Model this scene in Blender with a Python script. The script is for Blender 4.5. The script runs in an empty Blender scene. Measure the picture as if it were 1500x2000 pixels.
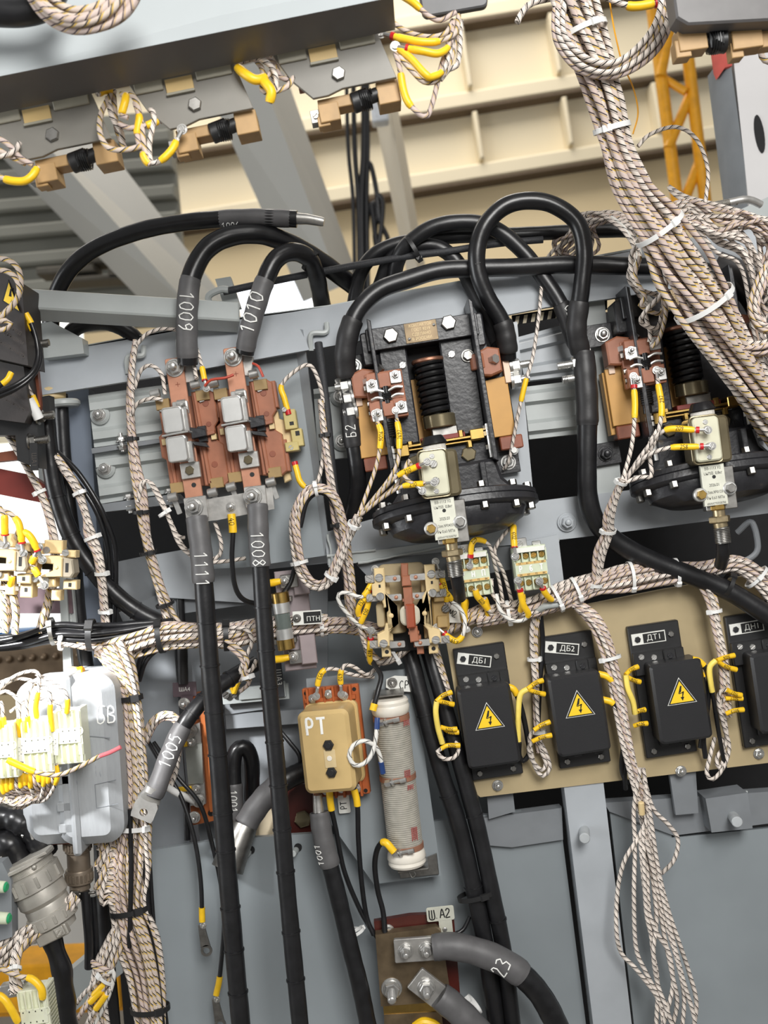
import bpy, math, random
from mathutils import Vector, Matrix
C = bpy.context.scene.collection
S = 0.0005                       # metres per photo pixel on the switchgear panel plane
D = 2000.0                       # camera distance from the panel plane in the same unit
ROLL = math.radians(9.5)
RV = Vector((math.cos(ROLL), 0, -math.sin(ROLL)))   # image right
UV_ = Vector((math.sin(ROLL), 0, math.cos(ROLL)))   # image up
OUT = Vector((0, -1, 0))
ORG = Vector((0, 0, 1.6))
# ---------------------------------------------------------------- camera
cd = bpy.data.cameras.new('camera'); cam = bpy.data.objects.new('camera', cd); C.objects.link(cam)
cam.matrix_world = Matrix.Translation(ORG + OUT * D * S) @ Matrix((RV, UV_, OUT)).transposed().to_4x4()
cd.sensor_fit = 'VERTICAL'; cd.sensor_height = 36; cd.lens = 36; cd.clip_start = 0.05; cd.clip_end = 100
cd.dof.use_dof = True; cd.dof.focus_distance = 0.95; cd.dof.aperture_fstop = 9
bpy.context.scene.camera = cam
sc = bpy.context.scene
sc.view_settings.view_transform = 'Standard'; sc.view_settings.look = 'None'
sc.view_settings.gamma = 1; sc.view_settings.use_curve_mapping = False
sc.view_settings.exposure = 0.0
# ---------------------------------------------------------------- light
wd = bpy.data.worlds.new('hall'); sc.world = wd; wd.use_nodes = True
wd.node_tree.nodes['Background'].inputs[0].default_value = (1.0, 0.99, 0.97, 1)
wd.node_tree.nodes['Background'].inputs[1].default_value = 0.3
def area(name, loc, target, size, power, col=(1, 1, 1), sy=None):
    ld = bpy.data.lights.new(name, 'AREA'); ld.energy = power; ld.color = col; ld.size = size
    if sy: ld.shape = 'RECTANGLE'; ld.size_y = sy
    o = bpy.data.objects.new(name, ld); C.objects.link(o); o.location = loc
    o.rotation_euler = (Vector(target) - Vector(loc)).to_track_quat('-Z', 'Y').to_euler()
    return o
area('hall_lamp', (0.42, -1.6, 2.36), (-0.02, 0, 1.75), 0.7, 34, (1, 0.985, 0.955))
area('hall_lamp', (1.2, -2.6, 4.4), (0.1, 0, 1.5), 1.2, 16, (1, 0.98, 0.95))
area('hall_window', (-3.2, -1.0, 2.0), (-0.2, 0, 1.5), 1.6, 56, (0.95, 0.98, 1.0))
area('hall_lamp', (0.5, 3.0, 5.6), (0.5, 4.6, 2.2), 2.0, 96, (1, 0.95, 0.88))
area('hall_lamp', (-2.0, 2.4, 5.0), (-0.6, 4.2, 2.6), 1.5, 30, (1, 0.97, 0.93))
wl = bpy.data.lights.new('added_spot', 'SPOT'); wl.energy = 170; wl.spot_size = math.radians(17); wl.spot_blend = 1.0; wl.shadow_soft_size = 0.05  # unseen spot, added to whiten the grey box at lower left
wo = bpy.data.objects.new('added_spot', wl); C.objects.link(wo); wo.location = (-0.62, -0.62, 1.95)
wo.rotation_euler = (Vector((-0.345, -0.06, 1.50)) - wo.location).to_track_quat('-Z', 'Y').to_euler()
# ---------------------------------------------------------------- placing
def W(px, py, h=0.0):
    k = (D - h) / D
    return ORG + RV * ((px - 750) * k * S) + UV_ * ((1000 - py) * k * S) + OUT * (h * S)
class Fr:
    """Place of a thing: origin where photo pixel (px,py) meets the plane h in front of the panel, turned a degrees."""
    def __init__(s, px, py, h=0.0, a=None, rx=0, ry=0):
        a = ROLL if a is None else math.radians(a)
        s.s = S * (D - h) / D
        ex = RV * math.cos(a) + UV_ * math.sin(a); ey = UV_ * math.cos(a) - RV * math.sin(a)
        R = Matrix((ex, ey, OUT)).transposed()
        R = R @ Matrix.Rotation(math.radians(ry), 3, 'Y') @ Matrix.Rotation(math.radians(rx), 3, 'X')
        s.M = Matrix.Translation(W(px, py, h)) @ R.to_4x4(); s.I = s.M.inverted()
    def loc(s, w): return (s.I @ w) / s.s                  # world point -> local px units
    def px(s, px, py, h): return s.loc(W(px, py, h))
FR = {}
def tag(o, label=None, cat=None, group=None, kind=None):
    if label: o['label'] = label
    if cat: o['category'] = cat
    if group: o['group'] = group
    if kind: o['kind'] = kind
    return o
def thing(name, label, cat, fr, group=None):
    o = bpy.data.objects.new(name, None); C.objects.link(o); o.empty_display_size = 0.01
    o.matrix_world = fr.M; FR[o.name] = fr
    return tag(o, label, cat, group)
def copy_tree(o, fr, label=None, parent=None):
    c = o.copy(); C.objects.link(c)
    if parent is None: c.matrix_world = fr.M; FR[c.name] = fr
    else: c.parent = parent
    if label: c['label'] = label
    for ch in [x for x in o.children]: copy_tree(ch, None, None, c)
    return c
def inset(pts, d):
    n = len(pts); out = []
    ar = sum(pts[i][0] * pts[(i + 1) % n][1] - pts[(i + 1) % n][0] * pts[i][1] for i in range(n))
    sg = 1 if ar > 0 else -1
    for i in range(n):
        p0, p1, p2 = Vector(pts[i - 1]), Vector(pts[i]), Vector(pts[(i + 1) % n])
        e1, e2 = (p1 - p0), (p2 - p1)
        e1 = e1.normalized() if e1.length > 1e-9 else Vector((1, 0)); e2 = e2.normalized() if e2.length > 1e-9 else e1
        n1, n2 = Vector((-e1.y, e1.x)) * sg, Vector((-e2.y, e2.x)) * sg
        m = n1 + n2; m = m.normalized() if m.length > 1e-6 else n1
        out.append(tuple(p1 + m * (d / max(0.5, m.dot(n1)))))
    return out
def rr(x, y, w, h, r=0, n=4, ang=0):
    """rounded rectangle outline centred on x, y"""
    pts = []
    if r <= 0: pts = [(-w / 2, -h / 2), (w / 2, -h / 2), (w / 2, h / 2), (-w / 2, h / 2)]
    else:
        for cx, cy, a0 in ((w / 2 - r, h / 2 - r, 0), (-w / 2 + r, h / 2 - r, 90), (-w / 2 + r, -h / 2 + r, 180), (w / 2 - r, -h / 2 + r, 270)):
            for k in range(n + 1):
                t = math.radians(a0 + 90 * k / n); pts.append((cx + r * math.cos(t), cy + r * math.sin(t)))
    ca, sa = math.cos(math.radians(ang)), math.sin(math.radians(ang))
    return [(x + p * ca - q * sa, y + p * sa + q * ca) for p, q in pts]
def ngon(x, y, r, n=6, a0=0): return [(x + r * math.cos(a0 + 2 * math.pi * k / n), y + r * math.sin(a0 + 2 * math.pi * k / n)) for k in range(n)]
def spline(P, step=7.0):
    """Catmull-Rom through 3-D points"""
    P = [Vector(p) for p in P]
    if len(P) < 3:
        L = (P[1] - P[0]).length; n = max(2, int(L / step)); return [P[0].lerp(P[1], i / n) for i in range(n + 1)]
    Q = [2 * P[0] - P[1]] + P + [2 * P[-1] - P[-2]]; out = []
    for i in range(1, len(Q) - 2):
        p0, p1, p2, p3 = Q[i - 1:i + 3]
        n = max(1, int((p2 - p1).length / step))
        for k in range(n):
            t = k / n
            out.append(0.5 * ((2 * p1) + (p2 - p0) * t + (2 * p0 - 5 * p1 + 4 * p2 - p3) * t * t + (3 * p1 - p0 - 3 * p2 + p3) * t ** 3))
    out.append(P[-1]); return out
class MB:
    """Collects shapes in local px units and links them as one mesh object."""
    def __init__(s, fr): s.fr = fr; s.v = []; s.f = []; s.luv = []; s.M = None
    def add(s, V, F, uv=None):
        b = len(s.v); V = [Vector(v) for v in V]
        if s.M is not None: V = [s.M @ v for v in V]
        s.v += V; s.f += [tuple(b + i for i in f) for f in F]; s.luv += uv if uv else [None] * len(F)
        return s
    def at(s, x=0, y=0, z=0, rx=0, ry=0, rz=0):
        s.M = Matrix.Translation((x, y, z)) @ Matrix.Rotation(math.radians(rz), 4, 'Z') @ Matrix.Rotation(math.radians(ry), 4, 'Y') @ Matrix.Rotation(math.radians(rx), 4, 'X'); return s
    def home(s): s.M = None; return s
    def prism(s, pts, z0, z1, ch=0.0, chb=0.0):
        n = len(pts)
        ar = sum(pts[i][0] * pts[(i + 1) % n][1] - pts[(i + 1) % n][0] * pts[i][1] for i in range(n))
        if ar < 0: pts = pts[::-1]
        rings = []
        if chb: rings += [(inset(pts, chb), z0), (pts, z0 + chb)]
        else: rings += [(pts, z0)]
        if ch: rings += [(pts, z1 - ch), (inset(pts, ch), z1)]
        else: rings += [(pts, z1)]
        V = [(x, y, z) for r, z in rings for x, y in r]; F = []
        for k in range(len(rings) - 1):
            for i in range(n): j = (i + 1) % n; F.append((k * n + i, k * n + j, (k + 1) * n + j, (k + 1) * n + i))
        F.append(tuple(range(n))[::-1]); F.append(tuple((len(rings) - 1) * n + i for i in range(n)))
        return s.add(V, F)
    def box(s, x, y, z0, w, h, z1, r=0.0, ch=0.8, ang=0):
        if r > 0: ch = min(ch, r * 0.7)
        return s.prism(rr(x, y, w, h, r, 4, ang), z0, z1, min(ch, w / 3, h / 3, abs(z1 - z0) / 2))
    def ppoly(s, pts, h, depth, ch=0.0):
        """plate whose front outline meets these photo pixels on the plane h (a number, or one per corner)"""
        hs = h if isinstance(h, (list, tuple)) else [h] * len(pts)
        if sum(pts[i - 1][0] * pts[i][1] - pts[i][0] * pts[i - 1][1] for i in range(len(pts))) > 0: pts = pts[::-1]; hs = list(hs)[::-1]
        fr_ = [W(p[0], p[1], q) for p, q in zip(pts, hs)]; bk = [w - OUT * depth * S for w in fr_]
        n = len(pts); V = [s.fr.loc(w) for w in bk + fr_]
        F = [(i, (i + 1) % n, n + (i + 1) % n, n + i) for i in range(n)] + [tuple(range(n))[::-1], tuple(range(n, 2 * n))]
        M, s.M = s.M, None; s.add(V, F); s.M = M; return s
    def lathe(s, prof, n=20, arc=None):
        """profile of (r, z) turned about the local z axis"""
        V = []; F = []; m = len(prof)
        for r, z in prof:
            for k in range(n): a = 2 * math.pi * k / n; V.append((r * math.cos(a), r * math.sin(a), z))
        for i in range(m - 1):
            for k in range(n): j = (k + 1) % n; F.append((i * n + k, i * n + j, (i + 1) * n + j, (i + 1) * n + k))
        if prof[0][0] > 1e-6: F.append(tuple(range(n))[::-1])
        if prof[-1][0] > 1e-6: F.append(tuple((m - 1) * n + k for k in range(n)))
        return s.add(V, F)
    def cyl(s, p0, p1, r, r1=None, n=16, ch=0.0):
        p0, p1 = Vector(p0), Vector(p1); ax = p1 - p0; L = ax.length
        M = Matrix.Translation(p0) @ ax.to_track_quat('Z', 'Y').to_matrix().to_4x4()
        O = s.M; s.M = M if O is None else O @ M
        r1 = r if r1 is None else r1
        s.lathe([(r, 0), (r1, L)] if not ch else [(r - ch, 0), (r, ch), (r1, L - ch), (r1 - ch, L)], n)
        s.M = O; return s
    def tube(s, P, r, n=8, caps=True, vscale=1.0):
        """tube along local points; r a number or a function of 0..1"""
        P = [Vector(p) for p in P]; m = len(P); V = []; F = []; uv = []
        T = [(P[min(i + 1, m - 1)] - P[max(i - 1, 0)]) for i in range(m)]
        T = [t.normalized() if t.length > 1e-9 else Vector((0, 1, 0)) for t in T]
        nrm = T[0].orthogonal().normalized(); L = 0.0; ls = []
        for i in range(m):
            if i: L += (P[i] - P[i - 1]).length
            ls.append(L)
            nrm = nrm - T[i] * nrm.dot(T[i]); nrm = nrm.normalized() if nrm.length > 1e-6 else T[i].orthogonal().normalized()
            b = T[i].cross(nrm); q = r(i / (m - 1)) if callable(r) else r
            for k in range(n): a = 2 * math.pi * k / n; V.append(P[i] + (nrm * math.cos(a) + b * math.sin(a)) * q)
        for i in range(m - 1):
            v0, v1 = ls[i] * vscale, ls[i + 1] * vscale
            for k in range(n):
                j = (k + 1) % n; F.append((i * n + k, i * n + j, (i + 1) * n + j, (i + 1) * n + k))
                uv.append(((k / n, v0), ((k + 1) / n, v0), ((k + 1) / n, v1), (k / n, v1)))
        if caps: F += [tuple(range(n))[::-1], tuple((m - 1) * n + k for k in range(n))]; uv += [None, None]
        return s.add(V, F, uv)
    def sphere(s, x, y, z, r, n=12, sz=1.0):
        O = s.M; T = Matrix.Translation((x, y, z)); s.M = T if O is None else O @ T
        s.lathe([(max(1e-7, r * math.sin(math.pi * k / 8)), -sz * r * math.cos(math.pi * k / 8)) for k in range(9)], n); s.M = O; return s
    def build(s, name, mat, parent=None, label=None, smooth=35):
        sc_ = s.fr.s; me = bpy.data.meshes.new(name)
        me.from_pydata([tuple(v * sc_) for v in s.v], [], s.f)
        if any(u is not None for u in s.luv):
            lay = me.uv_layers.new(name='UVMap').data; i = 0
            for f, u in zip(s.f, s.luv):
                for q in range(len(f)):
                    if u is not None: lay[i].uv = u[q]
                    i += 1
        me.materials.append(mat); me.validate()
        me.shade_smooth(); me.set_sharp_from_angle(angle=math.radians(smooth))
        o = bpy.data.objects.new(name, me); C.objects.link(o)
        if parent is not None: o.parent = parent
        else: o.matrix_world = s.fr.M; FR[o.name] = s.fr
        if label: o['label'] = label
        return o
# ---------------------------------------------------------------- materials
def lin(c): return tuple(((x / 255) / 12.92 if x / 255 <= 0.04045 else ((x / 255 + 0.055) / 1.055) ** 2.4) for x in c)
def mat(name, rgb, rough=0.5, metal=0.0, var=0.12, scale=60, bump=0.0, bscale=400, spec=0.5, rgb2=None, thr=0.62, coat=0.0, trans=0.0, stretch=None):
    m = bpy.data.materials.new(name); m.use_nodes = True; N = m.node_tree.nodes; L = m.node_tree.links
    b = N['Principled BSDF']; c = lin(rgb)
    b.inputs['Roughness'].default_value = rough; b.inputs['Metallic'].default_value = metal
    b.inputs['Specular IOR Level'].default_value = spec; b.inputs['Coat Weight'].default_value = coat
    if trans: b.inputs['Subsurface Weight'].default_value = trans; b.inputs['Subsurface Radius'].default_value = (0.01, 0.01, 0.008); b.inputs['Subsurface Scale'].default_value = 0.3
    tc = N.new('ShaderNodeTexCoord'); src = tc.outputs['Object']
    if stretch:
        mp = N.new('ShaderNodeMapping'); mp.inputs['Scale'].default_value = stretch; L.new(src, mp.inputs['Vector']); src = mp.outputs['Vector']
    nz = N.new('ShaderNodeTexNoise'); nz.inputs['Scale'].default_value = scale; nz.inputs['Detail'].default_value = 5; L.new(src, nz.inputs['Vector'])
    rp = N.new('ShaderNodeValToRGB'); L.new(nz.outputs['Fac'], rp.inputs['Fac'])
    e = rp.color_ramp.elements
    e[0].position = 0.3; e[0].color = tuple(x * (1 - var) for x in c) + (1,)
    e[1].position = 0.7; e[1].color = tuple(min(1, x * (1 + var)) for x in c) + (1,)
    if rgb2:
        a = e.new(thr); a.color = tuple(min(1, x * (1 + var * .8)) for x in c) + (1,); e[-1].position = min(1, thr + 0.1); e[-1].color = lin(rgb2) + (1,)
    L.new(rp.outputs['Color'], b.inputs['Base Color'])
    if bump:
        n2 = N.new('ShaderNodeTexNoise'); n2.inputs['Scale'].default_value = bscale; n2.inputs['Detail'].default_value = 3; L.new(src, n2.inputs['Vector'])
        bm = N.new('ShaderNodeBump'); bm.inputs['Strength'].default_value = bump; bm.inputs['Distance'].default_value = 0.0006
        L.new(n2.outputs['Fac'], bm.inputs['Height']); L.new(bm.outputs['Normal'], b.inputs['Normal'])
    return m
def wire_mat(name, base, marks, pitch=14.0, rough=0.75):
    """braided sheath with a coloured tracer thread wound round it"""
    m = bpy.data.materials.new(name); m.use_nodes = True; N = m.node_tree.nodes; L = m.node_tree.links; b = N['Principled BSDF']
    b.inputs['Roughness'].default_value = rough; b.inputs['Specular IOR Level'].default_value = 0.25
    uv = N.new('ShaderNodeUVMap'); sp = N.new('ShaderNodeSeparateXYZ'); L.new(uv.outputs['UV'], sp.inputs[0])
    ml = N.new('ShaderNodeMath'); ml.operation = 'MULTIPLY'; ml.inputs[1].default_value = 1 / pitch; L.new(sp.outputs['Y'], ml.inputs[0])
    ad = N.new('ShaderNodeMath'); ad.operation = 'MULTIPLY_ADD'; ad.inputs[1].default_value = 2; L.new(sp.outputs['X'], ad.inputs[0]); L.new(ml.outputs[0], ad.inputs[2])
    frc = N.new('ShaderNodeMath'); frc.operation = 'FRACT'; L.new(ad.outputs[0], frc.inputs[0])
    rp = N.new('ShaderNodeValToRGB'); rp.color_ramp.interpolation = 'CONSTANT'; L.new(frc.outputs[0], rp.inputs['Fac'])
    e = rp.color_ramp.elements; e[0].position = 0; e[0].color = lin(base) + (1,); e[1].position = 0.97; e[1].color = lin(base) + (1,)
    for p0, p1, col in marks:
        a = e.new(p0); a.color = lin(col) + (1,); a = e.new(p1); a.color = lin(base) + (1,)
    oi = N.new('ShaderNodeTexCoord'); nz = N.new('ShaderNodeTexNoise'); nz.inputs['Scale'].default_value = 60; L.new(oi.outputs['Object'], nz.inputs['Vector'])
    mr = N.new('ShaderNodeMapRange'); mr.inputs['To Min'].default_value = 0.72; mr.inputs['To Max'].default_value = 1.12; L.new(nz.outputs['Fac'], mr.inputs['Value'])
    mx = N.new('ShaderNodeMix'); mx.data_type = 'RGBA'; mx.blend_type = 'MULTIPLY'; mx.inputs['Factor'].default_value = 1
    L.new(rp.outputs['Color'], mx.inputs['A']); L.new(mr.outputs['Result'], mx.inputs['B']); L.new(mx.outputs['Result'], b.inputs['Base Color'])
    wv = N.new('ShaderNodeTexNoise'); wv.inputs['Scale'].default_value = 1500; L.new(oi.outputs['Object'], wv.inputs['Vector'])
    bm = N.new('ShaderNodeBump'); bm.inputs['Strength'].default_value = 0.35; bm.inputs['Distance'].default_value = 0.0004
    L.new(wv.outputs['Fac'], bm.inputs['Height']); L.new(bm.outputs['Normal'], b.inputs['Normal'])
    return m
def lit(name, rgb, power):
    m = bpy.data.materials.new(name); m.use_nodes = True; b = m.node_tree.nodes['Principled BSDF']
    b.inputs['Base Color'].default_value = lin(rgb) + (1,); b.inputs['Emission Color'].default_value = lin(rgb) + (1,); b.inputs['Emission Strength'].default_value = power
    return m
GREY = mat('grey_enamel', (166, 171, 176), 0.42, 0, 0.07, 25, 0.12, 120, coat=0.1)
GREYD = mat('grey_enamel_dull', (122, 126, 130), 0.5, 0, 0.1, 25, 0.1, 150)
GREYL = mat('pale_grey_enamel', (172, 177, 176), 0.4, 0, 0.06, 25, 0.08, 120)
SHEET = mat('grey_sheet_enamel', (136, 143, 147), 0.38, 0, 0.05, 14, 0.06, 90, coat=0.15)
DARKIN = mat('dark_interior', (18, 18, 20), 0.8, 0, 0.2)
RUBBER = mat('black_rubber', (27, 27, 29), 0.36, 0, 0.25, 90, 0.15, 300)
RUBBERS = mat('glossy_black_rubber', (24, 24, 26), 0.3, 0, 0.25, 90, 0.2, 160)
SHRINK = mat('heat_shrink', (88, 87, 88), 0.5, 0, 0.15, 70, 0.25, 160)
SHRINKB = mat('black_heat_shrink', (38, 37, 38), 0.48, 0, 0.15, 70, 0.3, 160)
BLACKP = mat('black_plastic', (34, 34, 35), 0.42, 0, 0.1, 60, 0.1, 500)
BLACKM = mat('black_painted_iron', (40, 40, 43), 0.36, 0, 0.25, 70, 0.5, 220, rgb2=(70, 64, 58), thr=0.68)
ZINC = mat('zinc_plated_steel', (200, 199, 196), 0.28, 0.8, 0.12, 200)
STEEL = mat('worn_steel', (150, 148, 144), 0.38, 1.0, 0.2, 150)
ALU = mat('tinned_metal', (186, 184, 180), 0.36, 0.7, 0.2, 90, 0.2, 200)
TIN = mat('bright_tin_plate', (196, 196, 194), 0.36, 0.6, 0.08, 60)
COPPER = mat('dull_copper', (178, 128, 104), 0.55, 0.5, 0.14, 70)
COPPERB = mat('brown_copper', (150, 108, 88), 0.45, 0.8, 0.25, 60, rgb2=(70, 52, 44))
BRASS = mat('brass', (190, 158, 92), 0.3, 1.0, 0.15, 90)
BRONZE = mat('old_copper_bar', (122, 106, 84), 0.5, 0.7, 0.35, 50, 0.2, 100)
BAKE = mat('brown_phenolic', (154, 98, 72), 0.5, 0, 0.14, 60, 0.1, 300)
BAKED = mat('dark_brown_phenolic', (132, 74, 52), 0.45, 0, 0.2, 60, 0.1, 300)
REDB = mat('maroon_laminate', (76, 30, 24), 0.4, 0, 0.2, 40, 0.1, 200)
CREAM = mat('cream_plastic', (214, 190, 142), 0.5, 0, 0.08, 60, 0.08, 300)
TAN = mat('aged_tan_plastic', (200, 172, 118), 0.42, 0, 0.1, 26, 0.04, 200, rgb2=(150, 118, 70), thr=0.72)
OCHRE = mat('ochre_laminate', (194, 146, 76), 0.5, 0, 0.1, 30, 0.05, 200)
IVORY = mat('ivory_laminate', (174, 157, 122), 0.45, 0, 0.12, 14, 0.05, 150)
PALEP = mat('pale_fibre', (232, 206, 184), 0.6, 0, 0.05)
MINT = mat('pale_green_plastic', (206, 214, 188), 0.4, 0, 0.08, 60, trans=0.2)
YEL = mat('yellow_sleeve', (244, 196, 36), 0.4, 0, 0.08, 120)
YELP = mat('yellow_enamel', (226, 158, 22), 0.4, 0, 0.15, 30, 0.05, rgb2=(150, 100, 30), thr=0.72)
YELS = mat('yellow_sticker', (240, 200, 40), 0.45, 0, 0.04)
REDP = mat('red_sleeve', (190, 30, 34), 0.4, 0, 0.1)
REDW = mat('red_wire', (176, 66, 48), 0.45, 0, 0.1)
PINK = mat('pink_insulation', (228, 120, 128), 0.45, 0, 0.1)
WHITEP = mat('white_nylon', (226, 226, 224), 0.4, 0, 0.05)
PAINT = mat('white_paint', (236, 236, 232), 0.6, 0, 0.05)
INK = mat('black_ink', (18, 18, 18), 0.6, 0, 0.05)
CERAM = mat('white_ceramic', (226, 220, 208), 0.4, 0, 0.08, 40)
NICHR = mat('resistance_wire', (178, 174, 164), 0.5, 0.2, 0.12, 150)
PAPER = mat('white_label', (226, 226, 220), 0.6, 0, 0.05)
METLAB = mat('pale_metal_label', (206, 206, 192), 0.5, 0.3, 0.08, 90)
GREEN = mat('green_plastic', (40, 158, 104), 0.4, 0, 0.1)
BLUEP = mat('blue_sleeve', (40, 66, 120), 0.4, 0, 0.1)
GLAZE = mat('greenish_glass_tube', (96, 104, 100), 0.25, 0, 0.1)
SPRING = mat('black_spring_steel', (22, 22, 23), 0.3, 0, 0.2)
OLIVE = mat('olive_brown_enamel', (126, 116, 92), 0.22, 0.65, 0.25, 30)
MAROON = mat('red_oxide_paint', (120, 44, 36), 0.5, 0, 0.1)
BRAID = mat('black_braided_sleeve', (44, 45, 48), 0.6, 0, 0.4, 900, 0.6, 1500)
CASTG = mat('grey_cast_alloy', (172, 168, 160), 0.45, 0.4, 0.15, 60, 0.1, 300)
WIREB = wire_mat('braided_wire_black_tracer', (230, 219, 209), [(0.05, 0.24, (34, 30, 28)), (0.36, 0.44, (90, 78, 70))])
WIREY = wire_mat('braided_wire_yellow_tracer', (210, 194, 182), [(0.05, 0.2, (36, 32, 28)), (0.24, 0.38, (208, 172, 50))], 17)
WIREP = wire_mat('braided_wire_violet_tracer', (206, 188, 180), [(0.05, 0.2, (60, 44, 50)), (0.3, 0.38, (196, 162, 60))], 16)
WIREW = wire_mat('white_wire_black_tracer', (232, 230, 224), [(0.05, 0.17, (24, 24, 24))], 22, 0.5)
WM = [WIREB, WIREY, WIREP]
# ---------------------------------------------------------------- shared builders
def hexbolt(mb, x, y, z, r, head=None, washer=True, stud=0, n=6, rot=0.2):
    """hexagon head or nut on a washer, with an optional threaded stud end"""
    h = head if head is not None else r * 0.7
    if washer: mb.prism(ngon(x, y, r * 1.28, 20), z, z + r * 0.18, r * 0.06); mb.prism(ngon(x, y, r * 1.02, 18), z + r * 0.18, z + r * 0.36, r * .05); z += r * 0.36
    mb.prism(ngon(x, y, r, 6, rot), z, z + h, r * 0.12, r * .05)
    if stud:
        O = mb.M; T = Matrix.Translation((x, y, z + h)); mb.M = T if O is None else O @ T
        q = r * 0.52; prof = []; k = max(2, int(stud / 2.2))
        for i in range(k): prof += [(q, stud * i / k), (q * 0.88, stud * (i + .5) / k)]
        prof += [(q * .8, stud), (q * .5, stud + q * .15)]; mb.lathe(prof, 12); mb.M = O
    return mb
def screw(mb, x, y, z, r, rot=0.6):
    """slotted pan-head screw"""
    h = r * 0.5; c, s_ = math.cos(rot), math.sin(rot); w = r * 0.16
    for sg in (1, -1):
        a0 = math.asin(w / r); pts = [(r * math.cos(a0 + (math.pi - 2 * a0) * k / 10), r * math.sin(a0 + (math.pi - 2 * a0) * k / 10)) for k in range(11)]
        pts = [(sg * (p * c - q * s_) + x, sg * (p * s_ + q * c) + y) for p, q in pts]
        mb.prism(pts, z, z + h, r * 0.15)
    mb.prism(ngon(x, y, r, 20), z, z + h * 0.45); return mb
def inframe(fr, pts): return [fr.px(*p) for p in pts]
def pathpx(pts, step=8.0): return spline(pts, step)
def strand(fr, pts, r, name, mat_, parent, n=7, step=8.0, label=None, taper=None):
    """round strand through photo pixels with heights; r in photo px on the panel plane"""
    P = [fr.px(p[0], p[1], p[2]) for p in pathpx(pts, step)]
    k = S / fr.s; h0 = sum(p[2] for p in pts) / len(pts)
    rr_ = r * k * (D - h0) / D
    mb = MB(fr); mb.tube(P, (lambda t: rr_ * taper(t)) if taper else rr_, n, True, fr.s / S)
    return mb.build(name, mat_, parent, label, 60)
def sub(pts, t0, t1, step=4.0):
    """the piece of a spline between two fractions of its length, as dense points"""
    P = spline(pts, step); L = [0.0]
    for a, b in zip(P, P[1:]): L.append(L[-1] + (b - a).length)
    T = L[-1]; lo, hi = t0 * T, t1 * T
    def at(l):
        for i in range(1, len(L)):
            if L[i] >= l - 1e-9: return P[i - 1].lerp(P[i], (l - L[i - 1]) / max(1e-9, L[i] - L[i - 1]))
        return P[-1]
    return [tuple(at(lo))] + [tuple(p) for p, l in zip(P, L) if lo + .5 < l < hi - .5] + [tuple(at(hi))]
def frame_at(pts, t):
    P = spline(pts, 4.0); L = [0.0]
    for a, b in zip(P, P[1:]): L.append(L[-1] + (b - a).length)
    i = min(range(len(L)), key=lambda k: abs(L[k] - t * L[-1])); i = max(1, min(len(P) - 2, i))
    return P[i], (P[i + 1] - P[i - 1]).normalized()
GL = {'0': [[(.3, 1), (.08, .75), (.05, .35), (.22, 0), (.42, .1), (.52, .5), (.5, .85), (.3, 1)]], '1': [[(.12, .72), (.34, 1), (.3, 0)]],
 '2': [[(.06, .78), (.2, 1), (.42, .95), (.46, .7), (.25, .35), (.03, 0), (.52, .03)]], '3': [[(.08, .95), (.3, 1), (.46, .8), (.25, .55), (.48, .38), (.4, .06), (.06, .05)]],
 '4': [[(.3, 1), (.04, .4), (.54, .42)], [(.42, .7), (.38, 0)]], '5': [[(.5, 1), (.16, .98), (.1, .6), (.36, .62), (.48, .35), (.34, .03), (.04, .06)]],
 '6': [[(.42, 1), (.12, .6), (.06, .25), (.25, 0), (.48, .2), (.34, .48), (.1, .36)]], '8': [[(.3, .55), (.1, .78), (.3, 1), (.48, .8), (.3, .55), (.06, .25), (.28, 0), (.5, .22), (.3, .55)]],
 '9': [[(.44, .6), (.2, .5), (.08, .75), (.26, 1), (.46, .85), (.44, .4), (.2, 0)]], '7': [[(.05, 1), (.5, 1), (.2, 0)]],
 'Б': [[(.48, 1), (.08, 1), (.06, 0), (.38, .02), (.46, .28), (.34, .5), (.08, .5)]], 'В': [[(.06, 0), (.08, 1), (.36, .95), (.4, .65), (.1, .54), (.44, .4), (.42, .08), (.06, 0)]],
 'Р': [[(.08, 0), (.1, 1), (.4, .96), (.46, .7), (.36, .5), (.1, .48)]], 'Т': [[(.0, 1), (.56, 1)], [(.3, 1), (.28, 0)]], 'Н': [[(.06, 1), (.06, 0)], [(.5, 1), (.5, 0)], [(.06, .5), (.5, .5)]],
 'П': [[(.06, 0), (.06, 1), (.5, 1), (.5, 0)]], 'Ш': [[(.02, 1), (.04, 0), (.58, 0), (.56, 1)], [(.3, 1), (.3, 0)]], 'А': [[(.0, 0), (.26, 1), (.52, 0)], [(.1, .35), (.44, .35)]],
 'С': [[(.48, .85), (.3, 1), (.08, .7), (.08, .3), (.28, 0), (.5, .14)]], '.': [[(.2, .0), (.22, .06)]], 'М': [[(.0, 0), (.08, 1), (.3, .3), (.52, 1), (.6, 0)]], '-': [[(.1, .5), (.45, .5)]], 'б': [[(.5, 1), (.15, .85), (.06, .3), (.26, 0), (.48, .22), (.3, .52), (.1, .4)]]}
def glyphs(txt, size, adv=0.68):
    """stroke lettering: polylines in a line of text that starts at 0,0"""
    out = []; x = 0
    for ch in txt:
        for st in GL.get(ch, []): out.append([((x + p) * size, q * size) for p, q in st])
        x += adv
    return out, x * size
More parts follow.
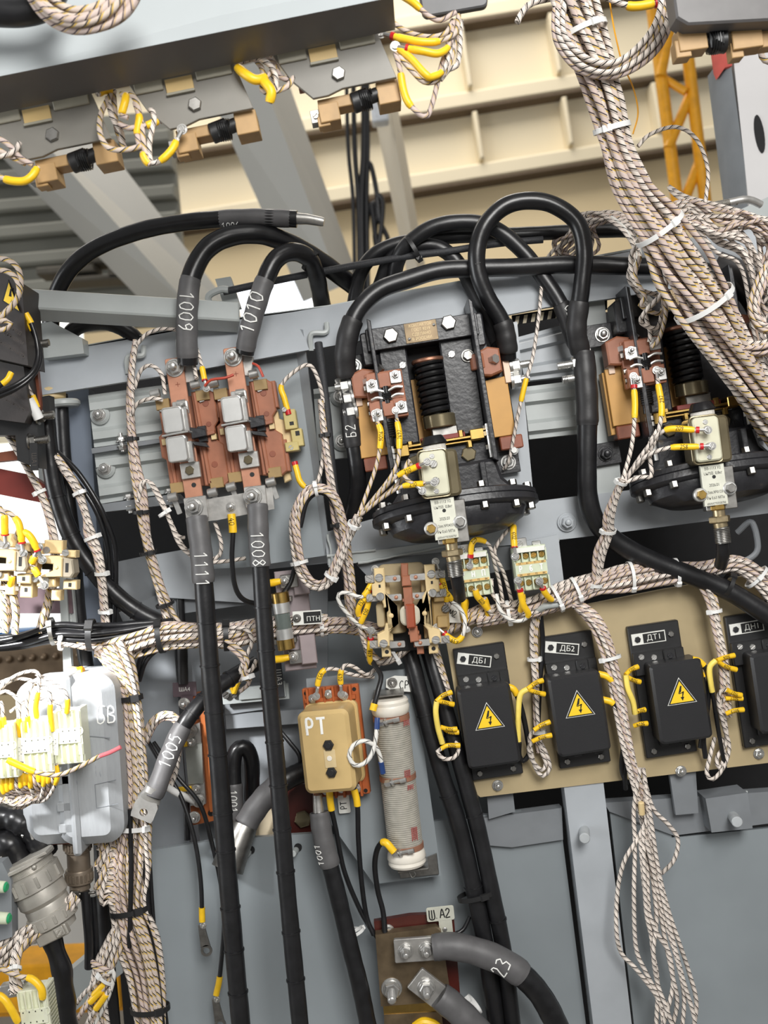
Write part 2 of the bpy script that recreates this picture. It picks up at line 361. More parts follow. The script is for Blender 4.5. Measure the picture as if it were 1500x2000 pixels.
def paint(fr, txt, x, y, z, size, ang=0, w=1.3, name='painted_marking', mat_=None, parent=None, adv=0.68):
    """hand-painted lettering on a flat face (local px units)"""
    st, tot = glyphs(txt, size, adv); ca, sa = math.cos(math.radians(ang)), math.sin(math.radians(ang)); mb = MB(fr)
    for s_ in st:
        mb.tube(spline([(x + p * ca - q * sa, y + p * sa + q * ca, z) for p, q in s_], size / 9), w, 5)
    for v in mb.v: v.z = z + max(0.15, (v.z - z) * 0.35)
    return mb.build(name, mat_ or PAINT, parent)
def paint_cable(fr, pts, t, r, txt, size, side=0.0, w=1.2, flip=1, across=False, name='painted_marking', mat_=None, parent=None, adv=0.68):
    """lettering wrapped on the visible face of a cable; side shifts it round the cable (radians)"""
    P, T = frame_at(pts, t); st, tot = glyphs(txt, size, adv); mb = MB(fr); k = S / fr.s * (D - P.z) / D
    p0 = fr.px(*P); T3 = (fr.px(*(P + T * 4)) - p0).normalized() * flip
    O = Vector((0, 0, 1)); O = (O - T3 * O.dot(T3)).normalized(); Sd = O.cross(T3)
    rad = r * k * 1.02; kz = k
    for s_ in st:
        q3 = []; s_ = [(s_[i][0] + (s_[i + 1][0] - s_[i][0]) * j / 6, s_[i][1] + (s_[i + 1][1] - s_[i][1]) * j / 6) for i in range(len(s_) - 1) for j in range(6)] + [s_[-1]]
        for a, b in s_:
            a, b = (a - tot / 2) * kz, (b - size / 2) * kz
            if across: a, b = -b, a
            an = b / rad + side; q3.append(p0 + T3 * a + (O * math.cos(an) + Sd * math.sin(an)) * rad)
        mb.tube(q3, w * kz, 5)
    return mb.build(name, mat_ or PAINT, parent)
def text(fr, body, x, y, z, size, mat_, parent, ang=0, align='CENTER', name='lettering', M=None, sx=1.0):
    cu = bpy.data.curves.new(name, 'FONT'); cu.body = body; cu.size = size * fr.s; cu.align_x = align; cu.align_y = 'CENTER'; cu.extrude = 0.15 * fr.s
    t = bpy.data.objects.new(name, cu); C.objects.link(t); bpy.context.view_layer.update()
    me = bpy.data.meshes.new_from_object(t.evaluated_get(bpy.context.evaluated_depsgraph_get())); me.name = name
    bpy.data.objects.remove(t); bpy.data.curves.remove(cu)
    Mx = Matrix.Translation((x * fr.s, y * fr.s, z * fr.s)) @ Matrix.Rotation(math.radians(ang), 4, 'Z') @ Matrix.Diagonal((sx, 1, 1, 1))
    if M is not None:
        M2 = M.copy(); M2.translation = M.translation * fr.s; Mx = M2 @ Mx
    me.transform(Mx); me.materials.clear(); me.materials.append(mat_)
    o = bpy.data.objects.new(name, me); C.objects.link(o); o.parent = parent; return o
def ringband(fr, P, T, R, r, mat_, parent, name='cable_tie', head=True, flat=0.75, wdt=3.2, tail=0, hd=None):
    """tie strap round a bundle at photo point P with run direction T"""
    mb = MB(fr); p0 = fr.px(*P); T3 = (fr.px(*(Vector(P) + Vector(T) * 4)) - p0).normalized(); k = S / fr.s * (D - P[2]) / D
    O = Vector((0, 0, 1)); O = (O - T3 * O.dot(T3)).normalized(); Sd = O.cross(T3); n = 22; R *= k; w = wdt * k; th = 1.1 * k
    V = []; F = []
    for i in range(n):
        a = 2 * math.pi * i / n; d = O * math.cos(a) * flat + Sd * math.sin(a)
        c = p0 + d * R
        V += [c - T3 * w, c + T3 * w, c + T3 * w + d * th * 1.6, c - T3 * w + d * th * 1.6]
    for i in range(n):
        j = (i + 1) % n
        for q in range(4): F.append((i * 4 + q, i * 4 + (q + 1) % 4, j * 4 + (q + 1) % 4, j * 4 + q))
    mb.add(V, F)
    if head:
        a = hd if hd is not None else 0.7
        d = O * math.cos(a) * flat + Sd * math.sin(a); t = (Sd * math.cos(a) - O * math.sin(a) * flat).normalized(); dn = d.normalized()
        c = p0 + d * R; hw = w * 1.5; Vh = []
        for z_, sc_ in ((0, 1), (th * 4.2, .85)):
            for sx, sy in ((-1, -1), (1, -1), (1, 1), (-1, 1)): Vh.append(c + dn * z_ + T3 * sx * hw * sc_ + t * sy * hw * 1.15 * sc_)
        mb.add(Vh, [(0, 1, 2, 3), (7, 6, 5, 4), (0, 4, 5, 1), (1, 5, 6, 2), (2, 6, 7, 3), (3, 7, 4, 0)])
        if tail:
            e = c + dn * th * 2; mb.tube(spline([e, e + t * tail * .5 * k + dn * 3 * k, e + t * tail * k + dn * tail * .25 * k + T3 * 3], 4), 1.5 * k, 5)
    return mb.build(name, mat_, parent)
def lead(fr, parent, pts, r=4.2, m=None, sleeves=((0.82, 1.0),), term=True, red=False, mark=None, sr=1.5, smat=None, name='wire', wn=7):
    """one wire with yellow number sleeves and a ring terminal at its end"""
    w = strand(fr, pts, r, name, m or WIREB, parent, wn)
    for t0, t1 in sleeves:
        q = sub(pts, t0, t1, 3)
        if len(q) > 2:
            s_ = strand(fr, q, r * sr, 'marker_sleeve', smat or YEL, w, 9, 3, 'yellow number sleeve', lambda t: 1.0 - 0.12 * (t < .08 or t > .92))
            if mark: paint_cable(fr, pts, (t0 + t1) / 2, r * sr, mark, r * 1.9, 0, 0.45, 1, False, 'number_print', INK, w, 0.62)
    e = pts[-1]; 
    if red: strand(fr, sub(pts, 0.965, 1.0, 2), r * sr * 1.06, 'crimp_collar', REDP, w, 9, 2, 'red crimp collar')
    if term:
        mb = MB(fr); d = (Vector(pts[-1]) - Vector(pts[-2])).normalized(); e2 = tuple(Vector(e) + d * r * 3.0); k = S / fr.s * (D - e[2]) / D
        mb.cyl(fr.px(*e), fr.px(*e2), r * .8 * k, n=8); p = fr.px(*(Vector(e) + d * r * 4.0)); mb.prism(ngon(p.x, p.y, r * 1.9 * k, 14), p.z - .8, p.z + .8)
        screw(mb, p.x, p.y, p.z + .8, r * 1.35 * k, random.random() * 3); mb.build('ring_terminal', ZINC, w)
    return w
def bundle(fr, parent, pts, hw, n, r=4.5, mats=None, seed=1, flat=0.7, name='wire', twist=0.6, ties=(), tmat=None, jit=0.5, step=9.0, wn=6, tw=3.2, tpad=1.5, tail=0):
    """a laced run of n wires whose half-width follows hw"""
    rnd = random.Random(seed); mats = mats or WM
    P = [Vector(p) for p in spline([(p[0], p[1], p[2]) for p in pts], step)]; m = len(P)
    hws = hw if isinstance(hw, (list, tuple)) else [hw] * len(pts)
    # half-width at every dense point, by nearest fraction between control points
    cum = [0.0]
    for a, b in zip(pts, pts[1:]): cum.append(cum[-1] + (Vector(a) - Vector(b)).length)
    L = [0.0]
    for a, b in zip(P, P[1:]): L.append(L[-1] + (b - a).length)
    def half(l):
        x = l / L[-1] * cum[-1]
        for i in range(len(cum) - 1):
            if x <= cum[i + 1] + 1e-6:
                t = (x - cum[i]) / max(1e-6, cum[i + 1] - cum[i]); t = t * t * (3 - 2 * t); return hws[i] * (1 - t) + hws[i + 1] * t
        return hws[-1]
    T = [(P[min(i + 1, m - 1)] - P[max(i - 1, 0)]).normalized() for i in range(m)]
    for w in range(n):
        rho = math.sqrt((w + .5) / n); th = w * 2.39996 + rnd.uniform(-.3, .3)
        f1, f2, a1, a2 = rnd.uniform(.004, .013), rnd.uniform(.004, .013), rnd.uniform(0, 6.3), rnd.uniform(0, 6.3); tws = twist * rnd.uniform(.5, 1.3) / 100
        Q = []
        for i in range(m):
            H = half(L[i]); a = th + L[i] * tws
            ox = rho * math.cos(a) + jit * .35 * math.sin(a1 + L[i] * f1); oz = rho * math.sin(a) + jit * .35 * math.sin(a2 + L[i] * f2)
            sd = Vector((-T[i].y, T[i].x, 0)); sd = sd.normalized() if sd.length > 1e-3 else Vector((1, 0, 0))
            q = P[i] + sd * ox * (H - r * .6) ; q.z += oz * (H - r * .6) * flat; Q.append(fr.px(q.x, q.y, q.z))
        k = S / fr.s * (D - P[m // 2].z) / D; mb = MB(fr); mb.tube(Q, r * k, wn, True, fr.s / S); mb.build(name, mats[w % len(mats)] if isinstance(mats, list) else mats, parent, None, 70)
    for t in ties:
        t, hd = t if isinstance(t, tuple) else (t, 0.7)
        p, tt = frame_at([(q[0], q[1], q[2]) for q in pts], t); ringband(fr, p, tt, half(t * L[-1]) + tpad + r * .4, r, tmat or WHITEP, parent, flat=flat + .12, wdt=tw, hd=hd, tail=tail)
def cable(name, label, pts, r, m=None, sleeves=(), marks=(), group=None, cat='cable', lugs=(), rings=(), fr=None):
    """heavy cable with shrink sleeves, painted numbers and crimped lugs; pts are photo px with heights"""
    fr = fr or Fr(pts[0][0], pts[0][1], pts[0][2]); o = thing(name, label, cat, fr, group)
    rnd = random.Random(len(label)); ph = rnd.random() * 6
    strand(fr, pts, r, 'sheath', m or RUBBER, o, 18, 6, None, lambda t: 1 + 0.014 * math.sin(ph + t * 31) + 0.01 * math.sin(t * 83))
    for t0, t1, dr, sm in sleeves:
        q = sub(pts, t0, t1, 4)
        strand(fr, q, r + dr, 'shrink_sleeve', sm, o, 18, 4, None, lambda t: 1 + 0.02 * math.sin(t * 19 + ph) - 0.05 * (t < .03 or t > .97))
    for t, txt, size, side, flip, across, dr in marks: paint_cable(fr, pts, t, r + dr, txt, size, side, max(.9, size * .045), flip, across, parent=o)
    for t in rings: # wrap edges of spiral tape
        p, tt = frame_at(pts, t); ringband(fr, p, tt, r * 1.0, r, m or RUBBER, o, 'tape_edge', False, 1.0, 1.6)
    for fn in lugs: fn(fr, o)
    return o
def lug(px, py, h, ang, w, L, th=6, hole=0.0, bolts=((0.5, 0, 10, 14),), mat_=None, barrel=1.0, barrel_l=30, brl_r=None):
    """flattened tinned cable lug: palm centred at px,py with its barrel towards local -y turned by ang (image degrees, ccw)"""
    def f(fr, o):
        c = fr.px(px, py, h); sub_ = MB(fr); k = S / fr.s * (D - h) / D
        sub_.M = Matrix.Translation(c) @ Matrix.Rotation(math.radians(ang) - ROLL, 4, 'Z') @ Matrix.Scale(k, 4)
        out = rr(0, 0, w, L, 3, 3)
        if hole:
            # palm with a real hole: two halves round a ring
            m = 20; ring = ngon(0, L * .12, hole, m, math.pi / 2); V = []; F = []
            outer = []
            for q in ring:
                dx, dy = q[0], q[1] - L * .12; t = min((w / 2) / abs(dx) if abs(dx) > 1e-6 else 1e9, ((L / 2 - L * .12) if dy > 0 else (L / 2 + L * .12)) / abs(dy) if abs(dy) > 1e-6 else 1e9)
                outer.append((dx * t, L * .12 + dy * t))
            for z in (0, th): V += [(x, y, z) for x, y in ring] + [(x, y, z) for x, y in outer]
            for i in range(m):
                j = (i + 1) % m
                F += [(2 * m + i, 2 * m + m + i, 2 * m + m + j, 2 * m + j), (i, j, m + j, m + i), (i, 2 * m + i, 2 * m + j, j), (m + i, m + j, 3 * m + j, 3 * m + i)]
            sub_.add(V, F)
        else: sub_.prism(out, 0, th, 1.2)
        b = brl_r or w * .42
        if barrel:
            M0 = sub_.M.copy(); V = []; n = 16; rings = [(-L / 2 + 2, w / 2, th / 2, th / 2), (-L / 2 - 8, w / 2 * .95, th * .8, th * .7), (-L / 2 - 18, b, b, th * .7), (-L / 2 - 18 - barrel_l, b, b, th * .7)]
            for y, rx, rz, zc in rings:
                for k2 in range(n): a = 2 * math.pi * k2 / n; V.append((rx * math.cos(a), y, zc + rz * math.sin(a)))
            F = [(i * n + k2, i * n + (k2 + 1) % n, (i + 1) * n + (k2 + 1) % n, (i + 1) * n + k2) for i in range(3) for k2 in range(n)] + [tuple(range(n)), tuple(3 * n + k2 for k2 in range(n))[::-1]]
            sub_.add(V, F)
        g = sub_.build('lug', mat_ or ALU, o, 'crimped metal lug')
        for x, y, r_, st in bolts:
            hb = MB(fr); hb.M = sub_.M; hexbolt(hb, x, y, th, r_, None, True, st); hb.build('bolt', ZINC, g)
    return f
# ================================================================ setting: the hall behind
HW = -9000
fw = Fr(1000, 345, HW, 9.2)
def struct(mb, name, m, parent=None, label=None):
    o = mb.build(name, m, parent, label)
    if parent is None: o['kind'] = 'structure'
    return o
WALLT = mat('tan_plaster', (226, 206, 166), 0.8, 0, 0.07, 0.5, 0, rgb2=(214, 178, 118), thr=0.64)
PANELC = mat('cream_steel_panel', (226, 214, 186), 0.6, 0, 0.05, 0.4)
PANELF = mat('cream_steel_flange', (228, 214, 182), 0.6, 0, 0.08, 0.6)
GAP = mat('seam_shadow', (92, 78, 62), 0.9, 0, 0.1)
mb = MB(fw); mb.box(-100, 100, -60, 3600, 2400, -30, 0, 0)
wall = struct(mb, 'wall_back', WALLT)
rows = [0, 142, 307, 460, 620]
for i in range(len(rows) - 1):
    y0, y1 = rows[i], rows[i + 1]
    mb = MB(fw); mb.box(-50, (y0 + y1) / 2 + 8, -30, 1800, y1 - y0 - 16, -22, 0, 2)
    for rx in ((-55, 120, 295, -400), (-55, 120, -230), (-60, 115, -235), (-55, 120))[i]: mb.box(rx, (y0 + y1) / 2 + 12, -22, 9, y1 - y0 - 50, 26, 0, 3)
    mb.box(-50, y0 + 17, -22, 1800, 32, 14, 0, 5); struct(mb, 'cladding_panel', PANELC, wall)
    mb = MB(fw); mb.box(-50, y0 - 1, -28, 1800, 6, 15, 0, 0); struct(mb, 'cladding_seam', GAP, wall)
def wedge(Lt, Lb, Mt, Mb, Rt, Rb, h, dh, name, m, label=None):
    fr = Fr(Mt[0], Mt[1], h); mb = MB(fr)
    V = [fr.px(*Lt, h), fr.px(*Mt, h + dh), fr.px(*Rt, h), fr.px(*Lb, h), fr.px(*Mb, h + dh), fr.px(*Rb, h)]
    mb.add(V, [(0, 3, 4, 1), (1, 4, 5, 2), (0, 2, 5, 3), (0, 1, 2), (3, 5, 4)])
    o = mb.build(name, m, None, label, 10); o['kind'] = 'structure'; return o
BEAMP = mat('pale_grey_steel_beam', (168, 168, 164), 0.5, 0, 0.05, 2)
BEAMW = mat('off_white_steel_beam', (198, 192, 178), 0.5, 0, 0.05, 2)
wedge((-110, 190), (300, 612), (30, 215), (372, 600), (160, 220), (476, 632), -5200, 500, 'ceiling_beam', BEAMP)
wedge((395, 150), (592, 590), (500, 120), (665, 560), (556, 140), (700, 545), -5000, 420, 'ceiling_beam', BEAMP)
wedge((722, 180), (796, 540), (757, 180), (818, 540), (772, 180), (834, 540), -6500, 300, 'ceiling_beam', BEAMW)
# dim corrugated roof at the left
fc = Fr(80, 460, -6800, 5); mb = MB(fc)
ROOFG = mat('grey_roof_sheet', (120, 120, 112), 0.7, 0, 0.12, 1)
mb.box(-50, 20, -40, 640, 420, -20, 0, 0)
for k, y in enumerate((170, 118, 62, 10, -45, -100)): mb.box(-50, y, -20, 640, 26, 12, 0, 5)
struct(mb, 'ceiling', ROOFG)
# dark girder clutter under the roof, far left
fg = Fr(205, 535, -6000, 4); mb = MB(fg)
for x, y, w, h in ((-60, 0, 110, 14), (10, 14, 90, 12), (60, -14, 80, 20), (-20, -20, 120, 10)): mb.box(x, y, 0, w, h, 60, 0, 3)
g = mb.build('roof_girder', mat('dark_girder', (78, 74, 66), .7)); tag(g, 'dark blurred girder pieces under the hall roof, behind the thick black cable', 'girder')
SKY = lit('window_daylight', (240, 246, 255), 1.6)
fr = Fr(545, 592, -8200); mb = MB(fr); mb.box(0, 0, 0, 150, 74, 20, 0, 1); struct(mb, 'window_1', SKY)
fr = Fr(60, 1040, -3500, 4); mb = MB(fr); mb.box(-70, 95, 0, 400, 640, 20, 0, 1); w2 = struct(mb, 'window_2', lit('window_glow', (244, 246, 240), 0.95))
mb = MB(fr); mb.box(-30, 230, 22, 460, 110, 40, 0, 2); struct(mb, 'window_frame', PANELC, w2)
fr = Fr(110, 1222, -3000, 4); mb = MB(fr); mb.box(-80, -8, 0, 290, 18, 60, 0, 2)
tag(mb.build('blue_rail', mat('blue_enamel', (52, 110, 170), .5)), 'bright blue bar far behind the left wiring, above the black wire run', 'bar')
fr = Fr(60, 1300, -2600, 4); mb = MB(fr); mb.box(0, 0, 0, 420, 90, 60, 0, 6)
for k in range(14): mb.sphere(-150 + k * 22, 22, 62, 7)
tag(mb.build('riveted_girder', mat('brown_dull_metal', (122, 104, 84), .35, .6, .3, 20)), 'brown riveted girder far behind the left terminal blocks', 'girder')
fr = Fr(100, 1890, -2400, 3); mb = MB(fr); mb.box(-10, 0, 0, 340, 90, 90, 6, 4); mb.box(-10, -62, -20, 340, 22, 40, 3, 2)
tag(mb.build('yellow_guard', YELP), 'yellow steel guard seen low behind the left connectors', 'guard')
fr = Fr(150, 1790, -3200, 3); mb = MB(fr); mb.box(20, 10, -60, 520, 300, -20, 0, 0); struct(mb, 'floor_slab', mat('pale_concrete', (196, 194, 188), .8, 0, .08, 2))
me_ = bpy.data.meshes.new('floor'); me_.from_pydata([(-4, -4, 0), (4, -4, 0), (4, 5.2, 0), (-4, 5.2, 0)], [], [(0, 1, 2, 3)]); me_.materials.append(mat('hall_floor', (120, 116, 110), .7, 0, .08, 3)); o = bpy.data.objects.new('floor', me_); C.objects.link(o); o['kind'] = 'structure'
# yellow lattice mast
fy = Fr(1330, 220, -4200); ob = thing('lattice_mast', 'yellow lattice mast with diagonal braces standing behind the wire harness at right', 'mast', fy)
for nm, a, b, r in (('post', (1268, -30), (1330, 450), 12), ('post', (1328, -20), (1388, 480), 12), ('brace', (1322, -10), (1290, 150), 10), ('brace', (1350, 180), (1305, 290), 10), ('brace', (1372, 300), (1330, 410), 10), ('brace', (1290, 150), (1340, 180), 8)):
    mb = MB(fy); mb.cyl(fy.px(*a, -4200), fy.px(*b, -4150), r, n=12); mb.build(nm, YELP, ob)
# black hoist cables hanging in the hall
fh = Fr(700, 300, -4000); ob = thing('hoist_cable_loops', 'black control cables hanging in loops from the roof behind the grey beams', 'cable', fh)
for k, (x0, x1, r) in enumerate(((655, 690, 4), (668, 700, 5), (688, 706, 7), (694, 716, 5))): strand(fh, [(x0 + 20, -60, -4000), (x0 + 24, 260, -4000), (x1, 400, -3990), (x1 + 4, 620, -4000)], r, 'cable', RUBBER, ob)
strand(fh, [(706, 330, -4000), (722, 318, -3990), (735, 370, -3980), (742, 430, -4000), (758, 470, -4000), (750, 520, -4000), (733, 470, -4000), (735, 410, -4000), (722, 400, -4000), (712, 500, -4000)], 5, 'cable_loop', RUBBER, ob)
strand(fh, [(726, 400, -3990), (738, 480, -3980), (748, 400, -3970), (740, 380, -3970)], 5, 'cable_loop', RUBBER, ob)
mb = MB(Fr(741, 226, -6180, 8)); mb.box(0, 0, 0, 32, 44, 30, 4, 3); mb.cyl((0, 20, 10), (0, 32, 10), 6)
tag(mb.build('junction_box', mat('pale_blue_box', (206, 212, 220), .5)), 'small pale box fixed on the off-white beam near the hoist cables', 'box')
# wire runs and the grey column, top right
fr = Fr(1450, 250, -700, 9); ob = thing('steel_column', 'grey steel column with red primer patch and an oval hole, top right corner', 'column', fr)
mb = MB(fr); mb.ppoly([(1428, 70), (1560, 60), (1600, 470), (1470, 470)], -640, 30); mb.build('web_plate', mat('grey_web', (196, 194, 194), .5, 0, .06, 8), ob)
mb = MB(fr); mb.ppoly([(1396, 130), (1428, 128), (1476, 480), (1440, 480)], [-700, -640, -640, -700], 60); mb.build('flange', GREYD, ob)
mb = MB(fr); mb.ppoly([(1387, 70), (1424, 70), (1430, 128), (1416, 132), (1402, 152), (1397, 140)], [-692, -632, -632, -650, -680, -690], 14); mb.build('primer_patch', mat('red_primer', (196, 84, 74), .6), ob)
mb = MB(fr); p = fr.px(1483, 262, -639); mb.prism([(p.x + 9 * math.cos(t * .314), p.y + 37 * math.sin(t * .314)) for t in range(20)], p.z, p.z + 2); mb.build('oval_hole', DARKIN, ob)
mb = MB(fr); mb.ppoly([(1440, 412), (1510, 380), (1510, 470), (1430, 470)], -500, 60); mb.build('gusset', GREYL, ob)

# ================================================================ the welded cabinet frame
fb = Fr(750, 1200, -560); mb = MB(fb); mb.ppoly([(128, 735), (1600, 560), (1600, 2100), (250, 2100), (190, 1330)], -560, 20); o = struct(mb, 'cabinet_shade_1', DARKIN)  # near-black back sheet, its colour stands in for shade inside the cabinet
mb = MB(fb); mb.ppoly([(1560, 500), (1800, 480), (1800, 2100), (1560, 2100)], [-560, -100, -100, -560], 20); struct(mb, 'cabinet_shade_2', DARKIN)  # side sheet in the same near-black, continues the painted interior shade
ff = Fr(750, 1000, 0); FRAME = thing('cabinet_frame', 'grey enamelled welded steel frame that carries all the switchgear', 'frame', ff)
def fpart(name, pts, h, depth, m=GREY, label=None):
    mb = MB(ff); mb.ppoly(pts, h, depth); return mb.build(name, m, FRAME, label, 20)
# lower sheets, back to front
fpart('sheet_panel', [(250, 1180), (332, 1170), (372, 1660), (288, 1670)], -150, 10, GREYD)
fpart('sheet_panel', [(345, 1180), (640, 1150), (640, 1660), (392, 1660)], -190, 10, GREYD)
fpart('sheet_panel', [(590, 1180), (900, 1150), (960, 1620), (600, 1640)], -210, 10, SHEET)
fpart('sheet_panel', [(283, 1663), (420, 1641), (623, 1627), (640, 1700), (720, 2060), (330, 2060)], -60, 12, SHEET)
fpart('sheet_panel', [(600, 1640), (880, 1600), (948, 1592), (1097, 1576), (1099, 1640), (1152, 2060), (640, 2060)], -75, 12, SHEET)
fpart('sheet_panel', [(1190, 1576), (1308, 1560), (1312, 1636), (1560, 1612), (1560, 2060), (1245, 2060), (1203, 1690)], -75, 12, SHEET)
fpart('crossbeam', [(930, 1600), (1097, 1578), (1100, 1640), (1000, 1655), (940, 1650)], -62, 30, GREYD)
fpart('crossbeam', [(1180, 1568), (1520, 1545), (1520, 1606), (1316, 1632), (1190, 1585)], -66, 30, GREYD)
fpart('post', [(1097, 1500), (1174, 1490), (1241, 2060), (1166, 2060)], -30, 46, GREY)
fpart('bracket', [(1306, 1500), (1358, 1490), (1364, 1588), (1320, 1592)], -40, 12, GREYD)
fpart('bracket', [(950, 1540), (1000, 1532), (1006, 1585), (955, 1600)], -50, 12, GREYD)
fpart('bracket_block', [(1378, 1560), (1460, 1548), (1470, 1618), (1390, 1626)], -20, 60, GREYD)
for (x, y, h, x2, y2) in ((1140, 1608, -32, 1142, 1638), (1424, 1584, -22, 1440, 1606)):
    mb = MB(ff); p = ff.px(x, y, h); mb.prism([(p.x + 12 * math.cos(t * .4), p.y + 13 * math.sin(t * .4)) for t in range(16)], p.z - 1, p.z + 1.5); mb.build('stud_hole', DARKIN, FRAME)
    mb = MB(ff); mb.cyl(ff.px(x, y, h - 40), ff.px(x2, y2, h + 44), 10.5, n=18, ch=1.5); mb.build('stud', mat('grey_painted_stud', (168, 172, 174), .45), FRAME)
for (x, y, h, x2, y2) in ((582, 1655, -58, 572, 1668), (490, 1660, -58, 478, 1672)):
    mb = MB(ff); p = ff.px(x, y, h); mb.prism(ngon(p.x, p.y, 8, 14), p.z - 1, p.z + 1.5); mb.build('stud_hole', DARKIN, FRAME)
    mb = MB(ff); mb.cyl(ff.px(x, y, h - 20), ff.px(x2, y2, h + 30), 6.5, n=14, ch=1); mb.build('stud', GREYL, FRAME)
# relay plate in the middle
fpart('relay_plate', [(598, 1326), (806, 1306), (862, 1710), (730, 1727), (667, 1638), (612, 1560)], -28, 8, SHEET)
fpart('tube_rail', [(440, 1395), (600, 1385), (600, 1412), (442, 1424)], -150, 24, GREYD)
fpart('tube_rail', [(435, 1340), (540, 1330), (542, 1382), (440, 1396)], -145, 10, GREYD)
# left channel and posts
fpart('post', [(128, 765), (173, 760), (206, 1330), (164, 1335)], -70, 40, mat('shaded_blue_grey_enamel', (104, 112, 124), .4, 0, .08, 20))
fpart('channel', [(225, 1098), (300, 1082), (306, 1204), (240, 1206)], -110, 12, GREYD)
fpart('channel', [(300, 1084), (500, 1048), (740, 1030), (740, 1090), (520, 1112), (520, 1180), (306, 1166)], -75, 14, GREY)
fpart('channel_lip', [(232, 1196), (310, 1160), (520, 1150), (520, 1176), (240, 1214)], -90, 8, GREYD)
# main beam and the angled tube on the left
fpart('main_beam', [(76, 692), (460, 622), (640, 598), (900, 551), (1170, 503), (1500, 438), (1520, 530), (1193, 583), (1067, 600), (1000, 613), (600, 684), (343, 730), (78, 772)], [-22] * 6 + [12] * 7, 14, GREY)
mb = MB(ff); mb.ppoly([(76, 690), (460, 620), (640, 596), (1500, 436), (1500, 440), (640, 600), (460, 625), (76, 695)], -22, 68); mb.build('beam_flange', GREYL, FRAME)
mb = MB(ff); a, b = ff.px(40, 594, 100), ff.px(466, 620, 6); d = (b - a); mb.M = Matrix.Translation(a) @ d.to_track_quat('X', 'Z').to_matrix().to_4x4() @ Matrix.Rotation(math.radians(-24), 4, 'X')
mb.prism(rr(d.length / 2, 0, d.length, 44, 0), -22, 22, 3, 3); mb.build('square_tube', GREYL, FRAME)
fpart('gusset', [(62, 634), (100, 628), (160, 660), (164, 690), (84, 700)], 20, 40, GREYL)
fpart('post', [(62, 765), (116, 760), (128, 860), (128, 960), (78, 960)], -120, 30, GREYL)
fpart('support_arm', [(420, 545), (450, 540), (470, 600), (440, 606)], -30, 20, GREYL)
# plate behind the brown contactors, with its bent edge
fpart('mounting_plate', [(337, 720), (345, 660), (578, 626), (642, 1084), (480, 1108), (396, 1112)], -22, 10, SHEET)
fpart('plate_edge', [(572, 640), (592, 644), (640, 1040), (634, 1086)], [-22, 2, 2, -22], 22, GREY)
fpart('mid_beam', [(634, 1040), (740, 1010), (1000, 985), (1135, 968), (1520, 925), (1520, 1000), (1155, 1047), (1086, 1055), (735, 1092), (640, 1104)], -10, 14, GREY)
fpart('upright', [(925, 640), (1010, 628), (1044, 990), (985, 1000)], -14, 12, GREY)
fpart('upright', [(1125, 590), (1180, 578), (1215, 960), (1165, 968)], -16, 12, GREYL)
fpart('upright', [(1395, 840), (1500, 820), (1500, 960), (1415, 970)], -16, 12, GREY)
fpart('terminal_plate', [(1000, 1062), (1090, 1044), (1104, 1158), (1012, 1176)], 10, 10, GREY)
fpart('terminal_plate', [(690, 1096), (1000, 1046), (1010, 1110), (870, 1135), (740, 1150)], -16, 8, GREYD)
fpart('hose_ledge', [(640, 1088), (900, 1052), (900, 1066), (642, 1108)], -2, 20, GREYL)
for x, y in ((1107, 1020),):
    mb = MB(ff); p = ff.px(x, y, -8); mb.prism(ngon(p.x, p.y, 19, 20), p.z, p.z + 3, 1); hexbolt(mb, p.x, p.y, p.z + 3, 12, 9, True, 5); mb.build('bolt', GREY, FRAME)
# welded lugs and steel pins
for x, y in ((262, 690), (620, 645)):
    mb = MB(ff); mb.tube(spline([ff.px(x + 18, y - 14, 4), ff.px(x + 16, y + 4, 10), ff.px(x - 12, y + 8, 12), ff.px(x - 12, y + 40, 8)], 3), 5.5, 8); mb.build('hook_pin', GREYL, FRAME)
for pts in ([(1190, 585, -4), (1196, 640, -2), (1190, 700, -6)],):
    pass
mb = MB(ff); mb.tube(spline([ff.px(1440, 1040, -30), ff.px(1468, 1020, -10), ff.px(1480, 1070, -10), ff.px(1462, 1092, -10), ff.px(1440, 1094, -10)], 4), 6, 10); mb.build('hook_pin', GREYD, FRAME)
mb = MB(ff); mb.tube(spline([ff.px(410, 598, -6), ff.px(408, 578, 2), ff.px(430, 566, 4), ff.px(446, 566, 4)], 3), 7, 10); mb.build('hook_pin', GREYL, FRAME)
for (a, b) in (((345, 664), (345, 700)), ((640, 1086), (735, 1074)), ((650, 1100), (640, 1044)), ((700, 1100), (880, 1066)), ((1203, 1588), (1300, 1574)), ((950, 1640), (1096, 1622)), ((1090, 1052), (1088, 1078)), ((1380, 1556), (1460, 1546))):
    mb = MB(ff); rnd = random.Random(a[0]); n = 10
    h = -70 if a[1] > 1500 else 2
    mb.tube([ff.px(a[0] + (b[0] - a[0]) * i / n + rnd.uniform(-1, 1), a[1] + (b[1] - a[1]) * i / n + rnd.uniform(-1, 1), h) for i in range(n + 1)], lambda t: 3.2 + math.sin(t * 60), 8); mb.build('weld_bead', GREYL, FRAME)
# slots of the perforated strip under the beam
mb = MB(ff); mb.ppoly([(1000, 616), (1186, 586), (1186, 604), (1002, 634)], -30, 8); mb.build('perforated_strip', DARKIN, FRAME)
for k in range(11):
    mb = MB(ff); x = 1008 + k * 16; y = 627 - (x - 1002) * .163
    mb.ppoly([(x, y - 8), (x + 7, y - 9), (x + 4, y + 7), (x - 3, y + 8)], -28, 3); mb.build('slot_edge', PANELC, FRAME)
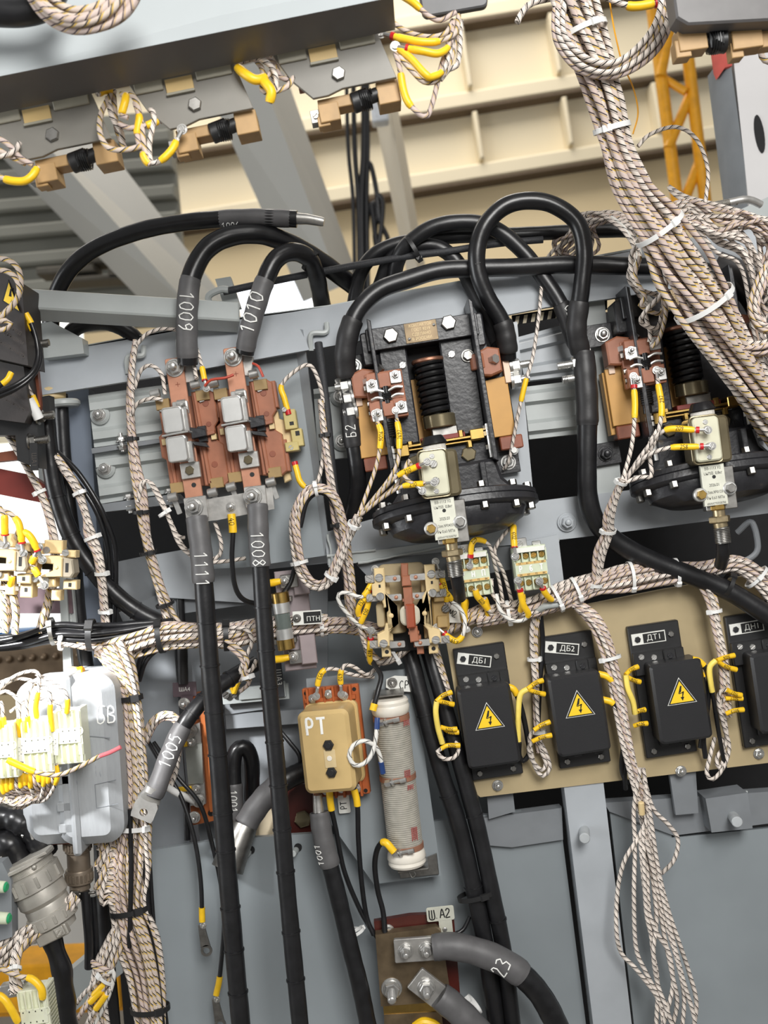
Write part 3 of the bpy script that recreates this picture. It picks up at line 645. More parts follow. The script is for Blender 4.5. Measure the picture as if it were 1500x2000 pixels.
# ---------------------------------------------------------------- ribbed resistor boxes
def ribbed(pts, h, label, bolts, m=GREYL, rib=1):
    cx = sum(p[0] for p in pts) / len(pts); cy = sum(p[1] for p in pts) / len(pts); fr = Fr(cx, cy, h)
    ob = thing('resistor_box', label, 'resistor box', fr, 'ribbed grey resistor boxes')
    mb = MB(fr); mb.ppoly(pts, h, 26); mb.build('casing', m, ob)
    A, B, Cc, Dd = [Vector(p) for p in pts]   # tl tr br bl
    def L(u, v): return (A.lerp(B, u)).lerp(Dd.lerp(Cc, u), v)
    for v0, v1 in ((.08, .36), (.64, .92)) if rib else ((.0, .14),):
        mb = MB(fr); q = [L(0, v0), L(1, v0), L(1, v1), L(0, v1)]; q2 = [L(0, v0 + .07), L(1, v0 + .07), L(1, v1 - .07), L(0, v1 - .07)]
        V = [fr.px(p.x, p.y, h) for p in q] + [fr.px(p.x, p.y, h + 13) for p in q2]
        mb.add(V, [(3, 2, 1, 0), (4, 5, 6, 7), (0, 1, 5, 4), (1, 2, 6, 5), (2, 3, 7, 6), (3, 0, 4, 7)]); mb.build('rib', m, ob)
    for x, y in bolts:
        mb = MB(fr); p = fr.px(x, y, h + 2); mb.lathe([(1e-6, 0)], 4) if 0 else None
        mb.prism(ngon(p.x, p.y, 19, 24), p.z, p.z + 9, 5); w = mb.build('insulator_washer', m, ob)
        mb = MB(fr); hexbolt(mb, p.x, p.y, p.z + 9, 10, 7, True, 7); mb.build('bolt', ZINC, w)
    return ob
ribbed([(172, 772), (333, 750), (338, 853), (184, 874)], -24, 'upper pale grey ribbed resistor box left of the brown contactors', ((196, 811),))
ribbed([(184, 884), (338, 864), (338, 962), (196, 984)], -24, 'lower pale grey ribbed resistor box left of the brown contactors', ((207, 915),))
ribbed([(1006, 660), (1180, 612), (1200, 724), (1026, 744)], -46, 'upper grey ribbed resistor box between the two black contactors', (), GREY)
ribbed([(1022, 756), (1200, 734), (1215, 838), (1034, 858)], -46, 'lower grey ribbed resistor box between the two black contactors', (), GREYL)
ribbed([(612, 760), (700, 748), (712, 890), (622, 900)], -50, 'narrow grey resistor box behind the braided black conduit', ((664, 775), (668, 862)), GREYL, 0)
# clamp bolts on the rails of the left boxes
fr = Fr(265, 985, -20); ob = thing('clamp_rail', 'grey clamp rail with two bolts under the lower left resistor box', 'rail', fr)
mb = MB(fr); mb.ppoly([(196, 985), (345, 964), (352, 972), (360, 982), (204, 1000)], -6, 40); mb.build('rail', GREYD, ob)
for x in (250, 330):
    mb = MB(fr); p = fr.px(x, 980 - (x - 250) * .14, -6); mb.cyl((p.x, p.y - 22, p.z - 10), (p.x, p.y + 14, p.z - 10), 5, n=12); mb.prism(ngon(p.x, p.y + 6, 1, 6), 0, 1) if 0 else None
    mb.at(p.x, p.y + 6, p.z - 10, -90); hexbolt(mb, 0, 0, 0, 9, 6); mb.home(); mb.at(p.x, p.y - 8, p.z - 10, 90); hexbolt(mb, 0, 0, 0, 9, 6); mb.home(); mb.build('bolt', ZINC, ob)
fr = Fr(240, 865, -14); ob = thing('clamp_rail', 'grey clamp rail with one bolt between the two left resistor boxes', 'rail', fr)
mb = MB(fr); mb.ppoly([(178, 876), (352, 851), (352, 858), (180, 886)], -4, 40); mb.build('rail', GREYD, ob)
mb = MB(fr); p = fr.px(238, 866, -2); mb.cyl((p.x, p.y - 16, p.z), (p.x, p.y + 20, p.z), 4.5, n=12); mb.at(p.x, p.y + 3, p.z, -90); hexbolt(mb, 0, 0, 0, 9, 6); mb.at(p.x, p.y - 4, p.z, 90); hexbolt(mb, 0, 0, 0, 8, 6); mb.home(); mb.build('bolt', ZINC, ob)
# ================================================================ brown cutout contactors
def make_cutout(fr, label):
    o = thing('cutout_contactor', label, 'contactor', fr, 'brown cutout contactors')
    def P(name, m, fn, parent=o, label=None): mb = MB(fr); fn(mb); return mb.build(name, m, parent, label)
    def body(mb):
        mb.prism([(-58, 78), (-30, 84), (-28, -90), (-40, -96), (-58, -92), (-58, -30), (-66, -24), (-66, 16), (-58, 22)], 0, 34, 2)
        mb.prism([(8, 92), (42, 92), (52, 84), (52, 30), (44, 20), (44, -6), (56, -16), (56, -88), (44, -96), (8, -90)], 0, 36, 2)
        mb.box(-10, 0, -6, 50, 176, 12, 0, 1)
        mb.prism([(12, 90), (18, 90), (24, -88), (16, -88)], 36, 42, 1.5); mb.prism([(18, 12), (44, 12), (44, 5), (18, 2)], 36, 50, 1)
        mb.box(-46, -4, 34, 6, 150, 40, 0, 1); mb.box(52, 62, -6, 10, 52, 26, 0, 1.5); mb.box(56, -58, -6, 12, 62, 26, 0, 1.5)
    P('phenolic_body', BAKE, body)
    def ribs(mb):
        for y in (66, -52): mb.prism(ngon(33, y, 6, 16), 36, 37, .3)
        mb.prism(ngon(33, 26, 5, 16), 36, 37, .3)
    P('moulded_boss', BAKED, ribs)
    P('copper_strip', COPPER, lambda mb: (mb.prism(rr(-13, 6, 34, 306, 4), 44, 50, 1)))
    P('cross_mark', BAKED, lambda mb: (mb.box(-12, 108, 50, 9, 1.4, 50.3, 0, .1), mb.box(-12, 108, 50, 1.4, 9, 50.3, 0, .1)))
    for y, st in ((140, 15), (-128, 16)): P('terminal_bolt', ZINC, lambda mb: hexbolt(mb, -13, y, 50 if y > 0 else 66, 14, 9, True, st))
    P('strip_hole', INK, lambda mb: mb.prism(ngon(-10, -86, 4.5, 16), 50, 50.6))
    def clip(mb, y):
        mb.prism(rr(-25, y, 39, 49, 6), 62, 84, 2.5, 1)
    for y in (39, -16):
        c = P('contact_cover', TIN, lambda mb: clip(mb, y))
        P('cover_rim', ZINC, lambda mb: mb.tube([(-25 + px_, y + py_, 84) for px_, py_ in rr(0, 0, 35, 45, 5) + rr(0, 0, 35, 45, 5)[:1]], 1.3, 6), c)
    P('clamp_wire', ZINC, lambda mb: mb.tube([(-48, 10, 60), (-48, 11, 86), (0, 13, 86), (4, 12, 60)], 2.2, 8))
    P('armature_bracket', ZINC, lambda mb: (mb.box(-12, 62, 50, 30, 26, 58, 3, 1), mb.box(-4, 36, 50, 12, 44, 76, 2, 1), mb.box(-4, -24, 50, 12, 40, 74, 2, 1), mb.cyl((-16, 70, 62), (0, 70, 62), 7)))
    P('lower_plate', ALU, lambda mb: mb.box(-11, -58, 50, 37, 30, 58, 2, 1.2))
    P('bolt', OLIVE, lambda mb: hexbolt(mb, -12, -58, 58, 9, 5, False))
    P('arc_arm', BLACKM, lambda mb: (mb.prism([(2, 22), (30, 14), (30, 2), (2, 0)], 44, 66, 1), mb.prism([(0, -4), (26, -10), (30, -20), (4, -12)], 44, 60, 1), mb.box(20, 8, 36, 16, 30, 50)))
    for x, y, a in ((-58, 98, 40), (20, 104, 150), (-54, -102, -30), (22, -104, 30)):
        q = P('spring_clip', ZINC, lambda mb: (mb.prism(rr(x + 4, y - 18, 10, 34, 2, 3, 12), 36, 40, .6), mb.cyl((x - 8, y - 2, 50), (x + 10, y, 50), 8.5, n=18, ch=1), mb.cyl((x - 9, y - 2, 50), (x - 5, y - 2, 50), 4, n=12)))
        P('clip_seat', mat_tanseat, lambda mb: (mb.box(x + 10, y - 22 if y > 0 else y + 16, 30, 26, 20, 42, 0, 1)), q)
    P('dark_slot', INK, lambda mb: (mb.box(x, y, 34, 5, 10, 44.4, 0, .2) for x, y in ((0, 0),)) and mb.box(30, 78, 34, 5, 9, 37, 0, .2))
    P('latch_piece', CREAM, lambda mb: mb.box(40, 0, 30, 10, 11, 44, 1, 1)); P('latch_piece', CREAM, lambda mb: mb.box(-56, 4, 30, 8, 12, 42, 1, 1))
    return o
mat_tanseat = mat('olive_tan_plastic', (150, 124, 80), .5)
c1 = make_cutout(Fr(385, 862, 8, 8.5), 'brown phenolic contactor under the cable painted 1009')
c2 = copy_tree(c1, Fr(496, 842, 8, 8.5), 'brown phenolic contactor under the cable painted 1010')
# cream auxiliary switch on the right of the second one
fr = Fr(560, 838, 0, 8.5); o = thing('auxiliary_switch', 'cream auxiliary switch block on the right side of the second brown contactor', 'switch', fr)
for nm, m, fn in (('base', CREAM, lambda mb: mb.prism([(-26, 82), (-14, 78), (-10, 20), (16, 10), (16, -30), (-8, -36), (-4, -100), (-18, -104)], -6, 20, 2)),
                  ('contact_housing', mat('yellowed_plastic', (188, 172, 112), .45), lambda mb: (mb.box(12, 14, 0, 24, 38, 36, 2, 2), mb.box(20, -22, 0, 22, 34, 32, 2, 2), mb.box(8, -38, 0, 26, 18, 40, 2, 2))),
                  ('contact_window', INK, lambda mb: (mb.box(14, 6, 36, 8, 7, 36.6, 0, .2), mb.box(22, -14, 32, 8, 9, 32.6, 0, .2)))):
    mb = MB(fr); fn(mb); mb.build(nm, m, o)
for x, y in ((4, 34), (6, -40)):
    mb = MB(fr); screw(mb, x, y, 38, 5); mb.build('screw', ZINC, o)
# tinned bus strap
fr = Fr(448, 992, 36); o = thing('bus_strap', 'tinned flat bus strap bolted between the two lower contactor terminals', 'bus bar', fr)
mb = MB(fr); mb.ppoly([(362, 982), (470, 964), (531, 950), (536, 994), (424, 1016), (366, 1022)], 54, 8); mb.build('strap', ALU, o)
mb = MB(fr); p = fr.px(451, 990, 54); hexbolt(mb, p.x, p.y, p.z, 7.5, 5, True, 8); mb.build('bolt', ZINC, o)

# ================================================================ black electropneumatic contactors
def coil(mb, x, z, y0, y1, R, r, turns):
    n = turns * 20; mb.tube([(x + R * math.cos(2 * math.pi * turns * i / n), y0 + (y1 - y0) * i / n, z + R * math.sin(2 * math.pi * turns * i / n)) for i in range(n + 1)], r, 8)
def make_power(fr, label):
    o = thing('power_contactor', label, 'contactor', fr, 'black electropneumatic contactors')
    def P(name, m, fn, parent=o, label=None): mb = MB(fr); fn(mb); return mb.build(name, m, parent, label)
    P('top_bar', BLACKM, lambda mb: (mb.box(-6, 106, 0, 214, 42, 56, 2, 3), mb.box(-112, 92, -10, 26, 64, 44, 6, 3), mb.box(100, 96, -10, 26, 64, 44, 6, 3)))
    pl = P('nameplate', BRONZE, lambda mb: (mb.box(-8, 107, 56, 62, 38, 58, 1, .5)), label='worn metal nameplate')
    P('rivet', ZINC, lambda mb: (mb.sphere(-32, 96, 58, 3.2), mb.sphere(18, 116, 58, 3.2)), pl)
    for i, t in enumerate(('КОНТАКТОР', 'ГОСТ 9219', 'СДЕЛАНО', 'В РОССИИ')): text(fr, t, -8, 120 - i * 8.6, 58.1, 8, CREAM, pl, sx=.9)
    for x, y in ((-66, 108), (46, 115)): P('bolt', STEEL, lambda mb: hexbolt(mb, x, y, 56, 15, 9, False, rot=.1))
    P('left_column', BLACKM, lambda mb: mb.prism([(-94, 92), (-40, 88), (-42, -100), (-92, -100)], -6, 38, 3))
    P('right_column', BLACKM, lambda mb: mb.prism([(24, 88), (88, 86), (86, -100), (22, -98)], -6, 38, 3))
    P('back_plate', OCHRE, lambda mb: mb.box(-8, -30, -10, 80, 140, -4, 0, 1))
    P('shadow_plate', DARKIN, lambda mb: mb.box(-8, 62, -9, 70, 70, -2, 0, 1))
    P('side_plate', BLACKM, lambda mb: mb.prism([(-107, 142), (-100, 138), (-98, -140), (-106, -144)], -10, 84, 1.5))
    P('side_plate', BLACKM, lambda mb: mb.prism([(86, 150), (93, 142), (95, -160), (86, -154)], -10, 92, 1.5))
    P('coil_spring', SPRING, lambda mb: coil(mb, -2, 26, 52, -52, 25, 5.6, 9))
    P('spring_rod', BLACKM, lambda mb: mb.cyl((-2, 58, 26), (-2, -60, 26), 13))
    P('spring_cap', COPPERB, lambda mb: mb.cyl((-2, 50, 26), (-2, 58, 26), 32, n=24, ch=2))
    P('spring_seat', OLIVE, lambda mb: (mb.cyl((2, -52, 28), (2, -78, 28), 32, n=28, ch=2)))
    P('piston_nut', STEEL, lambda mb: (mb.box(8, -88, 8, 50, 22, 44, 0, 2)))
    P('insulating_bar', MAROON, lambda mb: mb.box(2, -98, 14, 84, 9, 58, 0, 1, 0))
    P('brass_crossbar', BRASS, lambda mb: (mb.box(-2, -105, 10, 176, 5, 66, 0, 1), mb.box(-2, -112, 10, 150, 4, 60, 0, 1), mb.box(66, -102, 20, 26, 20, 70, 2, 2), mb.box(-78, -112, 20, 24, 22, 70, 2, 2)))
    for x, y in ((-26, -116), (50, -118), (-62, -102), (36, -96)): P('bolt', BRASS, lambda mb: mb.cyl((x, y - 6, 56), (x, y + 6, 56), 6, n=6))
    for x, y0, y1 in ((86, -86, -150), (-98, -100, -190)):
        P('adjusting_stud', ZINC, lambda mb: (mb.cyl((x, y0, 72), (x, y1, 72), 4.4, n=10), [mb.cyl((x, y_, 72), (x, y_ - 8, 72), 8.5, n=6) for y_ in ((y0 - 3, y0 - 14, y0 - 40) if x > 0 else (y0 - 6, y0 - 17, y0 - 44))]))
    P('lower_block', BLACKM, lambda mb: (mb.box(0, -136, -10, 172, 40, 44, 2, 3),))
    P('bolt', OLIVE, lambda mb: hexbolt(mb, 46, -136, 44, 15, 8, False))
    P('bolt', OLIVE, lambda mb: hexbolt(mb, -58, -136, 44, 14, 8, False))
    # main contacts
    for sx, x0, x1, lx, ly, lw in ((-1, -158, -104, -130, 26, 46), (1, 94, 143, 112, 30, 44)):
        P('ochre_shield', OCHRE, lambda mb: (mb.prism([(x0, -2), (x1, 2), (x1, -112), (x0, -112)], 20, 30, 1)))
        P('shield_back', OCHRE, lambda mb: (mb.prism([(x0 - 4, -6), (x0 + 6, -6), (x0 + 6, -128), (x0 - 4, -128)], -8, 20, 1)))
        P('copper_contact', BAKE, lambda mb: (mb.prism([(lx - lw / 2, ly + 22), (lx, ly + 30), (lx + lw / 2, ly + 24), (lx + lw / 2, ly - 20), (lx, ly - 26), (lx - lw / 2, ly - 22)], 10, 52, 3), mb.cyl((lx + sx * -20, ly + 20, 40), (lx + sx * -20, ly - 10, 40), 16, n=18, ch=2)))
        P('bolt', ZINC, lambda mb: (mb.cyl((lx + 2 - sx * 0, ly + 4, 44), (lx + 12, ly + 4, 60), 9, n=6)))
        P('pale_strip', PALEP, lambda mb: mb.box(sx * 145, 14, 0, 12, 52, 34, 1, 1))
        P('lower_contact', BAKED, lambda mb: (mb.box(sx * 132, -126, 0, 44, 26, 34, 3, 3), coil(mb, sx * 130, 20, -118, -136, 10, 2.4, 3)))
        P('hidden_stack', BLACKM, lambda mb: mb.box(sx * 128, -40, -10, 40, 150, 6, 2, 2))
    for x, y in ((-146, -118),): P('bolt', ZINC, lambda mb: hexbolt(mb, 134, -142, 30, 7, 5))
    # auxiliary contact block
    P('auxiliary_block', BAKE, lambda mb: (mb.box(-92, 24, 44, 66, 34, 78, 2, 2), mb.box(-92, -30, 44, 70, 36, 78, 2, 2), mb.box(-92, -2, 40, 72, 90, 56, 2, 2), mb.box(-92, 24, 78, 22, 28, 86, 2, 2), mb.box(-92, -30, 78, 22, 28, 86, 2, 2)))
    for x, y in ((-116, 20), (-70, 30), (-114, -36), (-68, -28)): P('terminal_screw', ZINC, lambda mb: (mb.box(x, y - 4, 78, 22, 22, 84, 2, 1), hexbolt(mb, x, y, 84, 7, 4, True, 7)))
    P('bridge_contact', ALU, lambda mb: [mb.tube(spline([(-122, y, 84), (-110, y + 3, 84), (-92, y - 2, 84), (-74, y + 4, 84), (-60, y + 2, 84)], 4), 2.6, 6) for y in (4, -10)])
    P('plunger_spring', SPRING, lambda mb: (coil(mb, -92, 82, -2, -14, 8, 1.6, 4), mb.cyl((-92, 12, 82), (-92, -20, 82), 6), mb.cyl((-98, -48, 70), (-100, -100, 70), 9), coil(mb, -98, 70, -54, -84, 10.5, 2.4, 7)))
    P('bolt', STEEL, lambda mb: (mb.cyl((-124, 16, 58), (-132, 16, 58), 8, n=6), mb.cyl((-124, -14, 58), (-130, -14, 58), 6, n=6), mb.cyl((-124, -32, 58), (-130, -32, 58), 6, n=6), mb.cyl((-100, 46, 58), (-92, 52, 62), 8, n=6)))
    P('bolt', STEEL, lambda mb: hexbolt(mb, 74, 50, 40, 10, 7, True)); P('screw', ZINC, lambda mb: screw(mb, 44, 58, 38, 7)); P('screw', ZINC, lambda mb: screw(mb, -52, 52, 38, 7))
    # neck casting and diaphragm chamber
    P('neck_casting', BLACKM, lambda mb: (mb.prism([(-92, -152), (92, -152), (100, -190), (128, -222), (-126, -222), (-98, -190)], -8, 76, 6), mb.box(-30, -186, 70, 10, 60, 104, 2, 2), mb.box(64, -186, 66, 10, 60, 98, 2, 2)))
    def disc(mb):
        mb.M = Matrix.Translation((2, -232, 70)) @ Matrix.Rotation(math.radians(-17), 4, 'X') @ Matrix.Rotation(math.radians(90), 4, 'X') @ Matrix.Diagonal((1, .46, 1, 1))
        mb.lathe([(60, -26), (110, -14), (150, -12), (156, -9), (156, 0), (152, 2), (158, 3), (158, 14), (150, 18), (132, 20), (124, 38), (96, 52), (1e-6, 56)], 64); mb.home()
    P('diaphragm_chamber', BLACKM, disc)
    BM = Matrix.Translation((2, -232, 70)) @ Matrix.Rotation(math.radians(-17), 4, 'X') @ Matrix.Rotation(math.radians(90), 4, 'X')
    for k in range(12):
        a = 2 * math.pi * (k + .3) / 12
        def fb(mb):
            mb.M = BM @ Matrix.Translation((142 * math.cos(a), 142 * .46 * math.sin(a), 0))
            mb.prism(ngon(0, 0, 8, 6), 18, 30, 1); mb.prism(ngon(0, 0, 8, 6), -22, -11, 1); mb.cyl((0, 0, -12), (0, 0, 19), 4, n=8); mb.M = None
        P('flange_bolt', STEEL, fb)
    # mounting feet
    for x, y in ((118, -162), (-150, 70)):
        P('mounting_foot', BLACKM, lambda mb: mb.box(x, y, -12, 56, 44, -2, 2, 1)); P('bolt', ZINC, lambda mb: hexbolt(mb, x + 6, y, -2, 12, 8, True, 7))
    return o
p1 = make_power(Fr(845, 762, 10, 9), 'black pneumatic contactor in the middle, spring and nameplate uncovered')
p2 = copy_tree(p1, Fr(1330, 700, 10, 9), 'black pneumatic contactor at right, partly behind the hanging wire harness')
# solenoid valves
def make_valve(fr, label, date, serial):
    o = thing('solenoid_valve', label, 'valve', fr, 'solenoid valves')
    def P(name, m, fn, parent=o, label=None): mb = MB(fr); fn(mb); return mb.build(name, m, parent, label)
    P('coil_housing', OLIVE, lambda mb: (mb.prism(rr(2, 0, 78, 92, 10), -40, 10, 5)))
    P('terminal_cover', mat('ivory_plastic', (206, 204, 180), .4, 0, .05), lambda mb: mb.prism(rr(-8, 2, 50, 86, 8), 10, 24, 3))
    P('seam_rim', OLIVE, lambda mb: mb.tube([(-8 + a, 2 + b, 12) for a, b in rr(0, 0, 56, 92, 8) + rr(0, 0, 56, 92, 8)[:1]], 2, 6))
    for y in (35, -33): P('cross_screw', ZINC, lambda mb: (mb.prism(ngon(-9, y, 5, 16), 24, 25.5, .5), mb.box(-9, y, 25.5, 5, 1.2, 26, 0, .2), mb.box(-9, y, 25.5, 1.2, 5, 26, 0, .2)))
    for y in (20, -13): P('terminal_screw', ZINC, lambda mb: screw(mb, -8, y, 25, 7.5, .9))
    P('wound_neck', mat('wound_tape', (206, 202, 194), .7, 0, .15, 300, .6, 500), lambda mb: mb.cyl((0, 44, -14), (0, 62, -14), 23, n=24))
    P('rubber_cap', RUBBERS, lambda mb: (mb.cyl((0, 58, -14), (-1, 76, -14), 27, 20, 28, 2)))
    P('valve_body', STEEL, lambda mb: (mb.box(14, -96, -30, 62, 84, -8, 2, 2),))
    lb = P('data_label', METLAB, lambda mb: mb.prism([(-22, -48), (24, -48), (24, -128), (-22, -128)], -8, 2, .8))
    for i, (t, s_) in enumerate((('ВВ-1113 У2', 8), ('Uн75В  0,8кг', 8), ('', 8), (date, 8), ('Зав.№' + serial, 7.6), ('Рн 0,63 МПа', 7.6), ('6МАА77035007М', 6))):
        if t: text(fr, t, 1, -55 - (0, 10, 20, 33, 47, 58, 69)[i], 2.1, s_, INK, lb, sx=.8)
    P('label_hole', INK, lambda mb: mb.prism(ngon(2, -72, 3.6, 14), 2, 2.5), lb)
    for x, y, m in ((-28, -104, BRASS), (30, -98, STEEL)):
        b = P('bolt', m, lambda mb: hexbolt(mb, x, y, 4, 9.5, 9, False)); P('washer', TIN, lambda mb: mb.prism(ngon(x, y, 13.5, 24), -6, 4, 1.5), b)
    P('brass_plug', BRASS, lambda mb: mb.cyl((6, -128, -12), (6, -138, -12), 17, n=6, ch=2))
    P('pipe_fitting', mat('stained_steel_fitting', (176, 160, 128), .35, .9, .3, 90), lambda mb: (mb.cyl((8, -138, -14), (8, -152, -14), 12), mb.cyl((8, -150, -14), (8, -163, -14), 21, n=6, ch=2), mb.cyl((8, -163, -14), (9, -172, -14), 14)))
    P('threaded_pipe', STEEL, lambda mb: (mb.cyl((9, -170, -14), (10, -204, -14), 13), coil(mb, 9.5, -14, -174, -203, 14, 1.6, 9)))
    P('air_hose', RUBBER, lambda mb: mb.tube(spline([(10, -200, -18), (12, -225, -30), (14, -250, -60)], 6), 13, 14))
    return o
make_valve(Fr(856, 926, 168, 7.5), 'solenoid valve with olive housing in front of the middle black contactor', '2025.03', '0433')
make_valve(Fr(1383, 860, 168, 7), 'solenoid valve with olive housing in front of the right black contactor', '2026.01', '0123')

# ================================================================ tan interlock relay in the centre
fr = Fr(795, 1188, 30, 4); o = thing('interlock_relay', 'cream open contact relay with brown centre bar above the black cables', 'relay', fr)
def P(name, m, fn, parent=None, label=None): mb = MB(fr); fn(mb); return mb.build(name, m, parent or o, label)
P('base_plate', IVORY, lambda mb: mb.prism(rr(-6, 40, 92, 96, 12), -20, -8, 2)); P('base_plate', BLACKP, lambda mb: mb.prism(rr(0, -40, 80, 90, 12), -26, -14, 2))
P('centre_bar', BAKE, lambda mb: (mb.box(0, 76, 8, 14, 26, 30, 0, 2, -3), mb.box(2, 56, 16, 18, 20, 40, 0, 2), mb.box(3, 24, 22, 17, 40, 50, 0, 2), mb.box(3, 20, 22, 22, 6, 46, 0, 1), mb.box(9, -46, 22, 17, 30, 46, 0, 2, 4), mb.box(9, -44, 22, 21, 5, 44, 0, 1), mb.box(15, -62, 10, 15, 22, 34, 0, 2), mb.box(20, -78, 0, 13, 20, 24, 0, 2)))
P('armature_block', mat('red_brown_phenolic', (150, 70, 42), .45), lambda mb: mb.prism(rr(5, -10, 17, 46, 3), 24, 62, 3)); P('armature_washer', mat('grey_felt', (196, 190, 170), .7), lambda mb: mb.prism(rr(4, -10, 38, 38, 12), 30, 48, 3))
for sx in (-1, 1):
    def fr_(mb):
        t = lambda pts: [(sx * x + (-3 if sx < 0 else 2), y) for x, y in pts]
        mb.prism(t([(36, 84), (56, 84), (56, 56), (62, 54), (62, 32), (46, 28), (42, 14), (42, 8), (18, 8), (18, -22), (40, -22), (44, -36), (58, -42), (58, -66), (36, -66), (34, -40), (26, -30), (28, 24), (36, 36)]), 16, 44, 2)
        mb.prism(t([(34, -66), (52, -66), (52, -88), (34, -88)]), -6, 30, 2); mb.prism(t([(28, 60), (44, 60), (44, -60), (28, -60)]), -12, 12, 2)
    P('contact_frame', CREAM, fr_)
    for y in (62, 26, -64):
        q = P('contact_strip', mat('nickel_strip', (206, 198, 182), .35, .8) if 0 else ALU, lambda mb: (mb.box(sx * 24, y, 38, 30, 13, 41, 3, .6), mb.box(sx * 36, y, 22, 5, 13, 40, 0, .6))); P('copper_rivet', COPPER, lambda mb: mb.sphere(sx * 20, y, 41, 4, 12, .6), q)
        P('screw', ZINC, lambda mb: screw(mb, sx * 50, y + 4, 44, 8, .9 + y)); P('terminal_tab', ALU, lambda mb: (mb.box(sx * 66, y + 2, 30, 22, 15, 34, 2, .6), screw(mb, sx * 70, y + 3, 34, 7, .3 + y)))
    P('rivet', CREAM, lambda mb: mb.sphere(sx * 32, -8, 44, 5, 12, .5)); P('slot', INK, lambda mb: (mb.box(sx * 50, 50, 44, 4, 6, 44.4, 0, .1), mb.prism(ngon(sx * 45, -78, 4, 12), 30, 30.6)))
P('coil_housing', mat('tan_lacquer', (170, 142, 92), .5), lambda mb: (mb.prism(rr(64, -6, 32, 84, 12), -16, 18, 3), mb.box(62, 22, 18, 20, 22, 30, 2, 2), mb.box(66, -28, 18, 20, 22, 30, 2, 2)))
P('screw', STEEL, lambda mb: screw(mb, 74, -4, 20, 8)); P('coil', IVORY, lambda mb: (mb.cyl((-24, 26, 0), (-22, -46, 0), 18, n=18, ch=2), mb.prism(rr(-52, -8, 16, 46, 6), -10, 24, 2)))

# ================================================================ small terminal relays with painted letters
def make_terminal(fr, label, letters):
    o = thing('terminal_relay', label, 'relay', fr, 'small pale green terminal relays')
    def P(name, m, fn, parent=o, label=None): mb = MB(fr); fn(mb); return mb.build(name, m, parent, label)
    P('housing', MINT, lambda mb: (mb.box(0, 0, -30, 62, 84, 8, 2, 2), mb.box(0, 1, 8, 62, 26, 16, 1, 1), [mb.box(-31 + k * 15.5, y, 4, 2.6, 24, 18, 0, .5) for k in range(5) for y in (26, -27)], mb.box(0, 42, -20, 62, 5, 20, 0, 1)))
    P('contact_base', CREAM, lambda mb: mb.box(0, -10, -34, 56, 70, -28, 1, 1))
    for k in range(4):
        for y in (26, -26): P('terminal_screw', BRASS, lambda mb: screw(mb, -23.2 + k * 15.5, y, 9, 6, .6 + k + y))
    P('number_strip', mat('orange_strip', (214, 178, 110), .5), lambda mb: (mb.box(0, 12, 16, 58, 5, 16.4, 0, .1), mb.box(0, -10, 16, 58, 5, 16.4, 0, .1)))
    for k, n_ in enumerate(('53', '61', '71', '83')): text(fr, n_, -22 + k * 15, 12, 16.6, 5, INK, o); text(fr, ('54', '62', '72', '84')[k], -22 + k * 15, -10, 16.6, 5, INK, o)
    P('data_strip', PAPER, lambda mb: mb.box(2, 38, 12, 54, 9, 20.4, 0, .2))
    P('clip', ZINC, lambda mb: (mb.box(-14, 52, -10, 26, 18, 0, 2, 1), screw(mb, -16, 50, 0, 7), mb.box(18, 48, -12, 16, 8, 0, 2, 1)))
    for i, ch in enumerate(letters): paint(fr, ch, -24 + i * 20, -4, 16.6, 11, 0, 1.3, parent=o)
    P('shell_back', GREYD, lambda mb: mb.box(0, -4, -40, 64, 80, -33, 1, 1))
    return o
make_terminal(Fr(924, 1122, 40, 7.5), 'small pale green terminal relay painted with letters РНП', 'РНП')
make_terminal(Fr(1036, 1110, 60, 7), 'small pale green terminal relay painted with letters РбТ', 'РбТ')

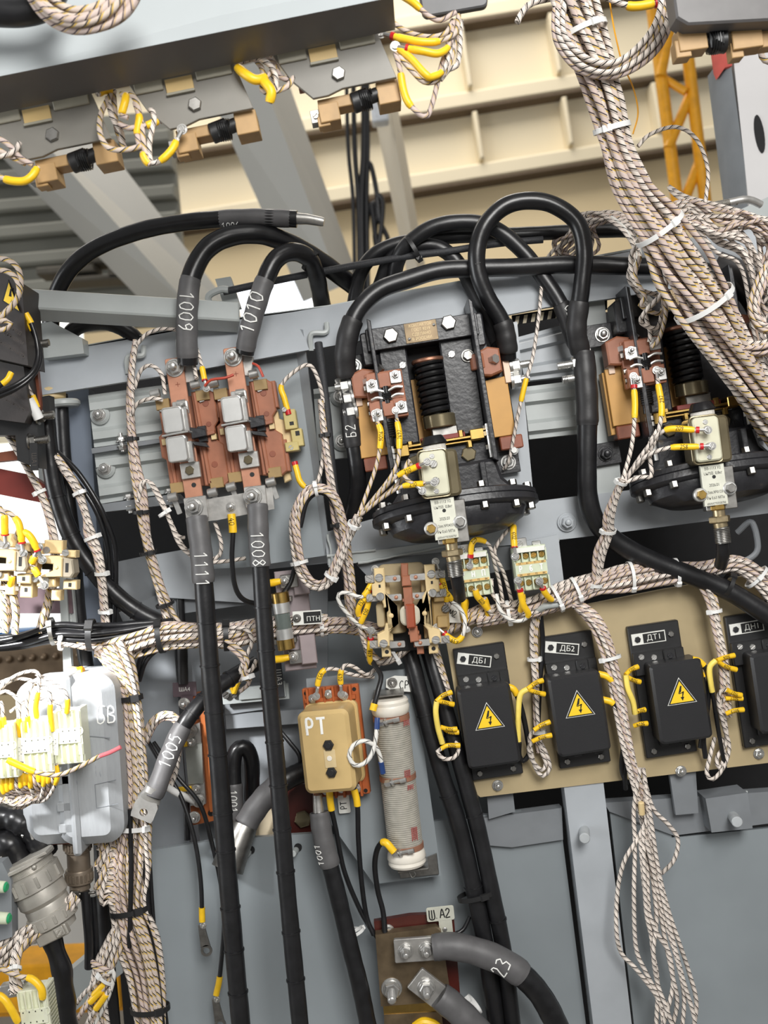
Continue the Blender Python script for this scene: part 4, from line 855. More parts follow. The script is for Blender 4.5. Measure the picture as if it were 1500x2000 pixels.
# ================================================================ diode units on the ivory board
fr = Fr(1190, 1345, -26); o = thing('mounting_board', 'ivory laminate board carrying the four black diode boxes', 'board', fr)
mb = MB(fr); mb.ppoly([(868, 1232), (1000, 1205), (1150, 1180), (1300, 1150), (1560, 1108), (1560, 1482), (1500, 1490), (938, 1557), (920, 1542)], -26, 12); mb.build('board', IVORY, o)
for x, y in ((972, 1534), (932, 1234), (1330, 1506), (1482, 1472)):
    mb = MB(fr); p = fr.px(x, y, -25); hexbolt(mb, p.x, p.y, p.z, 8.5, 5, True, 4); mb.build('bolt', ZINC, o)
def make_diode(fr, label, plate, pa, dx=-6):
    o = thing('diode_box', label, 'diode box', fr, 'black diode boxes with warning triangles')
    def P(name, m, fn, parent=o, label=None): mb = MB(fr); fn(mb); return mb.build(name, m, parent, label)
    P('base', BLACKP, lambda mb: (mb.box(0, 0, 0, 100, 258, 14, 3, 2), mb.box(0, 56, 14, 98, 44, 26, 2, 2), mb.box(20, 66, 26, 24, 26, 32, 4, 2), mb.box(-12, -96, 14, 20, 24, 22, 4, 2), mb.box(28, -96, 14, 20, 24, 22, 4, 2)))
    cv = P('cover', mat_cover, lambda mb: mb.prism(rr(dx, -16, 100, 152, 9), 14, 72, 5))
    for x, y in ((20, 66), (-34, 70), (-10, 66)): P('screw', ZINC if x < 0 else BLACKM, lambda mb: screw(mb, x, y, 26 if x < 0 else 32, 5.5))
    for x, y in ((-12, -97), (28, -97), (-34, -116), (32, -116), (32, 104)): P('screw', STEEL, lambda mb: hexbolt(mb, x, y, 14 if abs(y) > 100 else 22, 6, 4, False))
    tr = P('warning_sticker', PAPER, lambda mb: mb.prism([(dx - 27, -20), (dx + 29, -20), (dx + 1, 30)], 72, 72.5), cv, 'yellow lightning warning triangle')
    P('triangle_border', INK, lambda mb: mb.prism([(dx - 25.5, -19), (dx + 27.5, -19), (dx + 1, 28)], 72.5, 72.9), tr); P('triangle_field', YELS, lambda mb: mb.prism([(dx - 21.5, -16.8), (dx + 23.5, -16.8), (dx + 1, 23)], 72.9, 73.3), tr)
    P('lightning_bolt', INK, lambda mb: (mb.prism([(dx + 1, 14), (dx + 4, 14), (dx + 1.5, 3), (dx - 4, 0)], 73.3, 73.7), mb.prism([(dx - 4, 0), (dx + 7, 3), (dx + 5, 1), (dx - 2, -1)], 73.3, 73.7), mb.prism([(dx + 4, 3), (dx + 7, 3), (dx + 3.5, -8), (dx + 2, -8)], 73.3, 73.7), mb.prism([(dx - 1, -7), (dx + 6, -7), (dx + 2.4, -14)], 73.3, 73.7)), tr)
    n = P('name_plate', PAPER, lambda mb: (mb.at(-12, 103, 14, 0, 0, pa), mb.box(0, 0, 0, 66, 22, 2, 0, .4), mb.home()))
    P('name_field', INK, lambda mb: (mb.at(-12, 103, 14, 0, 0, pa), mb.box(10, 0, 2, 42, 18, 2.4, 0, .1), mb.home()), n); P('screw', BLACKM, lambda mb: (mb.at(-12, 103, 14, 0, 0, pa), hexbolt(mb, -22, 0, 2, 6, 4, False), mb.home()), n)
    text(fr, plate, -12 + 10 * math.cos(math.radians(pa)), 103 + 10 * math.sin(math.radians(pa)), 16.6, 15, PAPER, n, pa)
    return o
mat_cover = mat('black_moulded_cover', (36, 36, 38), .4, 0, .06, 40, .08, 900)
for x, y, nm, pa, dx in ((952, 1387, 'ДБ1', -15, -6), (1122, 1364, 'ДБ2', -13, -6), (1290, 1344, 'ДТ1', 0, 18), (1480, 1324, 'ДН1', 1, 18)):
    make_diode(Fr(x, y, -25, 8.5), 'black diode box with yellow warning triangle, plate marked ' + nm, nm, pa, dx)

# ================================================================ РТ relay, tag, wire-wound resistor
fr = Fr(657, 1446, -8, 6.5, 0, -8); o = thing('thermal_relay', 'tan square relay cover painted РТ on a brown phenolic base', 'relay', fr)
P('base', mat('orange_brown_phenolic', (168, 88, 46), .45, 0, .12), lambda mb: (mb.box(0, 0, -6, 112, 214, 8, 3, 2), [mb.box(-44 + k * 17, y, 8, 5, 32, 18, 0, 1) for k in range(6) for y in (92, -92)], mb.box(0, 84, 8, 100, 8, 16, 0, 1)))
cv = P('cover', TAN, lambda mb: (mb.prism(rr(0, 0, 104, 160, 14), 8, 20, 3), mb.prism(rr(-2, 0, 98, 154, 13), 18, 92, 7)))
for y in (13, -38): P('screw', BLACKP, lambda mb: (mb.prism(ngon(4, y, 10.5, 6), 92, 98, 1.5), mb.prism(ngon(4, y, 6, 16), 98, 100, 1)), cv)
P('recess', mat('worn_tan', (206, 184, 140), .5), lambda mb: mb.box(4, -13, 91, 22, 34, 93, 2, .6), cv); P('seal_spot', CERAM, lambda mb: mb.prism(ngon(3, -12, 5, 12), 93, 94, .4), cv)
paint(fr, 'РТ', -36, 34, 92.4, 30, 0, 2.6, parent=cv, adv=.72)
for x, y in ((-34, 88), (-2, 94), (28, 88), (-28, -92), (2, -90), (34, -92)): P('terminal_bolt', ZINC, lambda mb: hexbolt(mb, x, y, 16, 7, 5, True, 5))
P('mounting_hole', INK, lambda mb: [mb.prism(ngon(x, y, 4, 12), 8, 8.6) for x, y in ((-48, 98), (48, 98), (-48, -100), (48, -100))])
fr = Fr(672, 1570, -18, 6); o = thing('name_tag', 'small white tag reading РТ hanging under the tan relay', 'tag', fr)
P('tag', PAPER, lambda mb: mb.prism(rr(0, 0, 23, 36, 3), 0, 2, .4)); paint(fr, 'РТ', 5, -10, 2.2, 12, 90, .9, 'lettering', INK, o)
REDM = mat('faded_red_paint', (168, 66, 64), .6)
fr = Fr(778, 1526, 26, 6.3); o = thing('wire_wound_resistor', 'white ceramic resistor tube wound with grey wire beside the tan relay', 'resistor', fr)
def rs(mb, prof, n=36): mb.M = Matrix.Rotation(math.radians(-90), 4, 'X'); mb.lathe(prof, n); mb.M = None
prof = []
for k in range(66): y = -132 + k * 4; prof += [(32.4, y), (34.4, y + 1.2), (34.4, y + 2.6)]
P('wire_winding', NICHR, lambda mb: rs(mb, prof))
for sg in (1, -1): P('ceramic_end', CERAM, lambda mb: rs(mb, [(28, sg * 164), (34, sg * 163), (37, sg * 158), (36, sg * 152), (38, sg * 148), (37, sg * 141), (36, sg * 136), (33, sg * 132)][::-1 if sg > 0 else 1]))
for y in (126, 10, -126):
    b = P('contact_band', mat_tanseat if 0 else COPPER, lambda mb: rs(mb, [(34.5, y - 5), (35.8, y - 5), (35.8, y + 5), (34.5, y + 5)])); P('band_screw', ZINC, lambda mb: (mb.cyl((-26, y - 4, 32), (4, y + 2, 42), 3.6, n=10), mb.cyl((-24, y - 4, 32), (-14, y - 2, 35), 7, n=6), mb.cyl((4, y + 1, 42), (16, y + 3, 44), 4.6, n=10), mb.cyl((-12, y - 2, 36), (-8, y - 1, 37), 7.5, n=14)), b)
for x, y, h_ in ((19, 20, 16), (20, -96, 26), (28, 118, 12), (22, -6, 10)): P('red_paint_mark', REDM, lambda mb: [mb.tube([(x + q * 2.4, y - h_ / 2 + 2 * (q % 2), 30.5 - q * 1.2), (x + q * 2.4 + 1, y + h_ / 2, 30.2 - q * 1.2)], .7, 5) for q in range(-2, 3)])
P('end_bracket', STEEL, lambda mb: (mb.prism([(-22, -172), (30, -172), (60, -164), (60, -206), (-18, -206)], -50, -46, 1), mb.box(10, -170, -46, 60, 4, 20, 0, 1), mb.tube(spline([(0, -168, 14), (6, -184, 14), (14, -178, 16), (8, -168, 14)], 3), 1.6, 6)))
P('end_bracket', STEEL, lambda mb: mb.box(0, 172, -46, 60, 4, 20, 0, 1))
paint(Fr(720, 1358, -16, 7), 'СРТ', -4, -4, .6, 18, 0, 1.8, 'lettering', mat('grey_stencil', (176, 182, 184), .6), FRAME)
fr = Fr(780, 1336, -14, -3); o = thing('name_tag', 'white plate lettered СР bolted above the wound resistor', 'tag', fr)
P('tag', PAPER, lambda mb: mb.prism([(-26, 8), (-10, 16), (32, 16), (32, -14), (-12, -14), (-26, -8)], 0, 2, .4)); paint(fr, 'СР', 0, -8, 2.2, 15, 0, .9, 'lettering', INK, o); P('bolt', STEEL, lambda mb: hexbolt(mb, -14, 2, 2, 8, 5, True, 5))

# ================================================================ fuse holder ПТН
fr = Fr(572, 1208, -6, 6.5); o = thing('fuse_holder', 'upright cartridge fuse with brass caps on a grey-brown plate, beside the ПТН plate', 'fuse', fr)
P('base', mat('grey_brown_laminate', (148, 136, 138), .5, 0, .15, 30), lambda mb: (mb.box(4, -4, -16, 62, 196, -4, 0, 2), mb.box(24, -62, -4, 30, 56, 14, 0, 2), mb.box(24, 70, -4, 30, 50, 10, 0, 2)))
for y in (1, -1): P('clip', STEEL, lambda mb: (mb.box(-18, y * 40, -4, 44, 10, 20, 2, 1), mb.box(2, y * 74, 0, 34, 26, 12, 2, 1)))
def ft(mb, a, b, r): mb.cyl((-16, a, 26), (-17, b, 26), r, n=24, ch=.8)
P('glass_tube', GLAZE, lambda mb: ft(mb, -16, 16, 15)); [(P('tin_band', TIN, lambda mb: ft(mb, y - 10.5, y + 10.5, 16.5)), P('brass_cap', BRASS, lambda mb: ft(mb, y * 1.765 - 10, y * 1.765 + 10, 17))) for y in (25.5, -25.5)]
for y in (76, -72): P('terminal_bolt', ZINC, lambda mb: hexbolt(mb, -6, y, 12, 8, 6, True, 8))
for y in (76, -72):
    q = P('wire_end', YEL, lambda mb: mb.tube([(-14, y, 18), (-26, y - 1, 18), (-46, y - 2, 14)], lambda t: 6 + 1.5 * (t > .2), 12), None, 'yellow sleeved wire end')
fr = Fr(602, 1206, 14, 4); o = thing('name_plate', 'plate lettered ПТН, half white half black, right of the cartridge fuse', 'plate', fr)
P('plate', PAPER, lambda mb: mb.box(-2, 0, 0, 56, 27, 2, 0, .4)); P('name_field', INK, lambda mb: mb.box(8, 0, 2, 34, 22, 2.5, 0, .1)); text(fr, 'ПТН', 10, -3, 2.7, 13, PAPER, o); P('screw', STEEL, lambda mb: hexbolt(mb, -22, 0, 2, 6.5, 4, True, 3))

# ================================================================ shunt boards
def LP(pts, h): return [fr.px(x, y, h) for x, y in pts]
fr = Fr(402, 1480, -110, 6); o = thing('shunt_board', 'orange-brown phenolic shunt board with grey metal bar, behind the cable painted 1005', 'shunt', fr)
OB = mat('orange_phenolic', (166, 92, 44), .5, 0, .15, 40)
mb = MB(fr); mb.ppoly([(374, 1356), (402, 1352), (432, 1600), (376, 1612), (372, 1580)], -100, 24); mb.build('base', OB, o)
mb = MB(fr); mb.ppoly([(388, 1365), (402, 1364), (422, 1585), (410, 1586)], -84, 16); mb.build('base_rib', OB, o)
mb = MB(fr); mb.ppoly([(358, 1424), (390, 1412), (402, 1570), (372, 1574)], -76, 12); mb.build('shunt_bar', ALU, o)
mb = MB(fr); mb.ppoly([(361, 1458), (394, 1452), (397, 1530), (368, 1532)], -70, 6); mb.build('shunt_plate', mat('grey_manganin', (140, 142, 136), .5, .6), o)
for x, y, r in ((372, 1428, 10), (374, 1450, 7), (384, 1541, 7), (388, 1564, 10), (380, 1596, 9), (360, 1374, 9)):
    mb = MB(fr); p = fr.px(x, y, -70); hexbolt(mb, p.x, p.y, p.z, r, r * .6, True, r); mb.build('bolt', ZINC, o)
for y, x1, x2 in ((1453, 350, 366), (1540, 348, 374)):
    mb = MB(fr); mb.tube([fr.px(x2, y, -66), fr.px(x1, y + 2, -66)], 5, 10); mb.build('marker_sleeve', YEL, o)
mb = MB(fr); p = fr.px(412, 1588, -98); mb.prism(ngon(p.x, p.y, 6, 16), p.z - 1.5, p.z + .5); mb.build('hole', INK, o)
fr = Fr(361, 1346, -100, 3); o = thing('name_plate', 'dark plum plate lettered ША4 left of the shunt board', 'plate', fr)
P('plate', mat('plum_plate', (86, 72, 78), .5), lambda mb: (mb.box(0, 0, 0, 46, 28, 4, 1, .6), mb.box(4, -20, 0, 24, 22, 4, 1, .6))); text(fr, 'ША4', 0, 0, 4.2, 11, PAPER, o, sx=.95)
fr = Fr(500, 1350, -130, 5); o = thing('shunt_strip', 'narrow grey shunt strip seen between the two long black cables', 'shunt', fr)
P('bar', GREYL, lambda mb: (mb.box(0, -4, 0, 130, 30, 10, 1, 1), mb.box(-2, -2, 10, 60, 20, 16, 1, 1), mb.box(48, 2, 10, 24, 30, 18, 2, 1)))
for x in (-56, -40, 48): P('screw', STEEL, lambda mb: screw(mb, x, 0, 16, 7))
P('marker_sleeve', YEL, lambda mb: (mb.tube([(-40, 4, 20), (-46, 26, 24)], 4.5, 10), mb.tube([(-40, 4, 20), (-30, 24, 24)], 5.5, 10)))
fr = Fr(545, 1328, -110, 96); o = thing('name_plate', 'dark vertical strip lettered ША3 right of the second long black cable', 'plate', fr)
P('plate', mat('dark_strip', (60, 62, 66), .5), lambda mb: mb.box(0, 0, 0, 66, 16, 3, 1, .5)); text(fr, 'ША3', 6, 0, 3.2, 15, PAPER, o, 180)
# ША2 assembly at the bottom
fr = Fr(820, 1900, -10, 5); o = thing('busbar_terminal', 'stained copper busbar on a maroon laminate board at the bottom, two thick cables bolted on', 'busbar', fr)
def PP(name, pts, h, d, m, label=None): mb = MB(fr); mb.ppoly(pts, h, d); return mb.build(name, m, o, label)
PP('laminate_board', [(730, 1800), (800, 1788), (886, 1784), (908, 2060), (760, 2060)], -10, 14, REDB)
PP('copper_bar', [(733, 1826), (852, 1812), (862, 1820), (882, 1955), (744, 1966)], 16, 22, BRONZE)
PP('brass_bar', [(748, 1962), (870, 1954), (880, 1978), (750, 1984)], 12, 16, BRASS); PP('copper_bar', [(750, 1982), (862, 1976), (872, 2060), (752, 2060)], 14, 14, BRONZE)
for x, y, st in ((758, 1818, 4), (868, 1810, 4)):
    mb = MB(fr); p = fr.px(x, y, -10); hexbolt(mb, p.x, p.y, p.z, 10, 7, True, st); mb.build('bolt', ZINC, o)
mb = MB(fr); p = fr.px(765, 1930, 16); hexbolt(mb, p.x, p.y, p.z, 16, 12, True, 34); mb.build('terminal_stud', ZINC, o)
mb = MB(fr); q = [fr.px(x, y, 18) for x, y in ((810, 2006), (826, 1996), (846, 2000), (860, 2012))]; mb.tube(spline(q, 4), 9, 10); mb.build('marker_sleeve', YEL, o)
fr = Fr(860, 1784, 0, 6); o = thing('name_plate', 'white plate lettered ША2 above the maroon board at the bottom', 'plate', fr)
P('plate', METLAB, lambda mb: (mb.prism(rr(0, 0, 54, 28, 4), 0, 2, .4), mb.prism(rr(8, -26, 26, 26, 2), 0, 2, .4))); paint(fr, 'Ш.А2', -22, -8, 2.3, 17, 0, 1.2, 'lettering', INK, o, .62)
# ================================================================ heavy cables
PI = math.pi
GC = 'heavy black power cables'
cable('power_cable', 'thick black cable arching up from the left brown contactor, painted 1009', [(367, 712, 66), (365, 660, 78), (366, 600, 84), (374, 540, 84), (402, 488, 78), (448, 462, 66), (510, 458, 48), (570, 478, 20), (625, 510, -20), (700, 565, -80)], 19.5, RUBBERS,
      [(0.02, .28, 1.6, SHRINK)], [(.17, '1009', 29, 0.1, -1, False, 1.6)], GC, lugs=[lug(360, 732, 43, 188, 44, 34, 6, 0, (), None, False)])
cable('power_cable', 'thick black cable arching up from the right brown contactor, painted 1010', [(478, 690, 66), (486, 650, 78), (500, 600, 84), (516, 552, 84), (538, 508, 80), (570, 492, 66), (602, 504, 40), (618, 540, 0), (630, 600, -60)], 18, RUBBERS,
      [(0.02, .36, 1.8, SHRINK)], [(.2, '1010', 31, 0.15, 1, False, 1.8)], GC, lugs=[lug(474, 714, 43, 173, 40, 40, 6, 0, (), None, False)])
cable('power_cable', 'thick black cable hanging from the left brown contactor, grey sleeve painted 1111', [(384, 1010, 88), (392, 1070, 96), (398, 1140, 98), (410, 1300, 100), (428, 1500, 104), (448, 1750, 108), (474, 2040, 110)], 18.5, RUBBER,
      [(0.0, .125, 3.4, SHRINK)], [(.1, '1111', 26, 0.1, 1, False, 3.6)], GC, lugs=[lug(384, 992, 66, 8, 44, 44, 6, 0, (), None, False)], rings=(.2, .28, .37, .45, .56, .63, .74, .82, .9))
cable('power_cable', 'thick black cable hanging from the right brown contactor, grey sleeve painted 1008', [(503, 985, 88), (505, 1050, 96), (509, 1110, 98), (522, 1300, 100), (541, 1500, 104), (562, 1750, 108), (590, 2040, 110)], 17, RUBBER,
      [(0.0, .115, 3.4, SHRINK)], [(.085, '1008', 26, 0.0, 1, False, 3.6)], GC, lugs=[lug(500, 970, 66, 6, 42, 42, 6, 0, (), None, False)], rings=(.19, .27, .34, .44, .52, .6, .68, .79, .88))
cable('power_cable', 'black cable sweeping over the angled square tube, bare lug end pointing right at top', [(98, 690, -40), (100, 620, -10), (112, 570, 4), (140, 522, 20), (190, 483, 30), (270, 452, 40), (350, 436, 46), (430, 428, 48), (500, 425, 48), (580, 428, 48)], 16.5, RUBBERS,
      [(.76, .985, 0.8, SHRINK)], [(.8, '1006', 13, -1.1, 1, False, .9)], GC, lugs=[lambda fr, o: (lambda mb: (mb.tube([fr.px(578, 427, 48), fr.px(600, 428, 48), fr.px(628, 433, 48), fr.px(633, 434, 48)], lambda t: 11 - 3.5 * t, 14), mb.build('bare_lug', ALU, o)))(MB(fr))])
cable('power_cable', 'short black cable arch behind the left end of the main grey beam', [(132, 680, -30), (140, 648, -26), (172, 632, -24), (215, 632, -26), (255, 652, -30), (290, 690, -40)], 15, RUBBER, group=GC)
cable('power_cable', 'black cable making a tall loop over the beam between the two black contactors', [(1134, 690, 40), (1126, 640, 56), (1136, 560, 70), (1141, 490, 76), (1126, 434, 80), (1080, 400, 80), (1030, 392, 78), (984, 404, 76), (948, 440, 74), (932, 486, 70), (934, 534, 66), (954, 584, 60), (980, 628, 54), (990, 670, 48), (992, 700, 36)], 17, RUBBERS,
      [(.0, .14, 3, SHRINKB), (.9, .98, 3, SHRINKB)], (), GC)
cable('power_cable', 'long black cable running along the beam from the left side of the middle contactor', [(676, 735, 46), (674, 690, 60), (684, 640, 66), (704, 600, 64), (742, 566, 58), (800, 545, 50), (860, 528, 44), (930, 524, 40), (1010, 522, 36), (1110, 517, 34), (1220, 520, 34), (1330, 524, 34), (1410, 540, 34), (1460, 580, 34), (1490, 640, 30)], 17.5, RUBBER,
      [(.0, .115, 3.6, SHRINKB)], (), GC)
cable('power_cable', 'straight black cable lying behind the tall cable loop at the top', [(690, 600, -60), (702, 540, -40), (726, 502, -26), (770, 478, -22), (850, 464, -22), (940, 460, -22), (1010, 458, -20), (1110, 453, -18), (1220, 450, -16), (1290, 456, -16)], 14, RUBBER, group=GC)
cable('power_cable', 'black cable arch ending in a sleeve left of the right black contactor', [(768, 560, -30), (776, 510, -8), (800, 474, 8), (850, 442, 16), (920, 434, 16), (972, 450, 18), (1022, 492, 18), (1064, 546, 20), (1098, 600, 24), (1120, 660, 30), (1138, 690, 34)], 15.5, RUBBER,
      [(.82, .97, 2.2, SHRINKB)], [(.86, 'С2', 20, .5, 1, False, 2.2)], GC)
cable('power_cable', 'inner black cable arch behind the nameplate contactor, ending at its right studs', [(742, 560, -40), (762, 510, -22), (800, 486, -14), (846, 480, -12), (884, 502, -10), (914, 544, -6), (944, 600, 2), (968, 656, 14), (980, 690, 26)], 15, RUBBER, [(.6, .95, 2, SHRINKB)], (), GC)
cable('power_cable', 'short black cable marked Б2 left of the middle black contactor', [(684, 758, 24), (684, 800, 30), (688, 850, 30), (697, 910, 24), (698, 960, 10), (684, 1010, -10), (670, 1060, -40)], 16.5, RUBBERS, [(.0, .36, 2.6, SHRINKB)], [(.26, 'Б2', 20, 0.1, -1, False, 3)], GC, lugs=[lug(672, 756, 30, 20, 26, 40, 5, 0, (), None, False)])
cable('power_cable', 'wide black cable dropping left of the right contactor and bending away to the right', [(1140, 690, 44), (1143, 730, 50), (1147, 800, 50), (1146, 900, 46), (1148, 970, 40), (1165, 1020, 32), (1210, 1062, 24), (1280, 1098, 20), (1360, 1128, 20), (1430, 1158, 24), (1520, 1215, 30)], 19.5, RUBBER,
      [(.0, .19, 2.4, SHRINKB)], (), GC, lugs=[lug(1137, 700, 44, 2, 34, 40, 5, 0, (), None, False)])
cable('power_cable', 'left one of two tied black cables dropping behind the centre relay', [(790, 1240, -40), (806, 1300, -20), (832, 1400, -6), (862, 1510, 0), (898, 1620, 2), (926, 1740, 4), (950, 1860, 4), (974, 2040, 4)], 17, RUBBER, group=GC, rings=(.2, .4, .62, .8))
cable('power_cable', 'right one of two tied black cables dropping behind the centre relay', [(826, 1240, -44), (848, 1310, -24), (874, 1400, -8), (904, 1510, 0), (934, 1620, 2), (960, 1740, 4), (984, 1860, 4), (1006, 2040, 4)], 16, RUBBER, group=GC, rings=(.25, .45, .7))
cable('power_cable', 'black cable with unbolted lug hanging diagonally, sleeve painted 1005', [(500, 1296, -60), (450, 1325, -20), (400, 1365, 20), (368, 1402, 40), (346, 1440, 50), (326, 1486, 66), (308, 1534, 82), (299, 1556, 86)], 16, RUBBER,
      [(.58, .995, 3.2, SHRINK)], [(.74, '1005', 25, 0.0, -1, False, 3.2)], GC, lugs=[lug(284, 1580, 82, 158, 46, 40, 8, 8, (), None, True, 12, 17)], rings=(.2, .4, .5))
cable('power_cable', 'thick cable with bare barrel end standing below the tan relay', [(624, 1586, 20), (630, 1630, 26), (642, 1680, 28), (660, 1750, 28), (684, 1850, 30), (704, 1930, 30), (726, 2040, 30)], 17, RUBBER,
      [(.0, .23, 3.4, SHRINK)], [(.17, '1001', 16, .8, -1, False, 3.4)], GC, lugs=[lambda fr, o: (lambda mb: (mb.tube([fr.px(620, 1552, 18), fr.px(621, 1566, 18), fr.px(623, 1590, 20)], lambda t: 9 + 2 * t, 14), mb.build('bare_lug', ALU, o)))(MB(fr))])
cable('power_cable', 'bent black cable behind the two long cables, short upright part painted 1001', [(455, 1660, -70), (458, 1580, -80), (456, 1500, -90), (462, 1466, -96), (480, 1460, -100), (492, 1490, -110), (492, 1560, -130)], 15, RUBBERS, [(.0, .4, 2, SHRINK)], [(.3, '1001', 16, 0, -1, False, 2)], GC)
cable('power_cable', 'black cable sloping behind the right long cable into a big crimped barrel', [(640, 1500, -100), (590, 1508, -80), (545, 1532, -60), (505, 1572, -40), (474, 1620, -30)], 21, RUBBER, [(.5, .95, 2.4, SHRINK)], (), GC, lugs=[lambda fr, o: (lambda mb: (mb.tube([fr.px(x, y, h) for x, y, h in ((478, 1612, -30), (470, 1630, -24), (456, 1664, -14), (444, 1698, -4))], lambda t: 25 + 6 * t, 18), mb.build('crimped_barrel', STEEL, o)))(MB(fr))])
cable('power_cable', 'thick cable bolted to the copper busbar, upper one painted 23', [(846, 1851, 46), (880, 1848, 48), (930, 1858, 48), (985, 1880, 48), (1030, 1914, 48), (1066, 1960, 48), (1110, 2050, 48)], 23, RUBBERS,
      [(.0, .52, 3.2, SHRINK)], [(.38, '23', 30, -.1, 1, True, 3.2)], GC, lugs=[lug(812, 1852, 36, 94, 46, 84, 9, 0, ((0, 20, 12, 13), (0, -20, 12, 13)), None, False)])
cable('power_cable', 'thick cable bolted to the copper busbar, lower one leaving the picture at the bottom', [(858, 1944, 46), (890, 1970, 48), (930, 2010, 48), (970, 2060, 48)], 24, RUBBERS, [(.0, .8, 3, SHRINK)], [(.62, '20', 26, 0, 1, True, 3)], GC,
      lugs=[lug(834, 1926, 36, 52, 48, 62, 9, 0, ((0, 2, 14, 22),), None, False)])
cable('power_cable', 'black cable running down from the left black boxes and curving right into the wire run', [(86, 780, 30), (96, 880, 30), (112, 970, 26), (146, 1060, 20), (205, 1140, 12), (262, 1190, 4), (330, 1226, -10)], 17.5, RUBBERS, group=GC, rings=(.35, .5, .65, .75, .86))
cable('power_cable', 'dark vertical cable left of the blue-grey post', [(118, 770, -30), (126, 900, -30), (142, 1050, -24), (154, 1200, -20), (172, 1320, -20)], 14, RUBBER, group=GC)
cable('power_cable', 'dark vertical cable behind the hanging wire trunk, lower left', [(196, 1640, -50), (204, 1800, -50), (214, 1920, -50), (226, 2050, -50)], 14, RUBBER, group=GC)
cable('control_cable', 'thin dark vertical cable behind the plate lettered ША4', [(352, 1170, -90), (356, 1260, -88), (358, 1335, -90)], 8, RUBBER, [(.4, 1.0, 2, SHRINKB)], (), 'thin dark cables')
cable('control_cable', 'thin dark cable standing between the grey strips, lower left', [(364, 1560, -100), (366, 1640, -100)], 6, RUBBER, (), (), 'thin dark cables')
# thin braided conduit along the beam and down beside the middle contactor
cable('braided_conduit', 'thin black braided conduit running along the beam top between the arches', [(436, 570, -2), (520, 552, 0), (620, 532, 2), (720, 514, 4), (800, 500, 6), (880, 490, 6), (970, 476, 4), (1060, 468, 0)], 7, BRAID, group='braided conduits', cat='conduit')
cable('braided_conduit', 'black braided conduit hanging down left of the middle black contactor', [(622, 670, 10), (630, 730, 26), (640, 820, 30), (650, 930, 28), (664, 1040, 20), (676, 1130, 10)], 8, BRAID, group='braided conduits', cat='conduit')
# tie straps on the arches
fr = Fr(806, 478, 40)
def strap(px, py, h, T, R, label, m=BLACKP, **k):
    f = Fr(px, py, h); o = thing('cable_tie', label, 'cable tie', f, 'nylon cable ties'); ringband(f, (px, py, h), T, R, 4, m, o, 'strap', True, **k); return o
strap(806, 486, 8, (.8, -.5, 0), 26, 'black tie joining the cable arches above the nameplate contactor', flat=.8, wdt=4, tail=16, hd=-1.2)
strap(606, 510, 30, (.7, .6, 0), 20, 'black tie round the right end of the 1010 arch', flat=1, wdt=4)
strap(932, 527, 52, (.9, -.3, 0), 28, 'black tie where the tall loop crosses the long cable, left side', flat=1, wdt=4, hd=.3)
strap(1137, 508, 56, (.9, .1, 0), 28, 'black tie where the tall loop crosses the long cable, right side', flat=1.1, wdt=4, hd=.2)
strap(930, 1748, 6, (.25, 1, 0), 36, 'black tie round the two cables dropping behind the centre relay', flat=.62, wdt=4.5, hd=.4)
strap(1420, 1142, 22, (.8, .35, 0), 24, 'black tie round the wide cable near the ДН1 box', flat=1.1, wdt=4, hd=.9)
strap(694, 1822, 0, (.5, .9, 0), 17, 'white tie with long tail round the two black wires left of the maroon board', WHITEP, flat=.7, wdt=3, tail=60, hd=2.2)
strap(925, 1962, 10, (.6, -.5, 0), 20, 'white tie at the bottom beside the lower thick busbar cable', WHITEP, flat=.8, wdt=4, hd=1.0)
# side studs with nuts at the contactors
def studs(px, py, h, dx, label, n=2, L=54, dy=28):
    f = Fr(px, py, h); o = thing('terminal_studs', label, 'bolts', f, 'horizontal terminal studs')
    for i in range(n):
        mb = MB(f); y = -i * dy; sx = 1 if dx > 0 else -1; x0 = -i * 2 * sx
        mb.cyl((x0, y, 0), (x0 + sx * (L - 14 * i), y, 0), 7, n=14)
        for q in range(int((L - 24) / 3)): mb.cyl((x0 + sx * (22 + q * 3), y, 0), (x0 + sx * (23.4 + q * 3), y, 0), 7.8, n=14)
        mb.cyl((x0 - sx * 2, y, 0), (x0 + sx * 3, y, 0), 17, n=20); mb.cyl((x0 + sx * 3, y, 0), (x0 + sx * 19, y, 0), 14, n=6, ch=1.5); mb.build('stud', ZINC, o)
    return o
studs(996, 716, 30, 1, 'pair of zinc studs with nuts on the right side of the middle contactor', 2, 40)
studs(1136, 708, 44, -1, 'pair of zinc studs with nuts on the left side of the right contactor', 2, 48)
studs(684, 752, 40, -1, 'three zinc bolts on the left side of the middle contactor', 3, 30, 26)
fr = Fr(1185, 886, -4); mb = MB(fr); mb.box(0, 0, -6, 54, 44, 0, 2, 1); hexbolt(mb, -2, 0, 0, 12, 8, True, 8)
tag(mb.build('foot_plate', BLACKM), 'black foot plate with one zinc bolt left of the right contactor base', 'bracket')

